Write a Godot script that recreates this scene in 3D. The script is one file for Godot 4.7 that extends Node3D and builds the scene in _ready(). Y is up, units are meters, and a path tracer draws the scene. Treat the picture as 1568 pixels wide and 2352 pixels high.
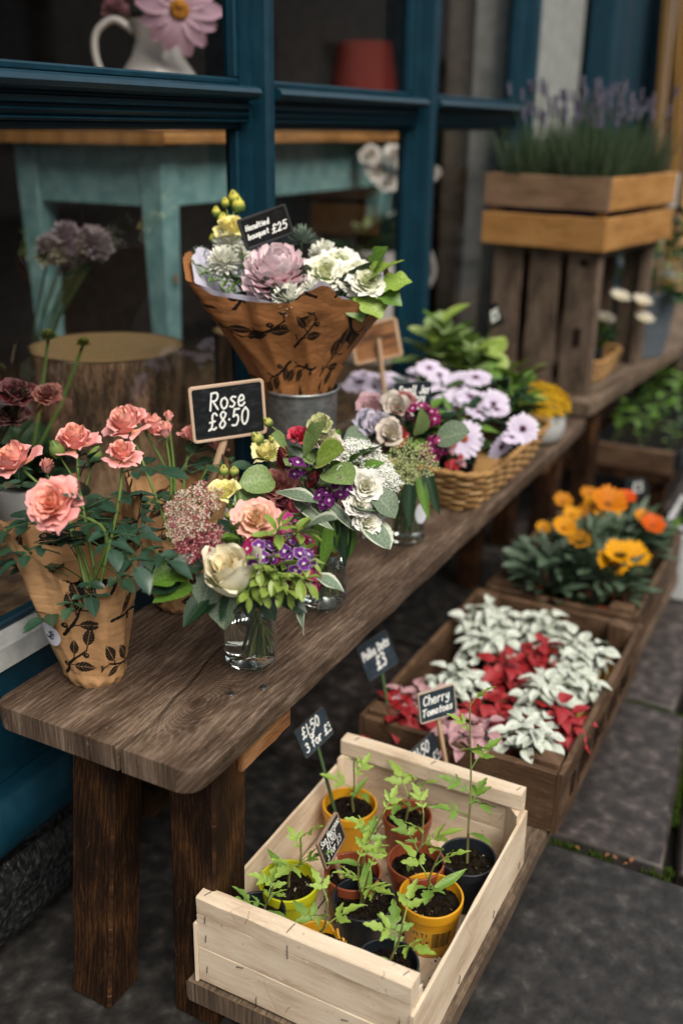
extends Node3D
# A flower shop's pavement display. x runs along the shopfront, z out to the street, y up; metres.
# Photo pixels below are those of the photograph scaled to 1568 x 2352; each is met with a plane of the thing it touches.

const EYE := Vector3(0, 1.225, 0)
const FOCAL := 2287.0
const CAM_RIGHT := Vector3(0.46517306, 0.01302353, 0.88512396)
const CAM_UP := Vector3(0.31505889, 0.9319832, -0.17929084)
const CAM_BACK := Vector3(-0.82725566, 0.36226744, 0.4294303)
const BENCH := 0.5
const SHELF := 0.1

var rng := RandomNumberGenerator.new()
var M := {}
var taken := {}

func _ready() -> void:
	set_camera_and_light()
	make_materials()
	build_ground()
	build_shopfront()
	build_shop_inside()
	build_street_opposite()
	build_benches()
	build_lower_crates()
	build_bench_flowers()
	build_far_things()

func set_camera_and_light() -> void:
	var cam := Camera3D.new()
	cam.name = "camera"
	cam.transform = Transform3D(Basis(CAM_RIGHT, CAM_UP, CAM_BACK).orthonormalized(), EYE)
	cam.fov = 54.43
	cam.near = 0.05
	cam.far = 200.0
	var at := CameraAttributesPhysical.new()
	at.frustum_focal_length = 23.335
	at.frustum_focus_distance = 1.40
	at.frustum_near = 0.05
	at.frustum_far = 200.0
	at.exposure_aperture = 1.15
	cam.attributes = at
	cam.fov = 54.43
	add_child(cam)
	cam.make_current()
	var env := Environment.new()
	env.background_mode = Environment.BG_SKY
	var sky := Sky.new()
	var sm := ProceduralSkyMaterial.new()
	sm.sky_top_color = Color(0.74, 0.75, 0.77)
	sm.sky_horizon_color = Color(0.62, 0.63, 0.65)
	sm.sky_curve = 0.25
	sm.ground_bottom_color = Color(0.12, 0.11, 0.10)
	sm.ground_horizon_color = Color(0.30, 0.29, 0.28)
	sm.sun_angle_max = 1.0
	sky.sky_material = sm
	env.sky = sky
	env.background_energy_multiplier = 0.68
	env.tonemap_mode = Environment.TONE_MAPPER_LINEAR
	env.tonemap_exposure = 3.25
	env.sdfgi_enabled = true
	env.ssao_enabled = true
	env.ssil_enabled = true
	var we := WorldEnvironment.new()
	we.name = "environment"
	we.environment = env
	add_child(we)
	var sun := DirectionalLight3D.new()
	sun.name = "sun"
	sun.light_energy = 0.5
	sun.light_color = Color(1.0, 0.965, 0.92)
	sun.light_angular_distance = 40.0
	sun.shadow_enabled = true
	sun.transform = Transform3D(Basis.looking_at(Vector3(0.45, -1.0, -0.75), Vector3.UP), Vector3(0, 5, 3))
	add_child(sun)

# ---------------------------------------------------------------- places from the photograph
func ray(px: float, py: float) -> Vector3:
	return (CAM_RIGHT * (px - 784.0) + CAM_UP * (1176.0 - py) - CAM_BACK * FOCAL).normalized()
func on_y(px: float, py: float, y: float) -> Vector3:
	var r := ray(px, py)
	return EYE + r * ((y - EYE.y) / r.y)
func on_x(px: float, py: float, x: float) -> Vector3:
	var r := ray(px, py)
	return EYE + r * ((x - EYE.x) / r.x)
func on_z(px: float, py: float, z: float) -> Vector3:
	var r := ray(px, py)
	return EYE + r * ((z - EYE.z) / r.z)
func deep(px: float, py: float, d: float) -> Vector3:
	var r := ray(px, py)
	return EYE + r * (d / -r.dot(CAM_BACK))
func depth_of(p: Vector3) -> float:
	return -(p - EYE).dot(CAM_BACK)
func rf(a: float, b: float) -> float:
	return rng.randf_range(a, b)

# ---------------------------------------------------------------- nodes
func numbered(called: String) -> String:
	var n: int = taken.get(called, 0)
	taken[called] = n + 1
	return called if n == 0 else "%s_%03d" % [called, n]
func tag(o: Node, label: String, category: String, group := "", kind := "") -> void:
	if label: o.set_meta("label", label)
	if category: o.set_meta("category", category)
	if group: o.set_meta("group", group)
	if kind: o.set_meta("kind", kind)
func thing(called: String, label: String, category: String, at := Vector3.ZERO, group := "", turn := 0.0) -> Node3D:
	var o := Node3D.new()
	o.name = numbered(called)
	add_child(o)
	o.position = at
	o.rotation.y = turn
	tag(o, label, category, group)
	return o
func part(parent: Node, called: String, mesh: Mesh, mat: Material, xf := Transform3D.IDENTITY) -> MeshInstance3D:
	var o := MeshInstance3D.new()
	o.name = called if parent != self else numbered(called)
	o.mesh = mesh
	o.material_override = mat
	o.transform = xf
	parent.add_child(o, true)
	return o
func knot(parent: Node, called: String, xf := Transform3D.IDENTITY) -> Node3D:
	var o := Node3D.new()
	o.name = called
	o.transform = xf
	parent.add_child(o, true)
	return o
func look(base: Vector3, dir: Vector3, up := Vector3.UP, s := 1.0) -> Transform3D:
	var z := dir.normalized()
	var x := up.cross(z)
	if x.length() < 0.01:
		x = Vector3.RIGHT.cross(z)
	x = x.normalized()
	var y := z.cross(x)
	return Transform3D(Basis(x * s, y * s, z * s), base)
func axis_up(base: Vector3, dir: Vector3, s := 1.0, spin := 0.0) -> Transform3D:
	var y := dir.normalized()
	var x := y.cross(Vector3(0.31, 0.05, 0.95)).normalized()
	var z := x.cross(y)
	var b := Basis(x, y, z) * Basis(Vector3.UP, spin)
	return Transform3D(b.scaled_local(Vector3.ONE * s), base)
func yaw(a: float, at := Vector3.ZERO) -> Transform3D:
	return Transform3D(Basis(Vector3.UP, a), at)
func move(at: Vector3) -> Transform3D:
	return Transform3D(Basis.IDENTITY, at)

# ---------------------------------------------------------------- meshes
class MB:
	var v := PackedVector3Array()
	var uv := PackedVector2Array()
	var c := PackedColorArray()
	var ix := PackedInt32Array()
	func p(a: Vector3, t := Vector2.ZERO, col := Color.WHITE) -> int:
		v.append(a)
		uv.append(t)
		c.append(col)
		return v.size() - 1
	func tri(a: int, b: int, d: int) -> void:
		ix.append(a)
		ix.append(b)
		ix.append(d)
	func quad(a: int, b: int, d: int, e: int) -> void:
		tri(a, b, d)
		tri(a, d, e)
	# a flat polygon facing away from mid
	func poly(pts: Array, mid: Vector3, uvs: Array, col := Color.WHITE) -> void:
		var a: Vector3 = pts[0]
		var n := (pts[2] - a as Vector3).cross(pts[1] - a as Vector3)
		var cen := Vector3.ZERO
		for q in pts: cen += q
		cen /= pts.size()
		var first := v.size()
		for i in pts.size(): p(pts[i], uvs[i], col)
		for i in range(1, pts.size() - 1):
			if n.dot(cen - mid) >= 0.0: tri(first, first + i, first + i + 1)
			else: tri(first, first + i + 1, first + i)
	func tube(path: PackedVector3Array, rad: PackedFloat32Array, sides := 6, col := Color.WHITE, cap := true, vrep := 1.0) -> void:
		var n := path.size()
		var tang := (path[1] - path[0]).normalized()
		var side := tang.cross(Vector3(0.21, 0.93, 0.3))
		if side.length() < 0.1: side = tang.cross(Vector3(1, 0, 0))
		side = side.normalized()
		var first := v.size()
		var run := 0.0
		for i in n:
			var t2 := (path[mini(i + 1, n - 1)] - path[maxi(i - 1, 0)]).normalized()
			side = (side - t2 * side.dot(t2)).normalized()
			var up := t2.cross(side)
			if i > 0: run += path[i].distance_to(path[i - 1])
			for j in sides + 1:
				var a := TAU * j / sides
				p(path[i] + (side * cos(a) + up * sin(a)) * rad[i], Vector2(run * vrep, float(j) / sides), col)
		for i in n - 1:
			for j in sides:
				var a := first + i * (sides + 1) + j
				quad(a, a + sides + 1, a + sides + 2, a + 1)
		if cap:
			for e in [0, n - 1]:
				var m := p(path[e], Vector2.ZERO, col)
				for j in sides:
					var a: int = first + e * (sides + 1) + j
					if e == 0: tri(m, a, a + 1)
					else: tri(m, a + 1, a)
	func lathe(prof: PackedVector2Array, seg := 24, col := Color.WHITE, at := Vector3.ZERO, ulen := 1.0, vlen := 1.0) -> void:
		var first := v.size()
		var run := 0.0
		for i in prof.size():
			if i > 0: run += prof[i].distance_to(prof[i - 1])
			for j in seg + 1:
				var a := TAU * j / seg
				p(at + Vector3(prof[i].x * cos(a), prof[i].y, prof[i].x * sin(a)), Vector2(float(j) / seg * ulen, run * vlen), col)
		for i in prof.size() - 1:
			for j in seg:
				var a := first + i * (seg + 1) + j
				quad(a, a + 1, a + seg + 2, a + seg + 1)
	# rows x cols of points; rows run v, cols run u
	func sheet(cols: int, rows: int, pts: PackedVector3Array, uvs: PackedVector2Array, cols_of: PackedColorArray = PackedColorArray()) -> void:
		var first := v.size()
		for i in pts.size():
			p(pts[i], uvs[i] if i < uvs.size() else Vector2.ZERO, cols_of[i] if i < cols_of.size() else Color.WHITE)
		for r in rows - 1:
			for k in cols - 1:
				var a := first + r * cols + k
				quad(a, a + 1, a + cols + 1, a + cols)
	# box with cut edges, grain along ax
	func box(size: Vector3, bevel: float, xf := Transform3D.IDENTITY, col := Color.WHITE, ax := 0, off := Vector2.ZERO) -> void:
		var h := size * 0.5
		var b := minf(bevel, minf(h.x, minf(h.y, h.z)) * 0.9)
		var mid := xf.origin
		var a1 := (ax + 1) % 3
		var a2 := (ax + 2) % 3
		for k in 3:
			var k1 := (k + 1) % 3
			var k2 := (k + 2) % 3
			for s in [-1.0, 1.0]:
				var q := []
				for w in [[-1, -1], [1, -1], [1, 1], [-1, 1]]:
					var x := Vector3.ZERO
					x[k] = s * h[k]
					x[k1] = w[0] * (h[k1] - b)
					x[k2] = w[1] * (h[k2] - b)
					q.append(x)
				_poly_box(q, mid, xf, col, ax, a1, a2, off)
				if b > 0.0:
					for s2 in [-1.0, 1.0]:
						var e := []
						for w in [-1.0, 1.0]:
							var x := Vector3.ZERO
							x[k] = s * h[k]
							x[k1] = s2 * (h[k1] - b)
							x[k2] = w * (h[k2] - b)
							e.append(x)
						for w in [1.0, -1.0]:
							var x := Vector3.ZERO
							x[k] = s * (h[k] - b)
							x[k1] = s2 * h[k1]
							x[k2] = w * (h[k2] - b)
							e.append(x)
						_poly_box(e, mid, xf, col, ax, a1, a2, off)
		if b > 0.0:
			for sx in [-1.0, 1.0]:
				for sy in [-1.0, 1.0]:
					for sz in [-1.0, 1.0]:
						_poly_box([Vector3(sx * h.x, sy * (h.y - b), sz * (h.z - b)), Vector3(sx * (h.x - b), sy * h.y, sz * (h.z - b)), Vector3(sx * (h.x - b), sy * (h.y - b), sz * h.z)], mid, xf, col, ax, a1, a2, off)
	func _poly_box(q: Array, mid: Vector3, xf: Transform3D, col: Color, ax: int, a1: int, a2: int, off: Vector2) -> void:
		var uvs := []
		var w := []
		for x in q:
			uvs.append(Vector2(x[ax], x[a1] + x[a2]) + off)
			w.append(xf * (x as Vector3))
		poly(w, mid, uvs, col)
	func add(o: MB, xf: Transform3D, tint := Color.WHITE) -> void:
		var first := v.size()
		for i in o.v.size():
			v.append(xf * o.v[i])
			uv.append(o.uv[i])
			c.append(o.c[i] * tint)
		for i in o.ix: ix.append(first + i)
	func mesh() -> ArrayMesh:
		var n := PackedVector3Array()
		n.resize(v.size())
		for i in range(0, ix.size(), 3):
			var a := ix[i]
			var b := ix[i + 1]
			var d := ix[i + 2]
			var f := (v[d] - v[a]).cross(v[b] - v[a])
			n[a] += f
			n[b] += f
			n[d] += f
		for i in n.size():
			n[i] = n[i].normalized() if n[i].length_squared() > 0.0 else Vector3.UP
		var arr := []
		arr.resize(Mesh.ARRAY_MAX)
		arr[Mesh.ARRAY_VERTEX] = v
		arr[Mesh.ARRAY_NORMAL] = n
		arr[Mesh.ARRAY_TEX_UV] = uv
		arr[Mesh.ARRAY_COLOR] = c
		arr[Mesh.ARRAY_INDEX] = ix
		var m := ArrayMesh.new()
		m.add_surface_from_arrays(Mesh.PRIMITIVE_TRIANGLES, arr)
		return m

func box_mesh(size: Vector3, bevel: float, ax := 0) -> ArrayMesh:
	var m := MB.new()
	m.box(size, bevel, Transform3D.IDENTITY, Color.WHITE, ax, Vector2(rf(0, 3), rf(0, 3)))
	return m.mesh()
# a sawn board along x: chamfered section, edges that wander a little
func plank_mesh(size: Vector3, bevel: float, rough: float, segs := 6) -> ArrayMesh:
	var m := MB.new()
	var h := size * 0.5
	var b := minf(bevel, minf(h.y, h.z) * 0.8)
	var sec := [Vector2(-h.y, -h.z + b), Vector2(-h.y, h.z - b), Vector2(-h.y + b, h.z), Vector2(h.y - b, h.z), Vector2(h.y, h.z - b), Vector2(h.y, -h.z + b), Vector2(h.y - b, -h.z), Vector2(-h.y + b, -h.z)]
	# the board is cut from one 0.6 m length of the grain where it fits
	var off := Vector2(h.x + rng.randf() * maxf(0.0, 0.6 - size.x), h.y + h.z + rng.randf() * maxf(0.0, 0.18 - size.y - size.z))
	var rings := []
	for i in segs + 1:
		var x := lerpf(-h.x, h.x, float(i) / segs)
		var ring := []
		var dy := rf(-rough, rough)
		var dz := rf(-rough, rough)
		for k in 8:
			var q: Vector2 = sec[k]
			ring.append(Vector3(x + (rf(-rough, rough) if i in [0, segs] else 0.0), q.x + dy * signf(q.x) + rf(-rough, rough) * 0.5, q.y + dz * signf(q.y) + rf(-rough, rough) * 0.5))
		rings.append(ring)
	for k in 8:
		var k2 := (k + 1) % 8
		var first := m.v.size()
		for i in segs + 1:
			for kk in [k, k2]:
				var q: Vector3 = rings[i][kk]
				m.p(q, Vector2(q.x, q.y + q.z) + off)
		for i in segs:
			var a := first + i * 2
			m.quad(a, a + 1, a + 3, a + 2)
	for e in [0, segs]:
		var pts: Array = rings[e]
		var uvs := []
		for q in pts: uvs.append(Vector2(q.y * 0.3, q.z) + off)
		m.poly(pts, Vector3.ZERO, uvs)
	return m.mesh()
func rod(path: Array, rads: Array, sides := 6) -> ArrayMesh:
	var m := MB.new()
	m.tube(PackedVector3Array(path), PackedFloat32Array(rads), sides)
	return m.mesh()
func smooth_path(pts: Array, per := 6) -> PackedVector3Array:
	var out := PackedVector3Array()
	for i in pts.size() - 1:
		var a: Vector3 = pts[maxi(i - 1, 0)]
		var b: Vector3 = pts[i]
		var d: Vector3 = pts[i + 1]
		var e: Vector3 = pts[mini(i + 2, pts.size() - 1)]
		for k in per:
			out.append(b.cubic_interpolate(d, a, e, float(k) / per))
	out.append(pts[-1])
	return out
func taper(n: int, a: float, b: float) -> PackedFloat32Array:
	var r := PackedFloat32Array()
	for i in n: r.append(lerpf(a, b, float(i) / (n - 1)))
	return r

# ---------------------------------------------------------------- textures and materials
func lin(r: float, g: float, b: float) -> Color:
	return Color(r, g, b).linear_to_srgb()
func mat(called: String, col: Color, rough := 0.7, spec := 0.5) -> StandardMaterial3D:
	var m := StandardMaterial3D.new()
	m.resource_name = called
	m.albedo_color = col
	m.roughness = rough
	m.metallic_specular = spec
	m.cull_mode = BaseMaterial3D.CULL_DISABLED
	M[called] = m
	return m
func noise(sd: int, freq: float, oct := 3) -> FastNoiseLite:
	var n := FastNoiseLite.new()
	n.noise_type = FastNoiseLite.TYPE_SIMPLEX_SMOOTH
	n.seed = sd
	n.frequency = freq
	n.fractal_octaves = oct
	return n
func ntex(sd: int, freq: float, ramp: Array, size := 256, oct := 4, cell := false) -> NoiseTexture2D:
	var t := NoiseTexture2D.new()
	t.width = size
	t.height = size
	t.seamless = true
	t.noise = noise(sd, freq, oct)
	if cell: t.noise.noise_type = FastNoiseLite.TYPE_CELLULAR
	if ramp:
		var g := Gradient.new()
		g.offsets = PackedFloat32Array(ramp.map(func(r): return r[0]))
		g.colors = PackedColorArray(ramp.map(func(r): return r[1]))
		t.color_ramp = g
	return t
func mix3(a: Color, b: Color, d: Color, t: float) -> Color:
	return a.lerp(b, t * 2.0) if t < 0.5 else b.lerp(d, t * 2.0 - 1.0)
# long-grained wood; knots are [u, v, size, strength] in metres on a board of len_m by wid_m
func wood_image(w: int, h: int, sd: int, dark: Color, mid: Color, light: Color, knots: Array, len_m: float, wid_m: float, rings := 160.0, sharp := 0.5, blotch := 0.5) -> Image:
	var im := Image.create(w, h, false, Image.FORMAT_RGB8)
	var warp := noise(sd, 1.0, 2)
	var fine := noise(sd + 1, 1.0, 2)
	var broad := noise(sd + 2, 1.0, 3)
	var data := PackedByteArray()
	data.resize(w * h * 3)
	var at := 0
	for y in h:
		var v := (y + 0.5) / h * wid_m
		for x in w:
			var u := (x + 0.5) / w * len_m
			var phi := v * rings + warp.get_noise_2d(u * 1.6, v * 9.0) * 9.0 + warp.get_noise_2d(u * 5.0 + 40.0, v * 45.0) * 2.5
			var core := 0.0
			for k in knots:
				var du: float = (u - k[0]) / (k[2] * 2.0)
				var dv: float = (v - k[1]) / k[2]
				var r2 := du * du + dv * dv
				if r2 < 12.0:
					var e := exp(-r2 * 0.8)
					phi += k[3] * e
					core = maxf(core, exp(-r2 * 18.0))
			var ring := 0.5 + 0.5 * sin(phi)
			ring = lerpf(ring, ring * ring * ring, 0.6)
			var f := 0.5 + 0.5 * fine.get_noise_2d(u * 20.0, v * 420.0)
			var f2 := 0.5 + 0.5 * fine.get_noise_2d(u * 60.0 + 90.0, v * 900.0)
			var b := 0.5 + 0.5 * broad.get_noise_2d(u * 5.0, v * 14.0)
			var t := clampf(0.5 + (ring - 0.4) * sharp * 0.28 + (f - 0.5) * sharp * 0.95 + (f2 - 0.5) * sharp * 0.65 + (b - 0.5) * blotch * 1.4, 0.0, 1.0)
			t *= 1.0 - core * 0.8
			var col := mix3(dark, mid, light, t)
			data[at] = int(col.r * 255.0)
			data[at + 1] = int(col.g * 255.0)
			data[at + 2] = int(col.b * 255.0)
			at += 3
	return Image.create_from_data(w, h, false, Image.FORMAT_RGB8, data)
# knocks, scratches and specks of old paint
func scuff(im: Image, sd: int, scratches: int, specks: int, pale: Color, dark: Color) -> Image:
	rng.seed = sd
	var w := im.get_width()
	var h := im.get_height()
	for k in scratches:
		var p := Vector2(rf(0, w), rf(0, h))
		var a := rf(-0.5, 0.5) if k % 3 else rf(0, PI)
		var d := Vector2(cos(a), sin(a)) * rf(8, 46)
		var col := pale if k % 3 else dark
		col.a = rf(0.06, 0.30)
		stroke(im, [p, p + d * 0.5 + Vector2(rf(-2, 2), rf(-2, 2)), p + d], rf(0.4, 1.0), col)
	for k in specks:
		var col := pale if k % 2 else dark
		col.a = rf(0.2, 0.8)
		dot_at(im, rf(0, w), rf(0, h), rf(0.3, 1.6), col)
	return im
func wood(called: String, im: Image, len_m: float, wid_m: float, rough: float, bump: float, spec := 0.4) -> StandardMaterial3D:
	var m := mat(called, Color.WHITE, rough, spec)
	var t := ImageTexture.create_from_image(im)
	m.albedo_texture = t
	m.uv1_scale = Vector3(1.0 / len_m, 1.0 / wid_m, 1)
	if bump > 0.0:
		m.heightmap_enabled = true
		m.heightmap_texture = t
		m.heightmap_scale = bump
	return m
func dot_at(im: Image, x: float, y: float, r: float, col: Color) -> void:
	var w := im.get_width()
	var h := im.get_height()
	for j in range(int(floor(y - r - 1)), int(ceil(y + r + 1)) + 1):
		for i in range(int(floor(x - r - 1)), int(ceil(x + r + 1)) + 1):
			if i < 0 or j < 0 or i >= w or j >= h: continue
			var a := clampf(r + 0.5 - Vector2(i - x, j - y).length(), 0.0, 1.0) * col.a
			if a > 0.0: im.set_pixel(i, j, im.get_pixel(i, j).lerp(Color(col.r, col.g, col.b), a))
func stroke(im: Image, pts: Array, r: float, col: Color, wob := 0.0) -> void:
	for i in pts.size() - 1:
		var a: Vector2 = pts[maxi(i - 1, 0)]
		var b: Vector2 = pts[i]
		var d: Vector2 = pts[i + 1]
		var e: Vector2 = pts[mini(i + 2, pts.size() - 1)]
		var n := maxi(2, int(b.distance_to(d) / (r * 0.45)))
		for k in n + 1:
			var q := b.cubic_interpolate(d, a, e, float(k) / n)
			dot_at(im, q.x, q.y, r * (1.0 + rf(-wob, wob)), col)
const GLYPHS := {
	"R": [[0, 0, 0.2, 8], [0, 8, 3, 8, 3.6, 6.2, 2.8, 4.4, 0.3, 4.2], [1.2, 4.2, 4.2, 0]],
	"o": [[2, 5, 0.4, 4.2, 0.2, 2, 1.6, 0, 3.2, 0.8, 3.4, 3.2, 2, 5]],
	"s": [[3, 4.6, 1.4, 5, 0.6, 3.9, 1.8, 2.7, 2.8, 1.5, 1.8, 0.1, 0.2, 0.5]],
	"e": [[0.4, 2.5, 3, 3, 2.6, 4.8, 1.2, 4.9, 0.3, 2.6, 1, 0.3, 2.6, 0.2, 3.6, 1.2]],
	"£": [[4, 6.6, 3, 8, 1.8, 7, 1.9, 3.5, 1.4, 0.8, 0.2, 0.1], [0.2, 0.1, 1.6, 0.9, 3, 0.1, 4, 0.7], [0.5, 3.8, 3.2, 4]],
	"8": [[3.4, 6.8, 2, 8, 0.7, 6.6, 1.8, 4.4, 3.4, 2.2, 2, 0, 0.5, 1.6, 1.8, 4, 3.2, 5.4, 3.4, 6.8]],
	".": [[0.7, 3.5, 1, 3.8]],
	"5": [[3.6, 8, 1, 8], [1, 8, 0.7, 4.8], [0.7, 4.8, 2.4, 5.2, 3.5, 3, 2.4, 0.4, 0.3, 0.6]],
	"0": [[2, 8, 0.5, 6, 0.5, 2, 2, 0, 3.5, 2, 3.5, 6, 2, 8]],
	"1": [[1.2, 8, 1, 0]],
	"3": [[0.4, 7.4, 2, 8, 3.2, 6.4, 1.6, 4.4], [1.6, 4.4, 3.5, 3, 2.6, 0.4, 0.3, 0.6]],
	"2": [[0.4, 6.4, 1.8, 8, 3.2, 6.4, 2, 3, 0.3, 0.2], [0.3, 0.2, 3.6, 0.3]],
	"H": [[0.4, 8, 0.2, 0], [3.4, 8, 3.2, 0], [0.3, 4, 3.3, 4.2]],
	"a": [[3, 4.6, 1.4, 5, 0.3, 2.6, 1.2, 0.1, 2.8, 1.6, 3, 4.8], [3, 4.8, 3, 0.8, 3.8, 0.2]],
	"n": [[0.3, 5, 0.4, 0], [0.4, 2.8, 1.6, 5, 2.8, 4, 2.9, 0]],
	"d": [[3, 4.4, 1.4, 5, 0.3, 2.4, 1.3, 0.1, 2.9, 1.6], [3.2, 8.4, 3, 0]],
	"t": [[1.6, 7.4, 1.5, 1, 2.8, 0.2], [0.2, 5, 3, 5.2]],
	"i": [[0.8, 5, 0.9, 0.2], [0.9, 6.8, 1, 7]],
	"b": [[0.4, 8.4, 0.4, 0.2], [0.4, 2.6, 1.6, 5, 3.2, 3.4, 2.4, 0.3, 0.5, 0.5]],
	"u": [[0.3, 5, 0.4, 1.2, 1.6, 0.1, 2.8, 1.6, 3, 5], [3, 5, 3.1, 0]],
	"q": [[2.9, 4.6, 1.4, 5, 0.3, 2.4, 1.3, 0.2, 2.9, 1.8], [3, 5, 3, -3]],
	"r": [[0.3, 5, 0.4, 0], [0.4, 2.6, 1.4, 4.8, 2.8, 4.6]],
	"f": [[3, 7.8, 1.8, 8.2, 1.3, 6, 1.3, 0], [0.1, 4.6, 2.8, 4.8]],
	"C": [[3.8, 6.8, 2.4, 8, 0.5, 5.4, 0.7, 1.6, 2.4, 0, 4, 1.2]],
	"h": [[0.4, 8.4, 0.4, 0], [0.4, 2.8, 1.6, 5, 2.9, 4, 2.9, 0]],
	"y": [[0.3, 5, 0.6, 2, 2, 1.4, 3, 5], [3.1, 5, 2.8, -1, 1.4, -3, 0.2, -2]],
	"T": [[-0.2, 7.6, 4.4, 8.2], [2, 8, 1.8, 0]],
	"m": [[0.3, 5, 0.4, 0], [0.4, 3, 1.4, 5, 2.2, 4, 2.2, 0], [2.2, 3, 3.4, 5, 4.3, 4, 4.3, 0]],
	"S": [[3.6, 7, 2, 8, 0.6, 6.4, 2, 4.4, 3.4, 2.4, 2, 0, 0.2, 1]],
	"M": [[0.2, 0, 0.6, 8], [0.6, 8, 2.4, 2], [2.4, 2, 4.4, 8], [4.4, 8, 4.6, 0]],
	"z": [[0.3, 4.8, 2.8, 4.8], [2.8, 4.8, 0.2, 0.2], [0.2, 0.2, 3, 0.2]],
	"P": [[0.5, 0, 0.5, 8], [0.5, 8, 3.2, 7.6, 3.2, 4.8, 0.6, 4]],
	"l": [[0.6, 8.4, 0.6, 1, 1.4, 0.2]],
	"k": [[0.4, 8.4, 0.4, 0], [3, 5, 0.5, 2.4], [1.2, 3, 3.2, 0]],
	"D": [[0.5, 0, 0.4, 8], [0.4, 8, 3.4, 6.6, 3.6, 2, 0.5, 0]],
	"J": [[3, 8, 3, 1.6, 1.6, 0, 0.2, 1.4]],
	"p": [[0.4, 5, 0.4, -3], [0.4, 3, 1.6, 5, 3.2, 3.4, 2.2, 0.2, 0.5, 0.8]],
	"/": [[0.2, -0.6, 2.6, 8.6]],
}
# lines are [words, x, baseline, unit, pen, slant of the line]
func chalk(w: int, h: int, lines: Array, sd: int, ground := Color(0.12, 0.135, 0.15)) -> ImageTexture:
	rng.seed = sd
	var im := Image.create(w, h, false, Image.FORMAT_RGB8)
	var n := noise(sd, 0.012, 4)
	for y in h:
		for x in w:
			var t := maxf(0.0, n.get_noise_2d(x, y * 2.0)) * 0.13
			im.set_pixel(x, y, Color(ground.r + t, ground.g + t, ground.b + t * 1.1))
	for l in lines:
		var x: float = l[1]
		var y: float = l[2]
		var u: float = l[3]
		for ch in (l[0] as String):
			if ch == " ":
				x += u * 3.0
				continue
			var widest := 1.0
			for g in GLYPHS[ch]:
				var pts := []
				for k in range(0, g.size(), 2):
					widest = maxf(widest, g[k])
					pts.append(Vector2(x + g[k] * u + g[k + 1] * u * 0.14, y - g[k + 1] * u + (x - l[1] + g[k] * u) * l[5]) + Vector2(rf(-0.12, 0.12), rf(-0.12, 0.12)) * u)
				stroke(im, pts, l[4], Color(0.90, 0.91, 0.90, 0.9), 0.12)
			x += (widest + 1.3) * u
	return ImageTexture.create_from_image(im)
# brown paper with fine ribs, printed black with twigs, leaves and rose hips
func kraft_image(w: int, h: int, sd: int, printed: bool, base: Color) -> Image:
	rng.seed = sd
	var im := Image.create(w, h, false, Image.FORMAT_RGB8)
	var n := noise(sd, 0.01, 4)
	for y in h:
		for x in w:
			var t := 1.0 + n.get_noise_2d(x, y) * 0.05 + (0.02 if (x % 4) < 2 else -0.02) + rf(-0.02, 0.02)
			im.set_pixel(x, y, Color(base.r * t, base.g * t, base.b * t))
	if not printed: return im
	var ink := Color(0.055, 0.04, 0.035, 0.96)
	for k in 18:
		var x0 := (k % 6 + 0.5 + rf(-0.25, 0.25)) * w / 6.0
		var y0 := (k / 6 + 0.5 + rf(-0.22, 0.22)) * h / 3.0
		var a := rf(0, TAU)
		var pos := Vector2(x0, y0) - Vector2(cos(a), sin(a)) * 55.0
		var twig := [pos]
		for s in 5:
			a += rf(-0.35, 0.35)
			pos += Vector2(cos(a), sin(a)) * rf(24, 36)
			twig.append(pos)
		for s in range(twig.size() - 1):
			stroke(im, [twig[s], twig[s + 1]], lerpf(5.2, 2.4, s / 5.0), ink, 0.3)
		for s in range(1, twig.size()):
			var side := 1.0 if s % 2 == 0 else -1.0
			var la := a + side * rf(0.6, 1.1)
			var kind := rng.randi() % 4
			var b: Vector2 = twig[s]
			var tip := b + Vector2(cos(la), sin(la)) * 20.0
			stroke(im, [b, tip], 2.0, ink, 0.2)
			if kind <= 1 or s == 5: print_leaf(im, tip, la, rf(58, 88), ink)
			elif kind == 2:
				dot_at(im, tip.x, tip.y, 11, ink)
				dot_at(im, tip.x + 2, tip.y - 2, 4, base)
				dot_at(im, tip.x + 2, tip.y - 2, 2, ink)
			else: stroke(im, [tip, tip + Vector2(cos(la), sin(la)) * 16.0], 2.6, ink, 0.3)
	return im
func print_leaf(im: Image, at: Vector2, a: float, l: float, ink: Color) -> void:
	var d := Vector2(cos(a), sin(a))
	var nrm := Vector2(-d.y, d.x)
	for j in range(-int(l), int(l)):
		for i in range(-int(l), int(l)):
			var q := Vector2(i, j)
			var x := q.dot(d) / l
			var yy := q.dot(nrm) / l
			if x < 0.0 or x > 1.0: continue
			var half := 0.24 * sin(PI * pow(x, 0.8)) + 0.01 * sin(x * 40.0)
			if absf(yy) > half: continue
			if absf(yy) < 0.012 or fposmod(x * 7.0 - absf(yy) * 5.0, 1.0) < 0.10 and absf(yy) < half * 0.8: continue
			var px := int(at.x) + i
			var py := int(at.y) + j
			if px >= 0 and py >= 0 and px < im.get_width() and py < im.get_height(): im.set_pixel(px, py, Color(ink.r, ink.g, ink.b))
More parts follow.
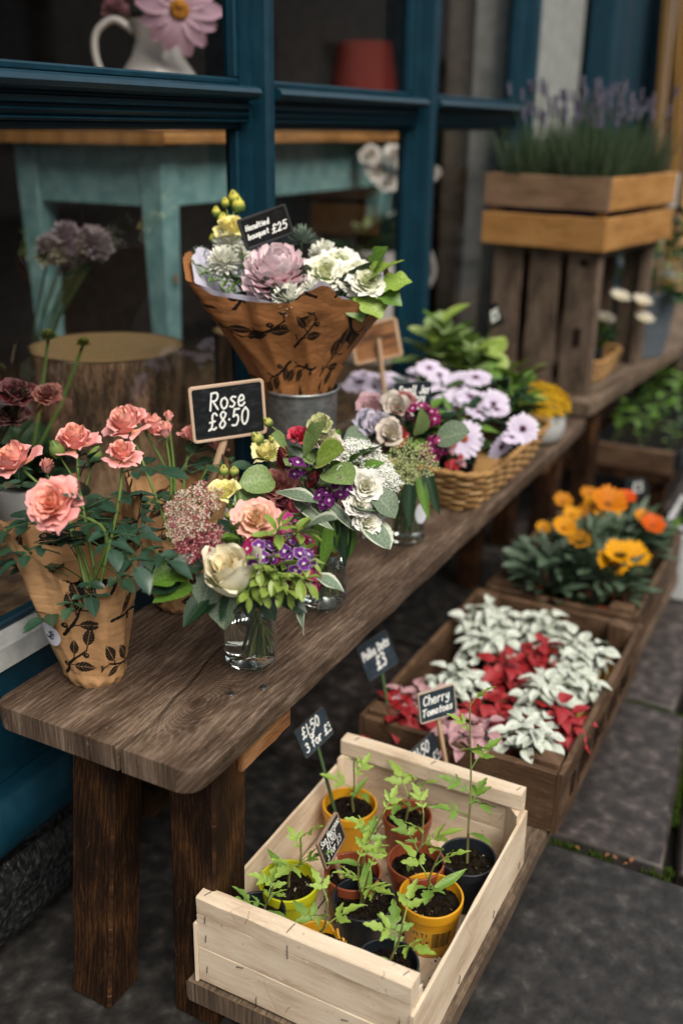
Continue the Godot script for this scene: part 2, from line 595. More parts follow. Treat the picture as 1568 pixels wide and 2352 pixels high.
# veins, paler than the blade; and blades spotted or netted in a second colour
func leaf_texture(blade: Color, vein: Color, veins: float, spots := 0.0, spot := Color.WHITE, edge := 0.0, rim := Color.WHITE) -> ImageTexture:
	var im := Image.create(64, 128, false, Image.FORMAT_RGB8)
	var n := noise(7, 0.11, 3)
	for y in 128:
		for x in 64:
			var u := (x - 31.5) / 32.0
			var v := y / 127.0
			var col := blade * (1.0 + n.get_noise_2d(x, y) * 0.25)
			if spots > 0.0:
				var s := smoothstep(0.10, 0.30, n.get_noise_2d(x * 2.2 + 300.0, y * 2.2) + spots * 0.5 - 0.2 - 0.35 * absf(u) * 0.0)
				col = col.lerp(spot, s)
			if edge > 0.0 and absf(u) > 1.0 - edge: col = col.lerp(rim, 0.85)
			var side := absf(fposmod(v * 8.0 - absf(u) * 2.0, 1.0) - 0.5)
			if absf(u) < 0.05: col = col.lerp(vein, 0.8 * minf(1.0, veins * 2.0))
			elif side < 0.07: col = col.lerp(vein, veins)
			im.set_pixel(x, y, col)
	return ImageTexture.create_from_image(im)
func leaf_mat(called: String, blade: Color, vein: Color, veins := 0.35, rough := 0.45, through := 0.35, spots := 0.0, spot := Color.WHITE, edge := 0.0, rim := Color.WHITE) -> StandardMaterial3D:
	var m := mat(called, Color.WHITE, rough, 0.5)
	m.albedo_texture = leaf_texture(blade.linear_to_srgb(), vein.linear_to_srgb(), veins, spots, spot.linear_to_srgb(), edge, rim.linear_to_srgb())
	m.texture_repeat = false
	m.heightmap_enabled = true
	m.heightmap_texture = m.albedo_texture
	m.heightmap_scale = 0.05
	if through > 0.0:
		m.backlight_enabled = true
		m.backlight = Color(through, through, through * 0.6)
	return m
func petal_mat(called: String, through := 0.5, rough := 0.6) -> StandardMaterial3D:
	var m := mat(called, Color.WHITE, rough, 0.35)
	m.vertex_color_use_as_albedo = true
	m.backlight_enabled = true
	m.backlight = Color(through, through, through)
	return m
func make_materials() -> void:
	# wood
	wood("bench_wood", scuff(wood_image(1792, 480, 11, lin(0.022, 0.013, 0.008), lin(0.085, 0.055, 0.037), lin(0.235, 0.175, 0.130), [[0.135, 0.245, 0.027, 70.0], [0.62, 0.10, 0.018, 30.0], [1.15, 0.25, 0.022, 40.0]], 1.8, 0.34, 620.0, 0.78, 0.6), 1, 130, 900, lin(0.30, 0.25, 0.21), lin(0.02, 0.013, 0.009)), 1.8, 0.34, 0.62, 0.09)
	wood("dark_wood", scuff(wood_image(1024, 384, 21, lin(0.007, 0.003, 0.0015), lin(0.022, 0.0095, 0.0038), lin(0.085, 0.037, 0.012), [[0.5, 0.1, 0.02, 14.0]], 0.6, 0.18, 900.0, 0.9, 0.9), 2, 45, 420, lin(0.20, 0.12, 0.07), lin(0.005, 0.003, 0.002)), 0.6, 0.18, 0.68, 0.07, 0.3)
	wood("pale_wood", scuff(wood_image(640, 192, 31, lin(0.45, 0.34, 0.23), lin(0.66, 0.54, 0.40), lin(0.76, 0.66, 0.52), [[0.17, 0.055, 0.008, 10.0]], 0.6, 0.18, 420.0, 0.45, 0.8), 3, 30, 160, lin(0.80, 0.72, 0.60), lin(0.28, 0.20, 0.13)), 0.6, 0.18, 0.75, 0.03)
	wood("crate_wood", scuff(wood_image(512, 192, 41, lin(0.030, 0.016, 0.009), lin(0.085, 0.048, 0.026), lin(0.165, 0.100, 0.058), [[0.3, 0.06, 0.014, 12.0]], 0.6, 0.18, 600.0, 0.55, 0.7), 4, 90, 260, lin(0.26, 0.18, 0.12), lin(0.012, 0.007, 0.004)), 0.6, 0.18, 0.6, 0.05)
	wood("pine_wood", wood_image(512, 192, 51, lin(0.13, 0.058, 0.018), lin(0.36, 0.18, 0.055), lin(0.46, 0.26, 0.10), [[0.1, 0.04, 0.012, 12.0], [0.36, 0.11, 0.012, 12.0]], 0.6, 0.18, 450.0, 0.4, 0.5), 0.6, 0.18, 0.6, 0.04)
	wood("slat_wood", wood_image(512, 192, 61, lin(0.035, 0.024, 0.017), lin(0.12, 0.085, 0.060), lin(0.20, 0.150, 0.112), [[0.25, 0.05, 0.012, 12.0], [0.4, 0.14, 0.010, 10.0]], 0.6, 0.18, 700.0, 0.75, 0.7), 0.6, 0.18, 0.75, 0.08)
	wood("tan_wood", wood_image(384, 128, 55, lin(0.09, 0.05, 0.027), lin(0.20, 0.122, 0.072), lin(0.29, 0.195, 0.125), [[0.15, 0.06, 0.010, 20.0], [0.27, 0.05, 0.008, 16.0]], 0.6, 0.18, 450.0, 0.4, 0.6), 0.6, 0.18, 0.65, 0.04)
	wood("orange_wood", wood_image(256, 128, 71, lin(0.05, 0.022, 0.01), lin(0.23, 0.095, 0.032), lin(0.36, 0.20, 0.10), [], 0.3, 0.12, 300.0, 0.8, 0.8), 0.3, 0.12, 0.6, 0.10)
	wood("plank_wood", wood_image(640, 192, 81, lin(0.04, 0.028, 0.019), lin(0.115, 0.080, 0.053), lin(0.22, 0.165, 0.115), [[0.3, 0.08, 0.016, 14.0]], 0.8, 0.3, 700.0, 0.8, 0.6), 0.8, 0.3, 0.7, 0.08)
	wood("stick_wood", wood_image(128, 64, 91, lin(0.22, 0.14, 0.08), lin(0.40, 0.27, 0.17), lin(0.50, 0.36, 0.25), [], 0.2, 0.1, 200.0, 0.4, 0.4), 0.2, 0.1, 0.7, 0.0)
	wood("bark", wood_image(384, 192, 95, lin(0.03, 0.018, 0.010), lin(0.12, 0.072, 0.04), lin(0.26, 0.17, 0.10), [], 0.5, 0.5, 60.0, 0.9, 1.0), 0.5, 0.5, 0.9, 0.6)
	# paint, stone, metal
	var blue := mat("blue_paint", Color.WHITE, 0.42, 0.4)
	blue.albedo_texture = ntex(3, 0.02, [[0.0, lin(0.0022, 0.022, 0.038)], [0.55, lin(0.003, 0.030, 0.051)], [1.0, lin(0.006, 0.042, 0.066)]])
	blue.uv1_triplanar = true
	blue.uv1_world_triplanar = true
	blue.uv1_scale = Vector3.ONE * 3.0
	blue.heightmap_enabled = true
	blue.heightmap_texture = ntex(5, 0.03, [])
	blue.heightmap_scale = 0.04
	for a in [["white_paint", lin(0.30, 0.31, 0.30), lin(0.50, 0.51, 0.50), 0.55], ["grey_render", lin(0.20, 0.215, 0.21), lin(0.27, 0.285, 0.275), 0.8], ["taupe_wall", lin(0.075, 0.062, 0.050), lin(0.12, 0.10, 0.082), 0.9], ["turquoise_paint", lin(0.125, 0.265, 0.27), lin(0.20, 0.36, 0.36), 0.6], ["platform_wood", lin(0.028, 0.016, 0.008), lin(0.11, 0.068, 0.033), 0.9], ["facade_stone", lin(0.18, 0.165, 0.145), lin(0.27, 0.25, 0.22), 0.9], ["asphalt", lin(0.04, 0.04, 0.042), lin(0.065, 0.065, 0.066), 0.9]]:
		var m := mat(a[0], Color.WHITE, a[3], 0.4)
		m.albedo_texture = ntex(a[0].hash() % 1000, 0.025, [[0.2, a[1]], [0.75, a[2]]])
		m.uv1_triplanar = true
		m.uv1_world_triplanar = true
		m.uv1_scale = Vector3.ONE * 2.5
	M["platform_wood"].heightmap_enabled = true
	M["platform_wood"].heightmap_texture = ntex(17, 0.05, [])
	M["platform_wood"].heightmap_scale = 0.8
	for k in 3:
		var tone: float = [0.55, 0.85, 1.05][k]
		var warm: float = [1.04, 1.16, 1.16][k]
		var m := mat("flagstone_%d" % k, Color.WHITE, 0.55, 0.45)
		m.albedo_texture = ntex(30 + k, 0.03, [[0.22, lin(0.019 * tone * warm, 0.019 * tone, 0.018 * tone)], [0.5, lin(0.036 * tone * warm, 0.035 * tone, 0.033 * tone)], [0.70, lin(0.054 * tone * warm, 0.052 * tone, 0.048 * tone)], [0.85, lin(0.10 * tone * warm, 0.096 * tone, 0.088 * tone)]], 512, 6)
		m.uv1_triplanar = true
		m.uv1_world_triplanar = true
		m.uv1_scale = Vector3.ONE * 1.3
		m.heightmap_enabled = true
		m.heightmap_texture = ntex(40 + k, 0.05, [], 512, 5)
		m.heightmap_scale = 0.12
	var st := mat("black_stone", Color.WHITE, 0.42, 0.5)
	st.albedo_texture = ntex(50, 0.04, [[0.3, lin(0.007, 0.008, 0.009)], [0.65, lin(0.022, 0.024, 0.026)], [0.9, lin(0.06, 0.06, 0.058)]], 512, 5)
	st.uv1_triplanar = true
	st.uv1_world_triplanar = true
	st.uv1_scale = Vector3.ONE * 3.0
	st.heightmap_enabled = true
	st.heightmap_texture = ntex(51, 0.04, [], 512, 5)
	st.heightmap_scale = 0.5
	var zn := mat("zinc", Color.WHITE, 0.42, 0.5)
	zn.albedo_texture = ntex(60, 0.035, [[0.2, lin(0.20, 0.215, 0.22)], [0.8, lin(0.38, 0.395, 0.40)]], 256, 3, true)
	zn.metallic = 0.75
	zn.uv1_triplanar = true
	zn.uv1_scale = Vector3.ONE * 8.0
	mat("blue_zinc", lin(0.16, 0.20, 0.235), 0.45, 0.5).metallic = 0.4
	mat("white_glaze", lin(0.62, 0.60, 0.57), 0.2, 0.5)
	mat("grey_clay", lin(0.42, 0.43, 0.43), 0.6, 0.10)
	mat("white_plastic", lin(0.55, 0.57, 0.57), 0.4, 0.5)
	mat("soil", lin(0.012, 0.009, 0.007), 0.95, 0.2)
	M.soil.vertex_color_use_as_albedo = true
	M.soil.albedo_color = Color.WHITE
	for a in [["pot_yellow", lin(0.62, 0.30, 0.012)], ["pot_lime", lin(0.48, 0.50, 0.015)], ["pot_clay", lin(0.27, 0.065, 0.028)], ["pot_black", lin(0.012, 0.016, 0.021)]]:
		mat(a[0], a[1], 0.38, 0.5)
	M.pot_yellow.backlight_enabled = true
	M.pot_yellow.backlight = Color(0.3, 0.3, 0.3)
	mat("twine", lin(0.30, 0.19, 0.095), 0.9, 0.2)
	mat("paper_tag", lin(0.62, 0.66, 0.72), 0.8, 0.2)
	mat("tissue", lin(0.55, 0.54, 0.66), 0.8, 0.2)
	mat("staple", lin(0.12, 0.12, 0.12), 0.4, 0.5).metallic = 0.9
	mat("stencil", lin(0.020, 0.012, 0.009), 0.8, 0.2)
	mat("wicker", lin(0.36, 0.21, 0.085), 0.6, 0.10)
	mat("wicker_dark", lin(0.23, 0.125, 0.045), 0.65, 0.4)
	mat("wicker_pale", lin(0.50, 0.32, 0.15), 0.6, 0.4)
	mat("straw", lin(0.33, 0.19, 0.055), 0.7, 0.08)
	mat("black_card", lin(0.012, 0.014, 0.018), 0.4, 0.5)
	mat("red_cloth", lin(0.16, 0.018, 0.010), 0.9, 0.2)
	mat("log_end", lin(0.26, 0.18, 0.085), 0.85, 0.3)
	mat("floor_boards", lin(0.09, 0.06, 0.038), 0.8, 0.3)
	mat("street_glass", lin(0.045, 0.05, 0.055), 0.1, 0.5)
	# glass and water
	var g := mat("window_glass", Color(0.10, 0.12, 0.12, 0.01), 0.0, 0.5)
	g.transparency = BaseMaterial3D.TRANSPARENCY_ALPHA
	var jar := mat("jar_glass", Color(0.5, 0.56, 0.55, 0.02), 0.0, 0.5)
	jar.transparency = BaseMaterial3D.TRANSPARENCY_ALPHA
	var wt := mat("water", Color(0.90, 0.94, 0.93, 0.0), 0.0, 0.5)
	wt.refraction_enabled = true
	wt.refraction_scale = 0.033
	# paper
	for a in [["kraft_printed", Color(0.69, 0.535, 0.375)], ["kraft_brown", Color(0.60, 0.405, 0.245)]]:
		var m := mat(a[0], Color.WHITE, 0.62, 0.4)
		m.albedo_texture = ImageTexture.create_from_image(kraft_image(1024, 512, 77, true, a[1]))
		m.heightmap_enabled = true
		var crush := ntex(78, 0.009, [], 512, 3)
		(crush.noise as FastNoiseLite).fractal_type = FastNoiseLite.FRACTAL_RIDGED
		m.heightmap_texture = crush
		m.heightmap_scale = 0.14
		m.backlight_enabled = true
		m.backlight = Color(0.18, 0.14, 0.09)
	# leaves
	leaf_mat("rose_leaf", Color(0.018, 0.052, 0.030), Color(0.055, 0.115, 0.07), 0.35, 0.36, 0.25)
	leaf_mat("rose_leaf_pale", Color(0.032, 0.080, 0.040), Color(0.085, 0.16, 0.09), 0.35, 0.4, 0.3)
	leaf_mat("dark_leaf", Color(0.014, 0.040, 0.018), Color(0.04, 0.085, 0.04), 0.3, 0.4, 0.2)
	leaf_mat("tomato_leaf", Color(0.15, 0.27, 0.040), Color(0.18, 0.33, 0.07), 0.35, 0.5, 0.5)
	leaf_mat("tomato_leaf_pale", Color(0.25, 0.37, 0.06), Color(0.27, 0.42, 0.10), 0.35, 0.5, 0.55)
	leaf_mat("lime_leaf", Color(0.20, 0.30, 0.050), Color(0.34, 0.42, 0.13), 0.3, 0.38, 0.5, 0.0, Color.WHITE, 0.16, Color(0.42, 0.46, 0.16))
	leaf_mat("soft_leaf", Color(0.17, 0.255, 0.085), Color(0.26, 0.34, 0.14), 0.25, 0.5, 0.45)
	leaf_mat("grey_leaf", Color(0.115, 0.165, 0.105), Color(0.23, 0.28, 0.19), 0.4, 0.6, 0.3)
	leaf_mat("bright_leaf", Color(0.085, 0.185, 0.022), Color(0.16, 0.28, 0.06), 0.3, 0.45, 0.45)
	leaf_mat("variegated_leaf", Color(0.13, 0.19, 0.125), Color(0.26, 0.30, 0.22), 0.3, 0.5, 0.3, 0.0, Color.WHITE, 0.3, Color(0.55, 0.58, 0.47))
	leaf_mat("white_spot_leaf", Color(0.10, 0.18, 0.09), Color(0.22, 0.30, 0.17), 0.5, 0.55, 0.35, 1.16, Color(0.85, 0.87, 0.84))
	leaf_mat("pink_spot_leaf", Color(0.14, 0.075, 0.075), Color(0.17, 0.10, 0.10), 0.4, 0.55, 0.3, 0.95, Color(0.70, 0.40, 0.45))
	leaf_mat("red_spot_leaf", Color(0.055, 0.016, 0.012), Color(0.10, 0.012, 0.014), 0.3, 0.5, 0.3, 1.0, Color(0.52, 0.010, 0.022))
	leaf_mat("gazania_leaf", Color(0.055, 0.095, 0.055), Color(0.15, 0.19, 0.135), 0.5, 0.5, 0.2)
	mat("stem_green", lin(0.115, 0.19, 0.045), 0.5, 0.4)
	mat("stem_dark", lin(0.045, 0.085, 0.03), 0.5, 0.4)
	mat("stem_tomato", lin(0.20, 0.20, 0.075), 0.6, 0.3)
	mat("lavender_green", lin(0.060, 0.10, 0.032), 0.6, 0.3)
	M.lavender_green.vertex_color_use_as_albedo = true
	M.lavender_green.albedo_color = Color.WHITE
	mat("berry", lin(0.40, 0.035, 0.012), 0.25, 0.5)
	petal_mat("petal")
	petal_mat("petal_thick", 0.2, 0.7)
	mat("soil_bed", lin(0.012, 0.011, 0.009), 0.95, 0.2)
	mat("moss", lin(0.045, 0.075, 0.012), 0.9, 0.2)

# ---------------------------------------------------------------- ground
func structure(o: Node) -> Node:
	o.set_meta("kind", "structure")
	return o
func build_ground() -> void:
	rng.seed = 5
	var m := MB.new()
	m.box(Vector3(110, 0.1, 60), 0.0, move(Vector3(25, -0.19, 0)))
	structure(part(self, "ground", m.mesh(), M.asphalt))
	m = MB.new()
	m.box(Vector3(13, 0.08, 4.2), 0.0, move(Vector3(3.3, -0.068, 0.2)))
	structure(part(self, "joint_bed", m.mesh(), M.soil_bed))
	m = MB.new()
	m.box(Vector3(110, 0.04, 5.0), 0.0, move(Vector3(25, -0.116, 4.95)))
	structure(part(self, "road", m.mesh(), M.asphalt))
	var pave := Node3D.new()
	pave.name = "pavement"
	add_child(pave)
	structure(pave)
	var xs := [-2.3, -1.5, -0.8, -0.06, 0.70, 1.515, 2.072, 2.72, 3.35, 4.1, 4.8, 5.7, 6.6, 7.7, 8.8]
	for i in xs.size() - 1:
		var zs := [-1.75, -1.1, -0.52, 0.22, 0.95, 1.65, 2.2]
		if i == 5: zs = [-1.75, -1.2, -0.66, -0.155, 0.5, 1.3, 2.2]
		if i == 6: zs = [-1.75, -1.3, -0.8, -0.21, 0.4, 1.2, 2.2]
		for j in zs.size() - 1:
			var x0: float = xs[i]
			var x1: float = xs[i + 1]
			var z0: float = zs[j] + (rf(-0.06, 0.06) if i > 6 or i < 4 else 0.0)
			var z1: float = zs[j + 1]
			var tilt0 := 0.026 if i == 5 and j == 3 else 0.0
			var tilt1 := 0.026 if i == 5 and j == 2 else 0.0
			var g := 0.009
			var mid := Vector3((x0 + x1) / 2, -0.03, (z0 + z1) / 2)
			var f := MB.new()
			# slab with worn, uneven edges
			var ring := []
			var inner := []
			var cs := [[x0 + g, z0 + g + tilt0], [x1 - g, z0 + g - tilt0], [x1 - g, z1 - g - tilt1], [x0 + g, z1 - g + tilt1]]
			for k in 4:
				var a := Vector3(cs[k][0], 0, cs[k][1])
				var b := Vector3(cs[(k + 1) % 4][0], 0, cs[(k + 1) % 4][1])
				for s in 5:
					var q := a.lerp(b, s / 5.0) + Vector3(rf(-0.004, 0.004), 0, rf(-0.004, 0.004)) - mid
					q.y = 0.0
					if s == 0: q *= 0.985
					ring.append(q)
					inner.append(q - q.normalized() * rf(0.008, 0.014))
			var n := ring.size()
			var dy := rf(-0.003, 0.003)
			var top := f.p(Vector3(0, 0.03 + dy, 0))
			for k in n:
				f.p(inner[k] + Vector3(0, 0.03 + dy, 0))
			for k in n: f.tri(top, top + 1 + k, top + 1 + (k + 1) % n)
			var first := f.v.size()
			for k in n:
				f.p(inner[k] + Vector3(0, 0.03 + dy, 0))
				f.p(ring[k] + Vector3(0, 0.024 + dy, 0))
				f.p(ring[k] + Vector3(0, -0.03, 0))
			for k in n:
				var a := first + k * 3
				var b := first + ((k + 1) % n) * 3
				f.quad(a, a + 1, b + 1, b)
				f.quad(a + 1, a + 2, b + 2, b + 1)
			var tone := 0 if i == 4 else (1 if i == 5 else rng.randi() % 3)
			part(pave, "flagstone", f.mesh(), M["flagstone_%d" % tone], move(mid))
	for k in 14:
		part(pave, "kerb_stone", box_mesh(Vector3(0.9, 0.2, 0.16), 0.015), M.flagstone_1, move(Vector3(-2.2 + k * 0.91, -0.105, 2.31)))
	# moss and small weeds in the joints
	var blade := MB.new()
	for k in 5:
		var a := TAU * k / 5.0
		var o := Vector3(cos(a), 0, sin(a)) * 0.0015
		var t := Vector3(cos(a), 0, sin(a)) * rf(0.002, 0.006) + Vector3(0, rf(0.005, 0.011), 0)
		var sd := Vector3(-sin(a), 0, cos(a)) * 0.0012
		var i0 := blade.p(o - sd)
		blade.p(o + sd)
		blade.p(t)
		blade.tri(i0, i0 + 1, i0 + 2)
	var spots := []
	for k in 900:
		var x := 1.53 + 0.54 * rng.randf()
		var z := lerpf(-0.13, -0.205, (x - 1.53) / 0.54)
		if noise(9, 6.0, 2).get_noise_2d(x, z) > -0.25: spots.append(Vector3(x, -0.014, z + rf(-0.012, 0.012)))
	for k in 260:
		var z := rf(-0.4, 0.15)
		if noise(10, 8.0, 2).get_noise_2d(1.5, z) > -0.05: spots.append(Vector3(1.515 + rf(-0.008, 0.008), -0.014, z))
	for k in 260:
		var z := rf(-0.35, -0.05)
		if noise(12, 8.0, 2).get_noise_2d(2.07, z) > 0.0: spots.append(Vector3(2.072 + rf(-0.008, 0.008), -0.014, z))
	var mm := MultiMesh.new()
	mm.transform_format = MultiMesh.TRANSFORM_3D
	mm.mesh = blade.mesh()
	mm.instance_count = spots.size()
	for k in spots.size():
		mm.set_instance_transform(k, Transform3D(Basis(Vector3.UP, rf(0, TAU)).scaled(Vector3.ONE * rf(0.7, 1.9)), spots[k]))
	var mo := MultiMeshInstance3D.new()
	mo.name = "moss"
	mo.multimesh = mm
	mo.material_override = M.moss
	add_child(mo)
	var litter := thing("leaf_litter", "small dry leaf scraps caught in the flagstone joint", "leaves")
	litter.set_meta("kind", "stuff")
	for k in 5: part(litter, "scrap", leaf_mesh("oval", k % 4), M.orange_wood, look(Vector3(1.515 + rf(-0.012, 0.012), 0.004, rf(-0.33, -0.16)), Vector3(rf(-1, 1), rf(-0.1, 0.3), rf(-1, 1)), Vector3.UP, rf(0.008, 0.016)))
	tag(mo, "green moss growing in the joints between the flagstones", "moss", "", "stuff")

# ---------------------------------------------------------------- shopfront
# a moulding: profile of (y, z) swept along x from 0 to len, closed at the ends
func moulding(prof: Array, length: float, rounded := false) -> ArrayMesh:
	var m := MB.new()
	var n := prof.size()
	var cen := Vector3.ZERO
	for q in prof: cen += Vector3(0, q[0], q[1])
	cen = cen / n
	if rounded:
		var first := m.v.size()
		for e in 2:
			for k in n + 1: m.p(Vector3(e * length, prof[k % n][0], prof[k % n][1]), Vector2(e * length, k * 0.02))
		for k in n: m.quad(first + k, first + k + 1, first + n + 2 + k, first + n + 1 + k)
	else:
		for k in n:
			var a: Array = prof[k]
			var b: Array = prof[(k + 1) % n]
			var i0 := m.p(Vector3(0, a[0], a[1]), Vector2(0, k * 0.02))
			m.p(Vector3(0, b[0], b[1]), Vector2(0, k * 0.02 + 0.02))
			m.p(Vector3(length, b[0], b[1]), Vector2(length, k * 0.02 + 0.02))
			m.p(Vector3(length, a[0], a[1]), Vector2(length, k * 0.02))
			m.quad(i0, i0 + 1, i0 + 2, i0 + 3)
	for e in 2:
		var poly := PackedVector2Array()
		for q in prof: poly.append(Vector2(q[0], q[1]))
		var tris := Geometry2D.triangulate_polygon(poly)
		var first := m.v.size()
		for q in prof: m.p(Vector3(e * length, q[0], q[1]))
		for k in range(0, tris.size(), 3):
			if e == 0: m.tri(first + tris[k], first + tris[k + 1], first + tris[k + 2])
			else: m.tri(first + tris[k], first + tris[k + 2], first + tris[k + 1])
	return m.mesh()
func build_shopfront() -> void:
	rng.seed = 8
	var s := thing("shopfront", "dark teal timber shopfront with moulded rails and tall glass panes", "shopfront", Vector3(0, 0, -1))
	var b: Material = M.blue_paint
	# black stone below, in blocks
	var pl := thing("stone_plinth", "rough black stone plinth under the teal shopfront", "wall", Vector3(0, 0, -1))
	var x := -2.4
	for k in 9:
		var w := 0.62 if k != 5 else 0.5
		for row in 2:
			var h := 0.15 if row == 0 else 0.055
			var f := MB.new()
			var pts := PackedVector3Array()
			var uvs := PackedVector2Array()
			for j in 7:
				for i in 13:
					var e := 1.0 if i in [0, 12] or j in [0, 6] else 0.0
					pts.append(Vector3((w - 0.012) * (i / 12.0 - 0.5), (h - 0.008) * (j / 6.0 - 0.5), rf(-0.006, 0.006) - 0.02 * e))
					uvs.append(Vector2(i / 12.0, j / 6.0))
			f.sheet(13, 7, pts, uvs)
			var fl := f.ix.duplicate()
			for q in range(0, fl.size(), 3):
				f.ix[q + 1] = fl[q + 2]
				f.ix[q + 2] = fl[q + 1]
			f.box(Vector3(w - 0.012, h - 0.008, 0.12), 0.0, move(Vector3(0, 0, -0.082)))
			part(pl, "stone", f.mesh(), M.black_stone, move(Vector3(x + w / 2 + (0.2 if row else 0.0), 0.078 if row == 0 else 0.182, -0.008)))
		x += w
	part(pl, "core", box_mesh(Vector3(6.4, 0.2, 0.1), 0.0), M.black_stone, move(Vector3(0.6, 0.1, -0.12)))
	# stall riser with a heavy bead along its foot
	var foot := []
	for k in 9:
		var a := -PI / 2 + PI * k / 8.0
		foot.append([0.258 + 0.046 * sin(a), 0.012 + 0.030 * cos(a)])
	foot.append([0.304, -0.06])
	foot.append([0.212, -0.06])
	part(s, "base_bead", moulding(foot, 5.5, true), b, move(Vector3(-2.4, 0, 0)))
	part(s, "stall_riser", moulding([[0.306, -0.012], [0.43, -0.018], [0.432, -0.05], [0.306, -0.05]], 5.5), b, move(Vector3(-2.4, 0, 0)))
	part(s, "riser_cap", moulding([[0.433, -0.004], [0.488, -0.004], [0.488, -0.055], [0.433, -0.055]], 5.5), b, move(Vector3(-2.4, 0, 0)))
	part(s, "sill", moulding([[0.4895, 0.0], [0.519, -0.006], [0.523, -0.010], [0.523, -0.07], [0.4895, -0.07]], 5.55), M.white_paint, move(Vector3(-2.4, 0, 0)))
	# posts: stepped mouldings standing on the sill
	var posts := [[-1.1, 0.12], [-0.1, 0.12], [0.72, 0.07], [1.598, 0.066], [2.342, 0.074], [3.085, 0.105]]
	for q in posts:
		var w: float = q[1]
		var h := w * 0.5
		var prof := [[-h, -0.075], [-h, -0.042], [-h * 0.80, -0.042], [-h * 0.74, -0.030], [-h * 0.40, -0.030], [-h * 0.34, -0.004], [-h * 0.22, 0.004], [h * 0.22, 0.004], [h * 0.34, -0.004], [h * 0.40, -0.030], [h * 0.74, -0.030], [h * 0.80, -0.042], [h, -0.042], [h, -0.075]]
		prof.reverse()
		var xf := Transform3D(Basis(Vector3(0, 1, 0), Vector3(1, 0, 0), Vector3(0, 0, 1)), Vector3(q[0] + h, 0.5235, 0))
		part(s, "post", moulding(prof, 2.0), b, xf)
	for k in posts.size() - 1:
		var x0: float = posts[k][0] + posts[k][1] + 0.0005
		var x1: float = posts[k + 1][0] - 0.0005
		# transom: round nose on top, hollow, then three fillets
		var prof := [[1.2255, -0.07], [1.2255, -0.030], [1.229, -0.026], [1.232, -0.030], [1.236, -0.024], [1.240, -0.020], [1.243, -0.027], [1.246, -0.027], [1.249, -0.018], [1.257, -0.016], [1.259, -0.024], [1.262, -0.024], [1.264, -0.010], [1.268, 0.000], [1.275, 0.005], [1.282, 0.001], [1.286, -0.010], [1.288, -0.045], [1.288, -0.07]]
		prof.reverse()
		part(s, "transom", moulding(prof, x1 - x0), b, move(Vector3(x0, 0, 0)))
		part(s, "top_rail", box_mesh(Vector3(x1 - x0, 0.1, 0.06), 0.006), b, move(Vector3((x0 + x1) / 2, 2.47, -0.04)))
		for r in 2:
			var y0: float = [0.5235, 1.287][r]
			var y1: float = [1.227, 2.42][r]
			# a beading round the glass, then the glass
			var fr := MB.new()
			for e in [[Vector3(x1 - x0, 0.012, 0.02), Vector3(0, (y1 - y0) / 2 - 0.006, 0)], [Vector3(x1 - x0, 0.012, 0.02), Vector3(0, -(y1 - y0) / 2 + 0.006, 0)], [Vector3(0.012, y1 - y0 - 0.024, 0.02), Vector3((x1 - x0) / 2 - 0.006, 0, 0)], [Vector3(0.012, y1 - y0 - 0.024, 0.02), Vector3(-(x1 - x0) / 2 + 0.006, 0, 0)]]:
				fr.box(e[0], 0.003, move(e[1]))
			part(s, "glazing_bead", fr.mesh(), b, move(Vector3((x0 + x1) / 2, (y0 + y1) / 2, -0.052)))
			var gl := MB.new()
			var a := gl.p(Vector3(-(x1 - x0) / 2, -(y1 - y0) / 2, 0))
			gl.p(Vector3((x1 - x0) / 2, -(y1 - y0) / 2, 0))
			gl.p(Vector3((x1 - x0) / 2, (y1 - y0) / 2, 0))
			gl.p(Vector3(-(x1 - x0) / 2, (y1 - y0) / 2, 0))
			gl.quad(a, a + 3, a + 2, a + 1)
			part(s, "pane", gl.mesh(), M.window_glass, move(Vector3((x0 + x1) / 2, (y0 + y1) / 2, -0.064)))
	part(s, "fascia", box_mesh(Vector3(9.0, 0.9, 0.2), 0.01), b, move(Vector3(2.0, 2.975, -0.05)))
	part(s, "cornice", moulding([[3.43, -0.1], [3.43, 0.16], [3.50, 0.22], [3.53, 0.22], [3.53, -0.1]], 9.0), b, move(Vector3(-2.5, 0, 0)))
	# beyond the corner post: a grey wall, then the dark teal door case
	var gw := thing("grey_wall", "pale grey rendered wall panel between the corner post and the door case", "wall", Vector3(0, 0, -1))
	part(gw, "face", box_mesh(Vector3(0.72, 2.52, 0.1), 0.004), M.grey_render, move(Vector3(3.56, 1.26, -0.13)))
	part(gw, "face", box_mesh(Vector3(6.0, 2.52, 0.1), 0.004), M.taupe_wall, move(Vector3(6.2, 1.26, -0.26)))
	part(gw, "jamb", box_mesh(Vector3(0.03, 2.0, 0.12), 0.003), M.grey_render, move(Vector3(3.17, 1.53, -0.145)))
	var dc := thing("door_case", "dark teal door case with deep vertical mouldings", "door", Vector3(0, 0, -1))
	for k in 9:
		var w: float = [0.10, 0.07, 0.16, 0.06, 0.5, 0.6, 0.9, 0.3, 1.4][k]
		var xx: float = [3.97, 4.06, 4.18, 4.30, 4.60, 5.2, 6.0, 6.65, 7.6][k]
		var zz: float = [-0.02, -0.06, -0.03, -0.07, -0.10, -0.05, -0.11, -0.03, -0.10][k]
		part(dc, ["pilaster", "fillet", "pilaster", "fillet", "door_leaf", "pilaster", "door_leaf", "pilaster", "panel"][k], box_mesh(Vector3(w, 2.52, 0.1), 0.012), b, move(Vector3(xx, 1.26, zz)))

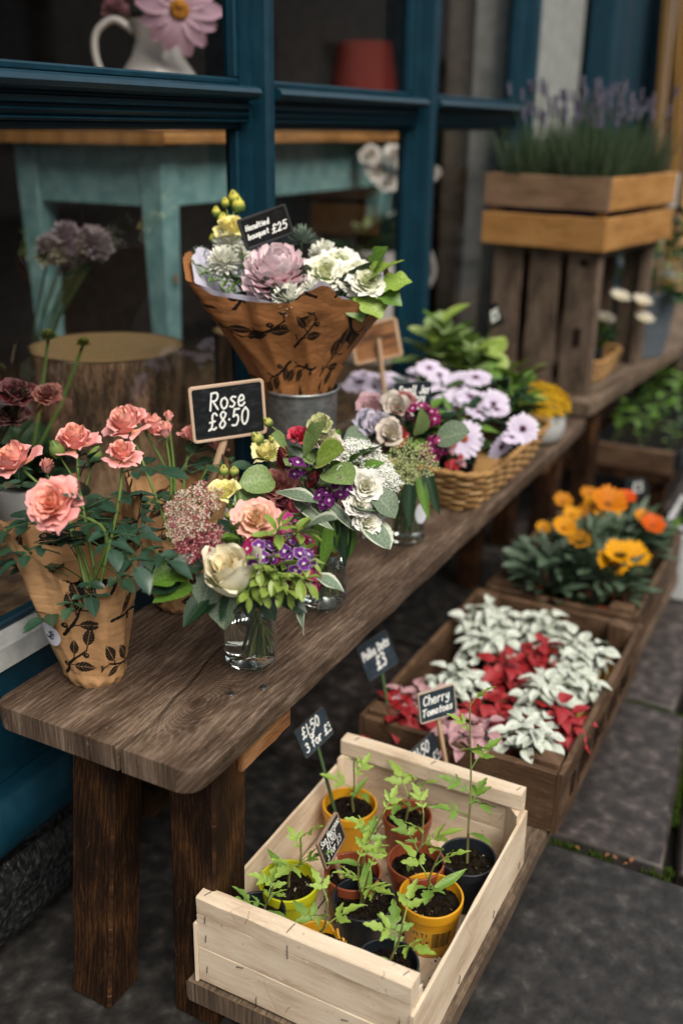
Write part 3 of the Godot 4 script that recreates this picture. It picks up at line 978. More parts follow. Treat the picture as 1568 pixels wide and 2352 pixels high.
# ---------------------------------------------------------------- inside the shop
func build_shop_inside() -> void:
	rng.seed = 12
	for a in [["floor", Vector3(6.6, 0.1, 5.2), Vector3(0.6, -0.002, -3.75), M.floor_boards], ["back_wall", Vector3(6.6, 3.3, 0.1), Vector3(0.6, 1.6, -6.3), M.taupe_wall], ["side_wall", Vector3(0.1, 3.3, 5.1), Vector3(-2.75, 1.6, -3.7), M.taupe_wall], ["partition_wall", Vector3(0.1, 3.3, 5.1), Vector3(3.75, 1.6, -3.72), M.taupe_wall], ["ceiling", Vector3(6.6, 0.1, 5.6), Vector3(0.6, 3.3, -3.75), M.taupe_wall]]:
		structure(part(self, a[0], box_mesh(a[1], 0.0), a[3], move(a[2])))
	var pf := thing("display_platform", "rough brown boarded display platform inside the shop window", "platform", Vector3(1.0, 0, -1.6))
	for k in 6:
		part(pf, "board", plank_mesh(Vector3(5.2, 0.035, 0.172), 0.004, 0.002, 10), M.platform_wood, move(Vector3(-0.6, 0.478, 0.40 - k * 0.176)))
	part(pf, "front", box_mesh(Vector3(5.2, 0.40, 0.04), 0.0), M.platform_wood, move(Vector3(-0.6, 0.255, 0.42)))
	# turquoise table
	var t := thing("painted_table", "worn turquoise painted table with bare wood top behind the glass", "table", Vector3(1.93, 0.497, -1.475))
	var L := 1.25
	var W := 0.45
	var H := 0.680
	part(t, "tabletop", plank_mesh(Vector3(L + 0.1, 0.026, W + 0.1), 0.005, 0.002), M.pine_wood, move(Vector3(L / 2, H + 0.013, -W / 2)))
	for i in 2:
		for j in 2:
			var m := MB.new()
			m.box(Vector3(0.07, H - 0.0005, 0.07), 0.004, move(Vector3(0, H / 2, 0)), Color.WHITE, 1)
			for q in m.v.size(): # turned legs are slimmer at the foot
				var slim := lerpf(0.62, 1.0, clampf(m.v[q].y / (H * 0.78), 0.0, 1.0))
				m.v[q].x *= slim
				m.v[q].z *= slim
			part(t, "leg", m.mesh(), M.turquoise_paint, move(Vector3(0.035 + i * (L - 0.07), 0, -0.035 - j * (W - 0.07))))
	for j in 2: part(t, "apron", box_mesh(Vector3(L - 0.142, 0.135, 0.022), 0.002), M.turquoise_paint, move(Vector3(L / 2, H - 0.069, -0.022 - j * (W - 0.044))))
	for i in 2: part(t, "apron", box_mesh(Vector3(0.022, 0.135, W - 0.142), 0.002, 2), M.turquoise_paint, move(Vector3(0.022 + i * (L - 0.044), H - 0.069, -W / 2)))
	for q in [[0.30, 0.60, 0.014, 0.03], [0.42, 0.655, 0.006, 0.05], [0.035, 0.38, 0.012, 0.02]]:
		part(t, "bare_patch", box_mesh(Vector3(q[2], q[3], 0.002), 0.0009), M.orange_wood, move(Vector3(q[0], q[1], -0.0102 if q[0] > 0.1 else 0.0006)))
	# white jug and its pink flowers
	var jp := Vector3(2.10, 1.2045, -1.60)
	var j := thing("white_jug", "white ceramic jug with a looped handle on the turquoise table", "jug", jp)
	var jm := MB.new()
	jm.lathe(PackedVector2Array([Vector2(0.001, 0.0), Vector2(0.055, 0.0), Vector2(0.062, 0.008), Vector2(0.088, 0.05), Vector2(0.096, 0.09), Vector2(0.088, 0.13), Vector2(0.062, 0.165), Vector2(0.05, 0.20), Vector2(0.056, 0.235), Vector2(0.062, 0.245), Vector2(0.058, 0.245), Vector2(0.046, 0.20), Vector2(0.05, 0.17), Vector2(0.08, 0.10)]), 32)
	part(j, "body", jm.mesh(), M.white_glaze)
	var hd := Vector3(-0.465, 0, -0.885)
	var path := smooth_path([hd * 0.052 + Vector3(0, 0.22, 0), hd * 0.10 + Vector3(0, 0.245, 0), hd * 0.145 + Vector3(0, 0.21, 0), hd * 0.14 + Vector3(0, 0.14, 0), hd * 0.092 + Vector3(0, 0.09, 0)])
	var hm := MB.new()
	hm.tube(path, taper(path.size(), 0.009, 0.008), 8)
	part(j, "handle", hm.mesh(), M.white_glaze)
	var pf2 := thing("cut_pink_flowers", "large pale pink flower with orange eye in the white jug", "flower", jp + Vector3(0, 0.1, 0))
	var fc := on_x(412, 22, 2.02) - (jp + Vector3(0, 0.1, 0))
	var stem := smooth_path([Vector3(0, 0.0, 0), Vector3(0.0, 0.12, 0.0), fc + Vector3(0.03, -0.01, -0.01)])
	var smb := MB.new()
	smb.tube(stem, taper(stem.size(), 0.004, 0.003), 6)
	part(pf2, "stem", smb.mesh(), M.stem_green)
	var fl := daisy(pf2, "bloom", axis_up(fc, Vector3(-0.72, -0.12, 0.55), 0.095), 13, 0.75, Color(0.66, 0.46, 0.56), Color(0.58, 0.36, 0.48), 0.2, Color(0.42, 0.17, 0.01), 0.25, 0.35)
	fl.rotate_object_local(Vector3.UP, 0.3)
	var f2 := mum(pf2, "bloom", axis_up(on_x(265, 25, 2.1) - (jp + Vector3(0, 0.1, 0)), Vector3(-0.4, 0.5, 0.4), 0.035), [Color(0.30, 0.10, 0.12), Color(0.40, 0.2, 0.22)], 50, 0.22)
	var st2 := rod([Vector3(0.01, 0.0, 0), Vector3(-0.02, 0.13, -0.02), f2.position], [0.003, 0.003, 0.002])
	part(pf2, "stem", st2, M.stem_dark)
	for k in 9: put_leaf(pf2, "leaf", "dark_leaf", "oval", Vector3(0, 0.14, 0), Vector3(rf(-1, 1), rf(0.2, 0.9), rf(-1, 0.6)), rf(0.07, 0.11))
	# sawn logs
	log_stump("sawn_log", "broad sawn log with pale flat top and dark bark beside the table", Vector3(1.50, 0.497, -1.30), 0.150, 0.318)
	log_stump("sawn_log", "slim sawn log tucked behind the paper wrapped bouquet inside the window", Vector3(1.93, 0.497, -1.245), 0.085, 0.285)
	# plants on the platform
	var pp := thing("potted_houseleek", "grey potted rosette plant with two tall green flower heads by the log", "plant", Vector3(1.30, 0.497, -1.34))
	var pot := MB.new()
	pot.lathe(PackedVector2Array([Vector2(0.001, 0), Vector2(0.07, 0), Vector2(0.09, 0.10), Vector2(0.084, 0.10), Vector2(0.08, 0.085), Vector2(0.001, 0.085)]), 24)
	part(pp, "pot", pot.mesh(), M.grey_clay)
	for k in 60: put_leaf(pp, "leaf", "dark_leaf", "oval", Vector3(rf(-0.04, 0.04), 0.085 + rf(0, 0.05), rf(-0.04, 0.04)), Vector3(rf(-1, 1), rf(0.2, 1.0), rf(-1, 1)), rf(0.06, 0.10))
	for q in [[112, 775, 0.016], [192, 790, 0.013]]:
		var h := on_x(q[0], q[1], 1.30) - pp.position
		part(pp, "stalk", rod([Vector3(rf(-0.02, 0.02), 0.1, 0), h * Vector3(0.6, 0.6, 0.6) + Vector3(0, 0.03, 0), h], [0.004, 0.004, 0.003]), M.stem_green)
		var hm2 := mum(pp, "flower_head", axis_up(h, Vector3(0, 1, 0), q[2]), [Color(0.10, 0.15, 0.03), Color(0.20, 0.22, 0.05)], 40, 0.3)
		hm2.set_meta("label", "green seed head")
	var rd := thing("red_rose_bunch", "dark red and coral roses standing low behind the glass", "flowers", Vector3(1.12, 0.497, -1.36))
	var vs := MB.new()
	vs.lathe(PackedVector2Array([Vector2(0.001, 0), Vector2(0.06, 0), Vector2(0.075, 0.12), Vector2(0.07, 0.12), Vector2(0.055, 0.01), Vector2(0.001, 0.01)]), 20)
	part(rd, "bucket", vs.mesh(), M.zinc)
	for q in [[42, 912, 0.034, 0.085, 0.010, 0.016], [110, 912, 0.024, 0.20, 0.06, 0.045], [30, 960, 0.026, 0.06, 0.010, 0.014]]:
		var h := on_x(q[0], q[1], 1.12) - rd.position
		part(rd, "stem", rod([Vector3(0, 0.02, 0), h * 0.6 + Vector3(0, 0.02, 0), h], [0.003, 0.003, 0.003]), M.stem_dark)
		rose(rd, axis_up(h, Vector3(-0.3, 1, 0.3), q[2]), "open", [Color(q[3], q[4], q[5]), Color(q[3] * 0.8, q[4] * 0.8, q[5] * 0.8)])
	for k in 22: put_leaf(rd, "leaf", "dark_leaf", "oval", Vector3(rf(-0.04, 0.04), 0.12, rf(-0.04, 0.04)), Vector3(rf(-1, 1), rf(0.3, 1.0), rf(-1, 1)), rf(0.05, 0.08))
	# pale posy between the table legs
	var pl := thing("pale_flower_bunch", "bunch of pale mauve and cream flowers under the turquoise table", "flowers", Vector3(1.68, 0.497, -1.72))
	part(pl, "vase", vs.mesh(), M.zinc)
	for k in 12:
		var q := on_x(rf(90, 260), rf(540, 600), 1.68) - pl.position
		part(pl, "stem", rod([Vector3(0, 0.05, 0), q * 0.5 + Vector3(0, 0.08, 0), q], [0.002, 0.002, 0.002], 4), M.stem_dark)
		mum(pl, "bloom", axis_up(q, Vector3(rf(-0.5, 0), 1, rf(0, 0.5)), rf(0.022, 0.034)), [Color(0.26, 0.21, 0.24), Color(0.33, 0.28, 0.29)] if k < 8 else [Color(0.24, 0.25, 0.15), Color(0.30, 0.30, 0.20)], 40, 0.3)
	# white flowers and jug further in, left of the second post
	var wj := thing("enamel_jug", "white enamel jug with curved handle beyond the second post", "jug", Vector3(2.95, 0.497, -1.42))
	var wm := MB.new()
	wm.lathe(PackedVector2Array([Vector2(0.001, 0), Vector2(0.10, 0), Vector2(0.12, 0.02), Vector2(0.115, 0.20), Vector2(0.075, 0.31), Vector2(0.085, 0.36), Vector2(0.08, 0.36), Vector2(0.07, 0.31), Vector2(0.10, 0.2)]), 28)
	part(wj, "body", wm.mesh(), M.white_glaze)
	var wp := smooth_path([Vector3(0.08, 0.34, 0.03), Vector3(0.15, 0.36, 0.10), Vector3(0.17, 0.26, 0.13), Vector3(0.10, 0.15, 0.06)])
	var wh := MB.new()
	wh.tube(wp, taper(wp.size(), 0.011, 0.009), 8)
	part(wj, "handle", wh.mesh(), M.white_glaze)
	var wf := thing("white_flower_bunch", "full white blooms and pale leaves in the enamel jug", "flowers", Vector3(2.95, 0.80, -1.42))
	for k in 5:
		var q := on_x([865, 905, 850, 890, 985][k], [395, 360, 360, 420, 400][k], 2.9) - wf.position
		part(wf, "stem", rod([Vector3(0, 0.0, 0), q * 0.5, q], [0.003, 0.003, 0.002], 4), M.stem_dark)
		rose(wf, axis_up(q, Vector3(-0.6, 0.6, 0.4), 0.034), "open", [Color(0.66, 0.64, 0.60), Color(0.62, 0.57, 0.53)])
	for k in 30: put_leaf(wf, "leaf", "soft_leaf" if k % 2 else "dark_leaf", "oval", Vector3(rf(-0.04, 0.04), rf(0, 0.1), rf(-0.04, 0.04)), Vector3(rf(-1, 1), rf(0.2, 1.2), rf(-1, 1)), rf(0.08, 0.14))
	var rs := thing("red_lamp_shade", "small red shade on a dark stand at the back of the shop", "lamp", Vector3(3.3, 0.515, -1.65))
	var rm := MB.new()
	rm.lathe(PackedVector2Array([Vector2(0.12, 0.78), Vector2(0.09, 0.97), Vector2(0.088, 0.97), Vector2(0.118, 0.78)]), 24)
	part(rs, "shade", rm.mesh(), M.red_cloth)
	part(rs, "stand", rod([Vector3(0, -0.0175, 0), Vector3(0, 0.4, 0), Vector3(0, 0.9, 0)], [0.05, 0.012, 0.012], 10), M.dark_wood)
	var ch := thing("bentwood_chair", "dark brown chair with rounded back inside beyond the second post", "chair", Vector3(3.42, 0.497, -1.40))
	var ring := []
	for k in 13: ring.append(Vector3(0, 0.25 + 0.20 * sin(PI * k / 12.0), 0.16 * cos(PI * k / 12.0)))
	var cm := MB.new()
	cm.tube(PackedVector3Array(ring), taper(13, 0.014, 0.014), 6)
	part(ch, "back_hoop", cm.mesh(), M.dark_wood)
	part(ch, "back_panel", box_mesh(Vector3(0.012, 0.30, 0.22), 0.004, 1), M.dark_wood, move(Vector3(0.004, 0.27, 0)))
	part(ch, "seat", box_mesh(Vector3(0.30, 0.03, 0.34), 0.008), M.dark_wood, move(Vector3(0.14, 0.115, 0)))
	for i in 2:
		for k in 2: part(ch, "leg", rod([Vector3(0.02 + i * 0.24, 0.0, -0.14 + k * 0.28), Vector3(0.02 + i * 0.24, 0.1, -0.14 + k * 0.28)], [0.014, 0.016]), M.dark_wood)
	var rc := thing("red_apron", "dull red cloth apron hanging at the side of the shop", "cloth", Vector3(1.35, 0.75, -1.95))
	var am := MB.new()
	var pts := PackedVector3Array()
	var uvs := PackedVector2Array()
	for r in 9:
		for k in 13:
			var w := lerpf(0.10, 0.24, r / 8.0)
			pts.append(Vector3((k / 12.0 - 0.5) * w * 0.5, 0.42 - r * 0.055, (k / 12.0 - 0.5) * w + 0.012 * sin(k * 1.5) * r / 8.0))
			uvs.append(Vector2(k / 12.0, r / 8.0))
	am.sheet(13, 9, pts, uvs)
	part(rc, "cloth", am.mesh(), M.red_cloth)
	part(rc, "rail", rod([Vector3(0, 0.425, -0.4), Vector3(0, 0.425, 0.2)], [0.01, 0.01]), M.dark_wood)
	for e in [-0.38, 0.18]: part(rc, "rail_post", rod([Vector3(0, -0.253, e), Vector3(0, 0.425, e)], [0.012, 0.012]), M.dark_wood)

func log_stump(called: String, label: String, at: Vector3, r: float, h: float) -> void:
	var o := thing(called, label, "log", at, "sawn logs in the window")
	var n := noise(int(at.x * 100), 1.0, 3)
	var m := MB.new()
	var seg := 48
	var first := 0
	var edge := []
	for i in 7:
		for k in seg + 1:
			var a := TAU * (k % seg) / seg
			var rr := r * (1.0 + 0.05 * n.get_noise_2d(cos(a) * 1.5, sin(a) * 1.5) + 0.03 * n.get_noise_3d(cos(a) * 9, i * 0.3, sin(a) * 9))
			var q := Vector3(rr * cos(a), h * i / 6.0, rr * sin(a))
			m.p(q, Vector2(h * i / 6.0, a * r))
			if i == 6: edge.append(q)
	for i in 6:
		for k in seg:
			var a := first + i * (seg + 1) + k
			m.quad(a, a + 1, a + seg + 2, a + seg + 1)
	part(o, "bark", m.mesh(), M.bark)
	var t := MB.new()
	for ring in 10:
		for k in seg:
			var q: Vector3 = edge[k] * Vector3(1, 0, 1) * (1.0 - ring / 9.0) * 0.985
			var tone := 0.75 + 0.25 * n.get_noise_2d(ring * 3.0, 0.0) + (0.0 if ring > 0 else -0.4)
			t.p(q + Vector3(0, h + 0.001, 0), Vector2.ZERO, Color(0.26 * tone, 0.18 * tone, 0.085 * tone))
	for ring in 9:
		for k in seg:
			t.quad(ring * seg + k, ring * seg + (k + 1) % seg, (ring + 1) * seg + (k + 1) % seg, (ring + 1) * seg + k)
	part(o, "sawn_face", t.mesh(), M.petal_thick)

# ---------------------------------------------------------------- over the road (mirrored in the panes)
func build_street_opposite() -> void:
	rng.seed = 14
	var o := thing("terrace_house", "dark stone terrace across the road from the shop", "building", Vector3(26, -0.09, 8.6))
	var m := MB.new()
	m.box(Vector3(76, 2.6, 0.6), 0.0, move(Vector3(0, 4.2, 0.3)))
	m.box(Vector3(76, 0.9, 0.6), 0.0, move(Vector3(0, 0.45, 0.3)))
	m.box(Vector3(76, 1.4, 0.6), 0.0, move(Vector3(0, 8.0, 0.3)))
	for k in 26:
		for r in 2: m.box(Vector3(1.7, [2.0, 1.8][r], 0.6), 0.0, move(Vector3(-37.15 + k * 2.972, [1.9, 6.4][r], 0.3)))
	part(o, "wall", m.mesh(), M.facade_stone)
	for k in 25:
		for r in 2:
			var w := part(o, "window", box_mesh(Vector3(1.272, [2.0, 1.8][r], 0.06), 0.0), M.street_glass, move(Vector3(-35.664 + k * 2.972, [1.9, 6.4][r], 0.3)))
			part(w, "pane", box_mesh(Vector3(1.1, [1.86, 1.66][r], 0.01), 0.0), M.street_glass, move(Vector3(0, 0, -0.036)))
			part(w, "glazing_bar", box_mesh(Vector3(1.1, 0.05, 0.02), 0.0), M.white_paint, move(Vector3(0, 0, -0.052)))
	var rf2 := MB.new()
	rf2.box(Vector3(76.4, 0.15, 4.0), 0.0, Transform3D(Basis(Vector3.RIGHT, -0.6), Vector3(0, 9.7, 1.4)))
	part(o, "roof", rf2.mesh(), M.flagstone_1)
	m = MB.new()
	m.box(Vector3(110, 0.1, 1.4), 0.0, move(Vector3(25, -0.04, 8.1)))
	structure(part(self, "far_pavement", m.mesh(), M.flagstone_1))

# ---------------------------------------------------------------- leaves and flowers
var leaf_cache := {}
var rose_cache := {}
func leaf_shape(kind: String, sd: int) -> MB:
	var r := RandomNumberGenerator.new()
	r.seed = sd * 31 + kind.hash() % 1000
	var m := MB.new()
	var n := 14 if kind in ["oval", "lobed", "ivy"] else 8
	var fold := r.randf_range(0.15, 0.45)
	var droop := r.randf_range(0.05, 0.35)
	if kind == "broad": droop = r.randf_range(0.35, 0.75)
	var wave := r.randf_range(0.0, 0.03)
	var twist := r.randf_range(-0.35, 0.35)
	var bend := r.randf_range(-0.12, 0.12)
	var pts := PackedVector3Array()
	var uvs := PackedVector2Array()
	for i in n + 1:
		var t := float(i) / n
		var w := 0.0
		match kind:
			"broad": w = 0.33 * pow(sin(PI * pow(t, 0.85)), 0.75)
			"oval": w = 0.30 * pow(sin(PI * pow(t, 0.78)), 0.85) * (1.0 + (0.05 if i % 2 else -0.05))
			"round": w = 0.44 * pow(maxf(sin(PI * t), 0.0), 0.55)
			"lance": w = 0.12 * pow(sin(PI * pow(t, 0.7)), 0.8)
			"obovate": w = 0.21 * pow(sin(PI * pow(t, 1.25)), 0.8)
			"strap": w = 0.075 * pow(sin(PI * clampf(0.06 + 0.94 * pow(t, 1.4), 0, 1)), 0.6)
			"lobed": w = 0.25 * pow(sin(PI * pow(t, 0.68)), 0.8) * (0.55 + 0.5 * absf(sin(t * PI * 2.6 + 0.5)))
			"ivy": w = 0.50 * pow(sin(PI * pow(t, 0.7)), 0.6) * (0.62 + 0.4 * absf(sin(t * PI * 2.0 + 0.7)))
			"grass": w = 0.03 * (1.0 - t * t)
		w = maxf(w, 0.004)
		for k in 5:
			var s := (k - 2) / 2.0
			var x := s * w
			var y := fold * absf(x) - droop * t * t * 0.8 + wave * sin(t * 11.0 + s * 2.0) * absf(s)
			var a := twist * t
			var q := Vector3(x * cos(a) - y * sin(a) + bend * t * t, x * sin(a) + y * cos(a), t)
			if kind == "lobed" and absf(s) == 1.0: q.z += 0.035
			pts.append(q)
			uvs.append(Vector2((s + 1) / 2 * 0.96 + 0.02, t * 0.96 + 0.02))
	m.sheet(5, n + 1, pts, uvs)
	return m
func leaf_mesh(kind: String, variant: int) -> ArrayMesh:
	var key := "%s%d" % [kind, variant]
	if not leaf_cache.has(key):
		var m := MB.new()
		if kind == "tomato":
			# a stalk with five toothed leaflets
			var r := RandomNumberGenerator.new()
			r.seed = 900 + variant
			var path := smooth_path([Vector3.ZERO, Vector3(0, 0.06, 0.3), Vector3(0.02, 0.03, 0.66)], 4)
			m.tube(path, taper(path.size(), 0.022, 0.012), 5)
			for i in m.uv.size(): m.uv[i] = Vector2(0.5, 0.5)
			m.add(leaf_shape("lobed", variant), look(Vector3(0.02, 0.03, 0.60), Vector3(r.randf_range(-0.1, 0.1), -0.1, 1), Vector3.UP, 0.62))
			for e in ([[0.44, 0.50]] if variant % 2 else [[0.22, 0.30], [0.48, 0.48]]):
				for s in [-1.0, 1.0]:
					m.add(leaf_shape("lobed", variant + int(s) + 5), look(Vector3(0, 0.045, e[0] + s * 0.02), Vector3(s, r.randf_range(-0.1, 0.25), r.randf_range(0.5, 0.9)), Vector3.UP, e[1] * r.randf_range(0.8, 1.1)))
		else:
			m = leaf_shape(kind, variant)
		leaf_cache[key] = m.mesh()
	return leaf_cache[key]
func put_leaf(parent: Node, called: String, material: String, kind: String, base: Vector3, dir: Vector3, length: float, up := Vector3.UP) -> MeshInstance3D:
	return part(parent, called, leaf_mesh(kind, rng.randi() % 4), M[material], look(base, dir, up + Vector3(rf(-0.3, 0.3), 0, rf(-0.3, 0.3)), length))
func stem(parent: Node, called: String, pts: Array, r0: float, r1: float, material := "stem_green", sides := 6) -> MeshInstance3D:
	var m := MB.new()
	var path := smooth_path(pts, 5)
	m.tube(path, taper(path.size(), r0, r1), sides)
	return part(parent, called, m.mesh(), M[material])

# layers of [count, inner radius, outer radius, height, half width, lip, rise]
const ROSES := {
	"open": [[3, 0.05, 0.14, 0.62, 1.6, 0.0, 0.05], [4, 0.08, 0.26, 0.66, 1.25, 0.06, 0.04], [5, 0.10, 0.42, 0.66, 0.95, 0.14, 0.03], [5, 0.12, 0.62, 0.58, 0.80, 0.24, 0.02], [6, 0.12, 0.82, 0.44, 0.70, 0.34, 0.0], [6, 0.12, 1.0, 0.30, 0.56, 0.30, -0.02]],
	"half": [[3, 0.06, 0.16, 1.04, 1.6, 0.0, 0.05], [4, 0.12, 0.30, 1.06, 1.25, 0.05, 0.03], [4, 0.18, 0.46, 1.02, 1.1, 0.14, 0.02], [5, 0.22, 0.70, 0.84, 0.90, 0.32, 0.0], [5, 0.20, 1.02, 0.46, 0.60, 0.42, -0.03]],
	"cup": [[3, 0.05, 0.20, 1.16, 1.5, 0.02, 0.02], [4, 0.14, 0.34, 1.22, 1.25, 0.06, 0.0], [4, 0.24, 0.50, 1.28, 1.15, 0.09, 0.0], [5, 0.34, 0.66, 1.32, 0.98, 0.12, 0.0], [5, 0.44, 0.80, 1.26, 0.90, 0.20, -0.02]],
	"bud": [[3, 0.12, 0.22, 1.3, 1.5, 0.0, 0.0], [4, 0.22, 0.38, 1.25, 1.2, 0.08, 0.0], [4, 0.26, 0.52, 1.1, 0.95, 0.22, -0.02]],
	"bell": [[3, 0.08, 0.30, 0.9, 1.3, 0.10, 0.0], [4, 0.14, 0.55, 0.95, 1.0, 0.24, 0.0], [4, 0.16, 0.80, 0.80, 0.85, 0.40, -0.02]],
}
func petal_mesh(style: String, layer: int, variant: int, col: Color) -> ArrayMesh:
	var key := "%s%d%d%s" % [style, layer, variant, col.to_html()]
	if rose_cache.has(key): return rose_cache[key]
	var L: Array = ROSES[style][layer]
	var n := noise(variant * 17 + layer, 1.0, 2)
	var pts := PackedVector3Array()
	var uvs := PackedVector2Array()
	var cols := PackedColorArray()
	var R := 9
	var C := 9
	for i in R:
		var t := float(i) / (R - 1)
		for k in C:
			var s := (k - (C - 1) / 2.0) / ((C - 1) / 2.0)
			var tip := pow(maxf(0.0, t - 0.62) / 0.38, 2.0)
			var ruff := n.get_noise_2d(s * 1.4 + variant * 3.0, t * 1.2) * 0.13 * t
			var r: float = lerpf(L[1], L[2], pow(sin(t * PI * 0.5), 0.75)) + L[5] * 0.35 * tip * (1.0 + 0.4 * absf(s)) + ruff
			var half: float = L[4] * (0.30 + 0.70 * pow(sin(PI * (0.10 + 0.62 * t)), 0.8))
			var y: float = L[6] + L[3] * (t - 0.24 * absf(s) * absf(s) * t * t + 0.05 * tip * (1.0 - absf(s)) - 0.28 * L[5] * tip * (1.0 + 1.2 * s * s)) + n.get_noise_2d(s * 2.2 + 40.0, variant * 5.0) * 0.07 * t * t
			pts.append(Vector3(r * sin(s * half), y, r * cos(s * half)))
			uvs.append(Vector2(s, t))
			var foot := smoothstep(0.0, 0.4, t)
			var vein := 1.0 + 0.09 * n.get_noise_2d(s * 9.0, 60.0 + t)
			var hem := 0.07 * smoothstep(0.72, 1.0, t + 0.12 * absf(s))
			cols.append(Color(col.r * vein, col.g * vein * lerpf(1.25, 1.0, foot), col.b * vein * lerpf(0.75, 1.0, foot)).lerp(Color(0.9, 0.74, 0.70) if col.g < 0.6 * col.r else Color(0.88, 0.88, 0.82), hem))
	var m := MB.new()
	m.sheet(C, R, pts, uvs, cols)
	rose_cache[key] = m.mesh()
	return rose_cache[key]
# cols are [outer, inner]
func rose(parent: Node, xf: Transform3D, style: String, cols: Array, called := "rose", sepals := true) -> Node3D:
	var o := knot(parent, called, xf)
	var layers: Array = ROSES[style]
	var start := rf(0, TAU)
	for l in layers.size():
		var t := float(l) / (layers.size() - 1)
		var col: Color = (cols[1] as Color).lerp(cols[0], t)
		for k in layers[l][0]:
			var tint := 1.0 if k % 2 else 0.93
			var lax := 0.06 + 0.14 * t * t
			var b := Basis(Vector3.UP, start + l * 0.75 + TAU * k / layers[l][0] + rf(-0.14, 0.14)) * Basis(Vector3.RIGHT, rf(-lax, lax)) * Basis(Vector3(0, 0, 1), rf(-lax, lax) * 0.6)
			part(o, "petal", petal_mesh(style, l, k % 3, Color(col.r * tint, col.g * tint, col.b * tint)), M.petal, Transform3D(b.scaled(Vector3.ONE * rf(1.0 - lax * 0.7, 1.0 + lax * 0.5)), Vector3.ZERO))
	if sepals:
		var m := MB.new()
		for k in 5: m.add(leaf_shape("lance", k % 4), Transform3D(Basis(Vector3.UP, TAU * k / 5.0), Vector3.ZERO) * look(Vector3(0, -0.05, 0.05), Vector3(0, rf(-0.6, 0.3), 1), Vector3.UP, 0.65))
		m.lathe(PackedVector2Array([Vector2(0.01, -0.2), Vector2(0.13, -0.12), Vector2(0.14, 0.0), Vector2(0.05, 0.05)]), 8)
		part(o, "sepals", m.mesh(), M.rose_leaf_pale)
	return o
func bud(parent: Node, xf: Transform3D, tip: Color, called := "bud", plump := 0.42) -> MeshInstance3D:
	var m := MB.new()
	m.lathe(PackedVector2Array([Vector2(0.02, 0.0), Vector2(plump * 0.8, 0.14), Vector2(plump, 0.38), Vector2(plump * 0.78, 0.66), Vector2(plump * 0.34, 0.90), Vector2(0.02, 1.0)]), 10, Color(0.12, 0.19, 0.045))
	for k in 4: m.add(leaf_shape("lance", k), Transform3D(Basis(Vector3.UP, TAU * k / 4.0), Vector3.ZERO) * look(Vector3(0, 0.1, plump * 0.85), Vector3(0, 1.0, -0.12), Vector3(0, 0, 1), 0.95), Color(0.10, 0.17, 0.04))
	for i in m.v.size():
		if m.v[i].y > 0.5 and i < 66: m.c[i] = tip
	return part(parent, called, m.mesh(), M.petal, xf)
func mum(parent: Node, called: String, xf: Transform3D, cols: Array, n := 90, width := 0.16, low := -0.25, cup := 0.25) -> MeshInstance3D:
	var m := MB.new()
	for k in n:
		var y := lerpf(1.0, low, (k + 0.5) / n)
		var a := k * 2.39996
		var d := Vector3(cos(a) * sqrt(maxf(0, 1 - y * y)), y, sin(a) * sqrt(maxf(0, 1 - y * y)))
		d = (d + Vector3(rf(-0.08, 0.08), rf(-0.08, 0.08), rf(-0.08, 0.08))).normalized()
		var side := d.cross(Vector3(0.1, 1, 0.05)).normalized()
		var inner := side.cross(d)
		if inner.y < 0: inner = -inner
		var col: Color = (cols[0] as Color).lerp(cols[1], rng.randf())
		var L := rf(0.88, 1.08)
		var pts := PackedVector3Array()
		var cc := PackedColorArray()
		for i in 4:
			var t := i / 3.0
			var w: float = width * [0.35, 0.9, 1.0, 0.45][i]
			var cen := d * lerpf(0.25, L, t) + inner * cup * (t * t - t) * 0.8
			for s in [-1.0, 0.0, 1.0]:
				pts.append(cen + side * s * w + inner * absf(s) * width * 0.35)
				cc.append(col)
		m.sheet(3, 4, pts, PackedVector2Array(), cc)
	return part(parent, called, m.mesh(), M.petal, xf)
func daisy(parent: Node, called: String, xf: Transform3D, n: int, width: float, inner: Color, outer: Color, cup: float, eye: Color, eye_r: float, droop := 0.0) -> MeshInstance3D:
	var m := MB.new()
	for k in n:
		var a := TAU * k / n + rf(-0.06, 0.06)
		var d := Vector3(cos(a), 0, sin(a))
		var side := Vector3(-sin(a), 0, cos(a))
		var L := rf(0.9, 1.05)
		var lift := rf(-0.05, 0.05)
		var pts := PackedVector3Array()
		var cc := PackedColorArray()
		for i in 5:
			var t := i / 4.0
			var w: float = width * [0.35, 0.8, 1.0, 0.92, 0.35][i] * TAU / n * 1.15
			for s in [-1.0, 0.0, 1.0]:
				pts.append(d * lerpf(0.12, L, t) + Vector3.UP * (cup * t + lift * t - droop * t * t + absf(s) * 0.04) + side * s * w * 0.5 * (1.0 if n > 8 else 1.4))
				cc.append(inner.lerp(outer, t))
		m.sheet(3, 5, pts, PackedVector2Array(), cc)
	var o := part(parent, called, m.mesh(), M.petal, xf)
	var e := MB.new()
	e.lathe(PackedVector2Array([Vector2(eye_r, 0.0), Vector2(eye_r * 0.9, 0.09), Vector2(eye_r * 0.55, 0.13), Vector2(0.005, 0.11)]), 12, eye)
	for i in e.v.size(): e.v[i] += Vector3(rf(-0.02, 0.02), rf(-0.03, 0.03), rf(-0.02, 0.02))
	part(o, "eye", e.mesh(), M.petal_thick)
	return o
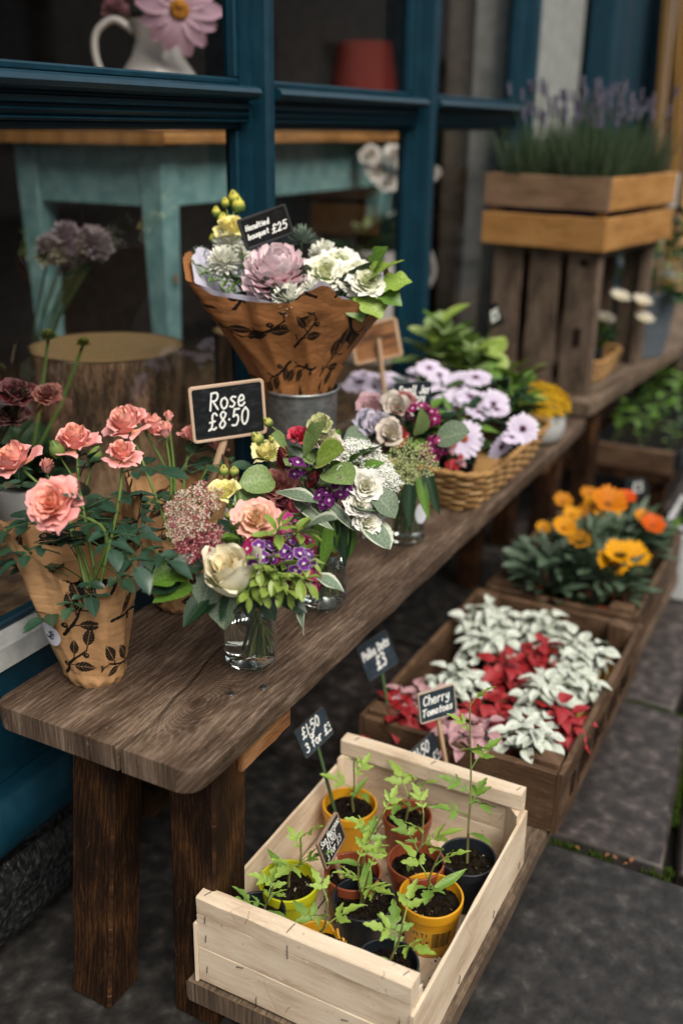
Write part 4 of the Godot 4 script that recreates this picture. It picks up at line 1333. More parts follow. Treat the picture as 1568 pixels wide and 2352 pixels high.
# a flat-topped head of tiny florets on rays
func umbel(parent: Node, called: String, xf: Transform3D, cols: Array, rays := 22, florets := 14, ray_col := Color(0.20, 0.25, 0.06), dome := 0.4) -> MeshInstance3D:
	var m := MB.new()
	for k in rays:
		var rr := sqrt((k + 0.5) / rays)
		var a := k * 2.39996
		var tip := Vector3(cos(a) * rr, 0.55 + dome * (1 - rr * rr) + rf(-0.05, 0.05), sin(a) * rr)
		m.tube(PackedVector3Array([Vector3.ZERO, tip * Vector3(0.6, 0.45, 0.6), tip]), PackedFloat32Array([0.014, 0.011, 0.008]), 4, ray_col, false)
		for f in florets:
			var fr := sqrt((f + 0.5) / florets) * 0.22
			var fa := f * 2.39996 + k
			var q := tip + Vector3(cos(fa) * fr, 0.10 + rf(-0.02, 0.03), sin(fa) * fr)
			m.tube(PackedVector3Array([tip, q]), PackedFloat32Array([0.006, 0.005]), 3, ray_col, false)
			var col: Color = cols[rng.randi() % cols.size()]
			var up := Vector3(rf(-0.4, 0.4), 1, rf(-0.4, 0.4)).normalized()
			var sx := up.cross(Vector3(0.3, 0.1, 1)).normalized()
			var sz := sx.cross(up)
			var s := rf(0.044, 0.068)
			var c0 := m.p(q, Vector2.ZERO, col)
			for e in 8:
				var ea := TAU * e / 8.0
				var er := s * (1.0 if e % 2 == 0 else 0.42)
				m.p(q + (sx * cos(ea) + sz * sin(ea)) * er + up * s * 0.25, Vector2.ZERO, col)
			for e in 8: m.tri(c0, c0 + 1 + e, c0 + 1 + (e + 1) % 8)
	return part(parent, called, m.mesh(), M.petal, xf)
# five fringed petals with a pale eye and a pale hem
func pink_floret(eye: Color, body: Color, hem: Color) -> ArrayMesh:
	var key := "floret" + eye.to_html() + body.to_html()
	if rose_cache.has(key): return rose_cache[key]
	var m := MB.new()
	var c0 := m.p(Vector3(0, 0.0, 0), Vector2.ZERO, eye)
	var n := 25
	for ring in 4:
		for k in n:
			var a := TAU * k / n
			var lobe := 0.80 + 0.20 * absf(cos(a * 2.5)) + (0.05 if k % 2 else -0.03)
			var r: float = [0.20, 0.30, 0.86, 1.0][ring] * lobe
			m.p(Vector3(cos(a) * r, [0.02, 0.03, 0.10, 0.08][ring] + 0.06 * cos(a * 5.0) * r, sin(a) * r), Vector2.ZERO, [eye, body, body, hem][ring])
	for k in n: m.tri(c0, c0 + 1 + k, c0 + 1 + (k + 1) % n)
	for ring in 3:
		for k in n:
			m.quad(1 + ring * n + k, 1 + (ring + 1) * n + k, 1 + (ring + 1) * n + (k + 1) % n, 1 + ring * n + (k + 1) % n)
	rose_cache[key] = m.mesh()
	return rose_cache[key]
func sweet_william(parent: Node, at: Vector3, facing: Vector3, r: float, n: int, kinds: Array) -> void:
	for k in n:
		var y := 1.0 - 0.75 * (k + 0.5) / n
		var a := k * 2.39996
		var b := axis_up(Vector3.ZERO, facing).basis
		var d := b * Vector3(cos(a) * sqrt(1 - y * y), y, sin(a) * sqrt(1 - y * y))
		var c: Array = kinds[k % kinds.size()]
		part(parent, "floret", pink_floret(c[0], c[1], c[2]), M.petal, axis_up(at + d * r, d + Vector3(rf(-0.2, 0.2), rf(-0.2, 0.2), rf(-0.2, 0.2)), rf(0.0085, 0.0105), rf(0, 3)))
# dark red bobble on a thin stalk
func bobble(parent: Node, at: Vector3, dir: Vector3, length: float, r: float) -> void:
	var m := MB.new()
	for k in 90:
		var t := (k + 0.5) / 90.0
		var a := k * 2.39996
		var rr := r * sqrt(maxf(0.0, sin(PI * (0.08 + 0.88 * t))))
		var q := Vector3(cos(a) * rr, t * length, sin(a) * rr)
		var col := Color(0.13, 0.012, 0.02) if k % 4 else Color(0.28, 0.06, 0.06)
		var s := r * 0.42
		var i0 := m.p(q + Vector3(0, s, 0), Vector2.ZERO, col)
		m.p(q + Vector3(cos(a), 0, sin(a)) * s, Vector2.ZERO, col)
		m.p(q + Vector3(-sin(a), -0.3, cos(a)) * s, Vector2.ZERO, col)
		m.p(q - Vector3(-sin(a), 0.3, cos(a)) * s, Vector2.ZERO, col)
		m.tri(i0, i0 + 1, i0 + 2)
		m.tri(i0, i0 + 3, i0 + 1)
		m.tri(i0 + 1, i0 + 3, i0 + 2)
	m.lathe(PackedVector2Array([Vector2(r * 0.2, 0), Vector2(r * 0.85, length * 0.2), Vector2(r * 0.95, length * 0.55), Vector2(r * 0.2, length)]), 8, Color(0.12, 0.01, 0.018))
	part(parent, "bobble_head", m.mesh(), M.petal_thick, axis_up(at, dir))

# ---------------------------------------------------------------- pots, soil, signs
func soil_mesh(r: float, sd: int) -> ArrayMesh:
	var m := MB.new()
	var n := noise(sd, 1.0, 3)
	var rr := RandomNumberGenerator.new()
	rr.seed = sd
	m.p(Vector3(0, 0.002, 0), Vector2.ZERO, Color(0.012, 0.009, 0.007))
	for ring in 8:
		for k in 28:
			var a := TAU * k / 28.0
			var q := Vector3(cos(a), 0, sin(a)) * r * (ring + 1) / 8.0
			var tone := 0.5 + rr.randf() * 1.1
			m.p(q + Vector3(0, n.get_noise_2d(q.x * 90, q.z * 90) * 0.005 + rr.randf_range(-0.0015, 0.0015), 0), Vector2.ZERO, Color(0.012 * tone, 0.009 * tone, 0.0065 * tone))
	for k in 28: m.tri(0, 1 + k, 1 + (k + 1) % 28)
	for ring in 7:
		for k in 28: m.quad(1 + ring * 28 + k, 1 + (ring + 1) * 28 + k, 1 + (ring + 1) * 28 + (k + 1) % 28, 1 + ring * 28 + (k + 1) % 28)
	# crumbs and grit
	for k in 130:
		var a := rr.randf() * TAU
		var q := Vector3(cos(a), 0, sin(a)) * r * 0.96 * sqrt(rr.randf())
		q.y = n.get_noise_2d(q.x * 90, q.z * 90) * 0.005 + 0.001
		var s := rr.randf_range(0.0012, 0.0034)
		var tone := rr.randf_range(0.5, 2.2)
		var col := Color(0.014 * tone, 0.010 * tone, 0.007 * tone)
		if k % 22 == 0: col = Color(0.35, 0.30, 0.22)
		if k % 22 == 5: col = Color(0.10, 0.06, 0.03)
		var b := Basis.from_euler(Vector3(rr.randf() * 6, rr.randf() * 6, rr.randf() * 6))
		m.box(Vector3(s, s * 0.7, s * rr.randf_range(0.8, 2.2)), s * 0.2, Transform3D(b, q), col)
	return m.mesh()
func pot_mesh(r: float, h: float, torn := false) -> ArrayMesh:
	var m := MB.new()
	var rb := r * 0.74
	m.lathe(PackedVector2Array([Vector2(0.001, 0.0), Vector2(rb, 0.0), Vector2(rb + 0.001, 0.002), Vector2(lerpf(rb, r, 0.78), h * 0.80), Vector2(lerpf(rb, r, 0.78) + 0.0015, h * 0.81), Vector2(r * 0.985, h * 0.815), Vector2(r, h * 0.985), Vector2(r - 0.0006, h), Vector2(r - 0.003, h), Vector2(r - 0.0036, h * 0.985), Vector2(r - 0.0055, h * 0.80), Vector2(r - 0.0075, h * 0.79), Vector2(rb - 0.002, 0.004), Vector2(0.001, 0.004)]), 44)
	if torn:
		for i in m.v.size():
			var a := atan2(m.v[i].z, m.v[i].x)
			if m.v[i].y > h * 0.5: m.v[i].y -= h * 0.30 * maxf(0.0, sin(a * 2.0 + 0.4)) * (0.6 + 0.4 * sin(a * 17.0)) * (m.v[i].y / h)
	return m.mesh()
func potted(called: String, label: String, at: Vector3, r: float, h: float, material: String, group: String, sd: int, tilt := Vector3.ZERO) -> Node3D:
	var o := thing(called, label, "seedling", at, group)
	o.rotation = tilt
	part(o, "pot", pot_mesh(r, h, material == "pot_torn"), M["pot_yellow" if material == "pot_torn" else material])
	part(o, "soil", soil_mesh(r - 0.0062, sd), M.soil, move(Vector3(0, h * 0.80, 0)))
	return o
# a slate: chalk on the side that faces normal, on a stick that goes down into the pot
func slate(label: String, tl: Vector3, tr: Vector3, bl: Vector3, foot: Vector3, tex: Texture2D, framed: Color, frame_w: float, stick: String, stick_r: float, group := "chalked price signs", round_frame := true) -> Node3D:
	var right := tr - tl
	var down := bl - tl
	var w := right.length()
	var h := down.length()
	var x := right / w
	var y := -(down - x * down.dot(x)).normalized()
	var z := x.cross(y)
	var cen := tl + right * 0.5 + down * 0.5
	var o := thing("price_sign", label, "sign", cen, group)
	var bs := Basis(x, y, z)
	var th := 0.005
	var fm := mat("slate_frame_%d" % taken.get("price_sign", 0), framed, 0.65, 0.4)
	# the board: a rounded slab, its rim standing proud of the chalked face
	var n := 28
	var outer := []
	var inner := []
	for k in n:
		for e in [[0.0, outer], [frame_w, inner]]:
			var rr: float = maxf(0.001, minf(w, h) * 0.07 - e[0] * 0.5)
			var hw: float = w / 2 - e[0]
			var hh: float = h / 2 - e[0]
			var q := k / 7
			var a := PI / 2 * q + PI / 2 * (k % 7) / 6.0
			var cx: float = [1, -1, -1, 1][q] * (hw - rr)
			var cy: float = [1, 1, -1, -1][q] * (hh - rr)
			e[1].append(Vector2(cx + cos(a) * rr, cy + sin(a) * rr))
	var m := MB.new()
	var rings := [[outer, -th / 2], [outer, th / 2 - 0.0008], [outer, th / 2], [inner, th / 2], [inner, th / 2 - 0.0012]]
	for r in rings.size():
		for k in n:
			var q: Vector2 = rings[r][0][k]
			if r == 2: q *= 1.0 - 0.0008 / w
			m.p(Vector3(q.x, q.y, rings[r][1]))
	for r in rings.size() - 1:
		for k in n: m.quad(r * n + k, r * n + (k + 1) % n, (r + 1) * n + (k + 1) % n, (r + 1) * n + k)
	var back := m.v.size()
	m.p(Vector3(0, 0, -th / 2))
	for k in n: m.p(Vector3(outer[k].x, outer[k].y, -th / 2))
	for k in n: m.tri(back, back + 1 + (k + 1) % n, back + 1 + k)
	part(o, "frame", m.mesh(), fm, Transform3D(bs, Vector3.ZERO))
	var f := MB.new()
	var c0 := f.p(Vector3(0, 0, th / 2 - 0.0012), Vector2(0.5, 0.5))
	for k in n:
		var q: Vector2 = inner[k]
		f.p(Vector3(q.x, q.y, th / 2 - 0.0012), Vector2(q.x / (w - 2 * frame_w) + 0.5, 0.5 - q.y / (h - 2 * frame_w)))
	for k in n: f.tri(c0, c0 + 1 + (k + 1) % n, c0 + 1 + k)
	var face := mat("slate_face_%d" % taken.get("price_sign", 0), Color.WHITE, 0.38, 0.5)
	face.albedo_texture = tex
	face.texture_repeat = false
	part(o, "chalked_face", f.mesh(), face, Transform3D(bs, Vector3.ZERO))
	if stick:
		var top := cen + down * 0.40 - z * (th / 2 + stick_r * 0.9)
		var path := [top - cen, foot - cen]
		var sm := MB.new()
		sm.tube(PackedVector3Array([path[0], (path[0] as Vector3).lerp(path[1], 0.5), path[1]]), PackedFloat32Array([stick_r, stick_r, stick_r * 0.9]), 8)
		part(o, "stake", sm.mesh(), M[stick])
	return o

# ---------------------------------------------------------------- benches
func crack_z(x: float) -> float:
	var pts := [[0.80, -0.7235], [0.822, -0.724], [0.862, -0.7215], [0.90, -0.728], [0.931, -0.737], [0.964, -0.737], [1.0, -0.745], [1.043, -0.756], [1.147, -0.763], [1.4, -0.772], [2.6, -0.79]]
	for i in pts.size() - 1:
		if x <= pts[i + 1][0]: return lerpf(pts[i][1], pts[i + 1][1], (x - pts[i][0]) / (pts[i + 1][0] - pts[i][0]))
	return -0.79
func bench_board(front: bool) -> ArrayMesh:
	var m := MB.new()
	var x0 := 0.802
	var x1 := 2.58
	var n := noise(4, 1.0, 3)
	var xs := []
	for k in 13: xs.append(x0 + 0.045 * pow(k / 12.0, 1.6))
	for k in range(1, 80): xs.append(lerpf(x0 + 0.045, x1, k / 79.0))
	var strips := [[], [], [], []]
	for x in xs:
		var rnd := 0.028 - sqrt(maxf(0.0, 0.028 * 0.028 - pow(maxf(0.0, 0.028 - (x - x0)), 2.0)))
		var gap := lerpf(0.0032, 0.0007, clampf((x - 0.82) / 0.35, 0, 1))
		var zo: float
		var zi: float
		if front:
			zo = -0.6085 - rnd + n.get_noise_1d(x * 6.0) * 0.003
			zi = crack_z(x) + gap
		else:
			zo = -0.942 + rnd + n.get_noise_1d(x * 5.0 + 70.0) * 0.003
			zi = crack_z(x) - gap
		if front and zo < zi + 0.004: zo = zi + 0.004
		if not front and zo > zi - 0.004: zo = zi - 0.004
		var sg := 1.0 if front else -1.0
		var top := []
		var e := 0.005
		top.append(Vector3(x, BENCH - 0.0035, zi))
		for k in 7:
			var z := lerpf(zi + sg * 0.004, zo - sg * e, k / 6.0)
			top.append(Vector3(x, BENCH + n.get_noise_2d(x * 14.0, z * 60.0) * 0.0007, z))
		top.append(Vector3(x, BENCH - e * 0.35, zo - sg * e * 0.3))
		top.append(Vector3(x, BENCH - e * 1.3, zo))
		strips[0].append(top)
		strips[1].append([Vector3(x, BENCH - e * 1.3, zo), Vector3(x, BENCH - 0.020 + n.get_noise_1d(x * 22) * 0.001, zo + sg * n.get_noise_1d(x * 15.0 + 9) * 0.0015), Vector3(x, BENCH - 0.035, zo - sg * 0.003)])
		strips[2].append([Vector3(x, BENCH - 0.035, zo - sg * 0.003), Vector3(x, BENCH - 0.035, zi)])
		strips[3].append([Vector3(x, BENCH - 0.035, zi), Vector3(x, BENCH - 0.0035, zi)])
	for s in strips:
		var cols: int = s[0].size()
		var pts := PackedVector3Array()
		var uvs := PackedVector2Array()
		for row in s:
			for q in row:
				pts.append(q)
				uvs.append(Vector2(q.x - 0.8, q.z + 0.945 + (BENCH - q.y) * 0.8))
		var mm := MB.new()
		mm.sheet(cols, xs.size(), pts, uvs)
		if not front: # mirrored: turn the faces
			for q in range(0, mm.ix.size(), 3):
				var t := mm.ix[q + 1]
				mm.ix[q + 1] = mm.ix[q + 2]
				mm.ix[q + 2] = t
		for q in range(0, mm.ix.size(), 3): # rows run along x, so flip once more
			var t := mm.ix[q + 1]
			mm.ix[q + 1] = mm.ix[q + 2]
			mm.ix[q + 2] = t
		m.add(mm, Transform3D.IDENTITY)
	for e in [0, xs.size() - 1]:
		var loop := []
		loop.append_array(strips[0][e])
		loop.append_array(strips[1][e].slice(1))
		loop.append(strips[2][e][1])
		var uvs := []
		for q in loop: uvs.append(Vector2(q.x - 0.8 + (BENCH - q.y) * 0.5, q.z + 0.945))
		m.poly(loop, Vector3(1.7, 0.48, loop[4].z), uvs)
	return m.mesh()
func post_between(parent: Node, called: String, foot: Vector3, top: Vector3, w: float, d: float, material: String) -> void:
	var y := (top - foot).normalized()
	var z := Vector3(1, 0, 0).cross(y).normalized()
	var x := y.cross(z)
	part(parent, called, plank_mesh(Vector3(foot.distance_to(top), d, w), 0.004, 0.0009, 8), M[material], Transform3D(Basis(y, x, -z), (foot + top) / 2))
func build_benches() -> void:
	rng.seed = 21
	var o := thing("wooden_bench", "weathered grey brown plank bench with rounded corners and a long split", "bench")
	part(o, "board", bench_board(true), M.bench_wood)
	part(o, "board", bench_board(false), M.bench_wood)
	post_between(o, "leg", Vector3(0.915, 0.002, -0.685), Vector3(0.912, 0.4645, -0.668), 0.074, 0.078, "dark_wood")
	post_between(o, "leg", Vector3(0.862, 0.002, -0.842), Vector3(0.886, 0.4645, -0.812), 0.074, 0.066, "dark_wood")
	post_between(o, "leg", Vector3(2.47, 0.002, -0.675), Vector3(2.46, 0.4645, -0.665), 0.06, 0.06, "dark_wood")
	post_between(o, "leg", Vector3(2.47, 0.002, -0.872), Vector3(2.46, 0.4645, -0.862), 0.06, 0.06, "dark_wood")
	part(o, "cleat", plank_mesh(Vector3(0.125, 0.050, 0.042), 0.004, 0.0015), M.orange_wood, move(Vector3(0.995, 0.4390, -0.647)))
	part(o, "cleat", plank_mesh(Vector3(0.10, 0.045, 0.040), 0.004, 0.0015), M.orange_wood, move(Vector3(2.37, 0.4415, -0.655)))
	part(o, "stretcher", plank_mesh(Vector3(1.50, 0.05, 0.03), 0.004, 0.001), M.dark_wood, move(Vector3(1.685, 0.30, -0.80)))
	for q in [[0.975, -0.672], [1.01, -0.642], [1.6, -0.66]]:
		var nm := MB.new()
		nm.lathe(PackedVector2Array([Vector2(0.0052, 0.0), Vector2(0.005, 0.0012), Vector2(0.0008, 0.0016)]), 14)
		part(o, "nail_head", nm.mesh(), M.staple, move(Vector3(q[0], BENCH, q[1])))
	# second bench beyond it, a little higher
	var p := thing("wooden_bench", "dark plank bench carrying the slatted crate and the lavender", "bench", Vector3(2.64, 0, -0.615), "", -0.075)
	part(p, "board", plank_mesh(Vector3(2.7, 0.042, 0.17), 0.005, 0.001, 12), M.plank_wood, move(Vector3(1.35, 0.509, -0.085)))
	part(p, "board", plank_mesh(Vector3(2.7, 0.042, 0.17), 0.005, 0.001, 12), M.plank_wood, move(Vector3(1.35, 0.509, -0.259)))
	for i in 2:
		for k in 2: post_between(p, "leg", Vector3(0.14 + i * 2.3, 0.002, -0.04 - k * 0.24), Vector3(0.14 + i * 2.3, 0.4875, -0.05 - k * 0.22), 0.06, 0.06, "dark_wood")
	# low plank that carries the crates
	var q := thing("low_plank", "long low brown plank on bearers under the crates", "shelf", Vector3(0.852, 0, -0.5))
	part(q, "board", plank_mesh(Vector3(1.765, 0.036, 0.180), 0.004, 0.0012, 14), M.plank_wood, move(Vector3(0.8825, SHELF - 0.018, 0.087)))
	part(q, "board", plank_mesh(Vector3(1.765, 0.036, 0.172), 0.004, 0.0012, 14), M.plank_wood, move(Vector3(0.8825, SHELF - 0.018, -0.092)))
	for x in [0.16, 0.95, 1.62]: part(q, "bearer", plank_mesh(Vector3(0.30, 0.058, 0.07), 0.004, 0.001), M.dark_wood, Transform3D(Basis(Vector3.UP, PI / 2), Vector3(x, 0.0325, 0.0)))

# ---------------------------------------------------------------- crates on the low plank
func staple(parent: Node, at: Vector3, along: Vector3, out: Vector3, w: float) -> void:
	var a := along.normalized() * w / 2
	part(parent, "staple", rod([at - a - out * 0.002, at - a + out * 0.0008, at + a + out * 0.0008, at + a - out * 0.002], [0.0005, 0.0006, 0.0006, 0.0005], 5), M.staple)
func build_lower_crates() -> void:
	rng.seed = 33
	var c := thing("pale_crate", "pale thin softwood tray crate holding the tomato seedlings", "crate", Vector3(0.856, SHELF, -0.664))
	var L := 0.448
	var W := 0.330
	for e in 2:
		var x := 0.013 if e == 0 else L - 0.013
		part(c, "top_rail", plank_mesh(Vector3(W - 0.012, 0.030, 0.026), 0.002, 0.0008, 8), M.pale_wood, Transform3D(Basis(Vector3.UP, -PI / 2), Vector3(x, 0.137, W / 2)))
		part(c, "end_board", plank_mesh(Vector3(W - 0.012, 0.056, 0.012), 0.001, 0.0005, 8), M.pale_wood, Transform3D(Basis(Vector3.UP, -PI / 2), Vector3(0.007 if e == 0 else L - 0.007, 0.0935, W / 2)))
		part(c, "end_board", plank_mesh(Vector3(W - 0.012, 0.060, 0.012), 0.001, 0.0005, 8), M.pale_wood, Transform3D(Basis(Vector3.UP, -PI / 2), Vector3(0.007 if e == 0 else L - 0.007, 0.0350, W / 2)))
		for s in 2:
			var pm := MB.new()
			var sx := 1.0 if e == 0 else -1.0
			var sz := 1.0 if s == 0 else -1.0
			var b0 := [Vector3(0, 0, 0), Vector3(0.026 * sx, 0, 0), Vector3(0, 0, 0.026 * sz)]
			var top := b0.map(func(v): return v + Vector3(0, 0.114, 0))
			var mid := Vector3(0.008 * sx, 0.06, 0.008 * sz)
			pm.poly(top, mid, [Vector2(0, 0), Vector2(0.02, 0), Vector2(0, 0.02)])
			for k in 3: pm.poly([b0[k], b0[(k + 1) % 3], top[(k + 1) % 3], top[k]], mid, [Vector2(0, 0), Vector2(0, 0.03), Vector2(0.1, 0.03), Vector2(0.1, 0)])
			part(c, "corner_post", pm.mesh(), M.pale_wood, move(Vector3(0.0135 if e == 0 else L - 0.0135, 0.007, 0.0065 if s == 0 else W - 0.0065)))
	for s in 2:
		part(c, "side_board", plank_mesh(Vector3(L + 0.002, 0.104, 0.005), 0.0008, 0.0007, 14), M.pale_wood, Transform3D(Basis(Vector3.RIGHT, 0.012 if s == 0 else -0.012), Vector3(L / 2, 0.0545, 0.0028 if s == 0 else W - 0.0028)))
	for k in 4: part(c, "floor_board", plank_mesh(Vector3(L - 0.03, 0.005, 0.076), 0.0008, 0.0003), M.pale_wood, move(Vector3(L / 2, 0.0035, 0.046 + k * 0.079)))
	for q in [[0.02, 0.118], [0.02, 0.085], [0.02, 0.03], [0.31, 0.085]]: staple(c, Vector3(0.0005, q[1], q[0]), Vector3(0, 1, 0.1), Vector3(-1, 0, 0), 0.011)
	staple(c, Vector3(-0.0003, 0.125, 0.150), Vector3(0, 1, 0), Vector3(-1, 0, 0), 0.022)
	staple(c, Vector3(0.012, 0.1525, 0.148), Vector3(1, 0, 0.1), Vector3(0, 1, 0), 0.018)
	staple(c, Vector3(-0.0003, 0.012, 0.10), Vector3(0, 1, 0), Vector3(-1, 0, 0), 0.016)
	staple(c, Vector3(-0.0003, 0.062, 0.075), Vector3(0, 0.3, 1), Vector3(-1, 0, 0), 0.010)
	staple(c, Vector3(-0.0003, 0.052, 0.235), Vector3(0, 0.3, 1), Vector3(-1, 0, 0), 0.010)
	for q in [[0.012, 0.018], [0.016, 0.31], [L - 0.013, 0.03], [L - 0.013, 0.17], [L - 0.013, 0.315]]: staple(c, Vector3(q[0], 0.1525, q[1]), Vector3(1, 0, 0.4), Vector3(0, 1, 0), 0.010)
	for x in [0.03, 0.16, 0.30, 0.42]: staple(c, Vector3(x, 0.02, W + 0.0008), Vector3(0.2, 1, 0), Vector3(0, 0, 1), 0.012)
	# seedlings: rim centre in the photograph, radius, colour, top of plant, leaves
	var spec := [
		[803, 1845, 0.045, "pot_yellow", [[812, 1752]], 0.052, "tomato seedling in the yellow pot that holds the price slate with a green stake"],
		[935, 1870, 0.040, "pot_clay", [[958, 1790]], 0.058, "bushy tomato seedling in the clay coloured pot against the crate's far end"],
		[1095, 1965, 0.044, "pot_black", [[1070, 1615]], 0.055, "tall leggy tomato seedling in a black pot rising above the crate"],
		[955, 1975, 0.044, "pot_clay", [[972, 1868]], 0.055, "tomato seedling in the clay coloured pot at the middle of the crate"],
		[810, 2000, 0.043, "pot_clay", [[880, 1868]], 0.058, "tomato seedling leaning over in the clay coloured pot with the wooden name slate"],
		[668, 2040, 0.045, "pot_lime", [[690, 1925]], 0.060, "tomato seedling in the lime yellow pot"],
		[835, 2062, 0.046, "pot_black", [[822, 1980], [848, 2000]], 0.055, "pair of tomato stems in the black pot between lime and yellow pots"],
		[990, 2055, 0.047, "pot_yellow", [[1012, 1955]], 0.060, "tomato seedling in the yellow pot with a printed barcode"],
		[618, 2092, 0.040, "pot_black", [[628, 2035]], 0.055, "low tomato seedling in the black pot tucked behind the crate's near end"],
		[768, 2150, 0.038, "pot_torn", [[752, 2070]], 0.050, "small tomato seedling in the torn yellow pot"],
		[893, 2215, 0.043, "pot_black", [[925, 2120]], 0.062, "tomato seedling in the black pot at the crate's open corner"],
	]
	for k in spec.size():
		var s: Array = spec[k]
		var rim := on_y(s[0], s[1], 0.19)
		if k == 2: rim += Vector3(-0.008, 0, -0.012)
		if k == 8: rim = Vector3(0.930, 0.19, -0.607)
		if k == 9: rim = Vector3(0.924, 0.19, -0.505)
		if k == 10: rim = Vector3(0.934, 0.19, -0.407)
		if k == 5: rim = Vector3(1.004, 0.19, -0.6)
		var base := Vector3(rim.x, SHELF + 0.0068, rim.z)
		var o := potted("tomato_seedling", s[6], base, s[2], 0.19 - base.y, s[3], "tomato seedlings in the pale crate", 40 + k)
		for t in s[4]:
			var top := deep(t[0], t[1], depth_of(rim) - 0.05) - base
			if k == 2: top = deep(1078, 1622, depth_of(rim) - 0.06) - base
			tomato(o, Vector3(rf(-0.006, 0.006), 0.066, rf(-0.006, 0.006)), top, s[5], 4 if s[4].size() > 1 else (9 if k == 2 else 5), k)
	# printed lot mark and barcode on the yellow pot
	var yp: Node3D = get_node("tomato_seedling_007")
	var im := Image.create(128, 96, false, Image.FORMAT_RGB8)
	im.fill(Color(0.80, 0.60, 0.16))
	rng.seed = 3
	var bx := 66
	while bx < 122:
		var bw := 1 + rng.randi() % 3
		im.fill_rect(Rect2i(bx, 10, bw, 62), Color(0.13, 0.09, 0.05))
		bx += bw + 1 + rng.randi() % 2
	for g in [[8, 16, 14, 3], [8, 16, 3, 14], [20, 16, 3, 14], [32, 14, 10, 3], [36, 14, 3, 16], [48, 14, 3, 16], [8, 44, 12, 3], [12, 44, 3, 16], [30, 44, 3, 16], [30, 58, 12, 3], [48, 46, 8, 8]]: im.fill_rect(Rect2i(g[0], g[1], g[2], g[3]), Color(0.16, 0.10, 0.05))
	var bm := mat("pot_print", Color.WHITE, 0.4, 0.5)
	bm.albedo_texture = ImageTexture.create_from_image(im)
	bm.texture_repeat = false
	var bmesh := MB.new()
	var pts := PackedVector3Array()
	var uvs := PackedVector2Array()
	for r in 5:
		for q in 11:
			var a := 0.38 + q / 10.0 * 1.5
			var h := lerpf(0.010, 0.056, r / 4.0)
			var rr := lerpf(0.047 * 0.74, lerpf(0.047 * 0.74, 0.047, 0.78), h / 0.0665) + 0.0009
			pts.append(Vector3(-sin(a) * rr, h, cos(a) * rr))
			uvs.append(Vector2(1.0 - q / 10.0, 1.0 - r / 4.0))
	bmesh.sheet(11, 5, pts, uvs)
	part(yp, "printed_barcode", bmesh.mesh(), bm)
	# price slates among them
	rng.seed = 60
	var sky_sheen := Color(0.15, 0.20, 0.24)  # near-black slate; the blue is reflected sky painted into its ground
	var d1 := depth_of(Vector3(1.205, 0.19, -0.603)) - 0.05
	var u := d1 / FOCAL
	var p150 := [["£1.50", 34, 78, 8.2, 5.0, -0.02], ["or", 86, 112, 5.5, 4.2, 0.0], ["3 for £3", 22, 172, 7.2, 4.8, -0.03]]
	slate("dark slate with sky sheen in its colour on a green stake reading one pound fifty or three for three pounds", deep(673, 1683, d1), deep(739, 1623, d1 + 65 * u), deep(702, 1743, d1 + 26 * u), Vector3(1.192, 0.172, -0.622), chalk(256, 192, p150, 1, sky_sheen), lin(0.05, 0.05, 0.05), 0.0012, "stem_dark", 0.0032)
	var d2 := depth_of(Vector3(1.066, 0.19, -0.526)) - 0.05
	u = d2 / FOCAL
	slate("wood framed slate chalked San Marzano on a stubby wooden stake", deep(725, 1940, d2), deep(771, 1864, d2 + 75 * u), deep(749, 1998, d2 + 44 * u), Vector3(1.063, 0.165, -0.540), chalk(256, 176, [["San Marzano", 14, 54, 4.9, 3.6, 0.0], ["£1.50/", 60, 104, 5.6, 4.0, 0.0], ["3 for £3", 34, 156, 5.6, 4.0, 0.0]], 2), lin(0.26, 0.18, 0.13), 0.0028, "stick_wood", 0.0048)
	var d3 := depth_of(Vector3(1.335, 0.30, -0.47))
	u = d3 / FOCAL
	slate("dark slate with sky sheen in its colour, chalked Cherry Tomatoes on a tall wooden stake behind the pale crate", deep(955, 1595, d3), deep(1040, 1570, d3 + 29 * u), deep(966, 1663, d3 + 26 * u), Vector3(1.337, SHELF + 0.002, -0.462), chalk(256, 192, [["Cherry", 24, 84, 7.4, 4.8, -0.03], ["Tomatoes", 14, 158, 5.7, 4.8, -0.03]], 3, sky_sheen), lin(0.40, 0.33, 0.26), 0.0022, "stick_wood", 0.0042)
	var d4 := depth_of(Vector3(1.325, 0.22, -0.47))
	u = d4 / FOCAL
	slate("dark price slate with sky sheen in its colour, half hidden behind the pale crate's far end", deep(929, 1738, d4), deep(993, 1680, d4 + 66 * u), deep(950, 1808, d4 + 34 * u), Vector3(1.332, SHELF + 0.002, -0.500), chalk(256, 192, p150, 4, sky_sheen), lin(0.05, 0.05, 0.05), 0.0012, "stem_dark", 0.003)
	# brown fruit crate with polka dot plants
	fruit_crate("fruit_crate", "dark brown fruit crate with worn stencil marks full of spotted foliage plants", Vector3(1.402, SHELF, -0.686), 0.612, 0.380, 0.122, true)
	fruit_crate("fruit_crate", "dark brown crate of orange gazanias behind the spotted foliage plants", Vector3(2.040, SHELF, -0.676), 0.56, 0.350, 0.122, false)
	var plants := [["white", 1758, 561], ["white", 1587, 566], ["red", 1776, 470], ["red", 1672, 500], ["white", 1822, 388], ["white", 1622, 405], ["pink", 1506, 606], ["red", 1516, 490], ["red", 1562, 362], ["red", 1452, 622], ["pink", 1450, 484], ["white", 1474, 384], ["white", 1860, 610], ["white", 1900, 500], ["white", 1702, 376]]
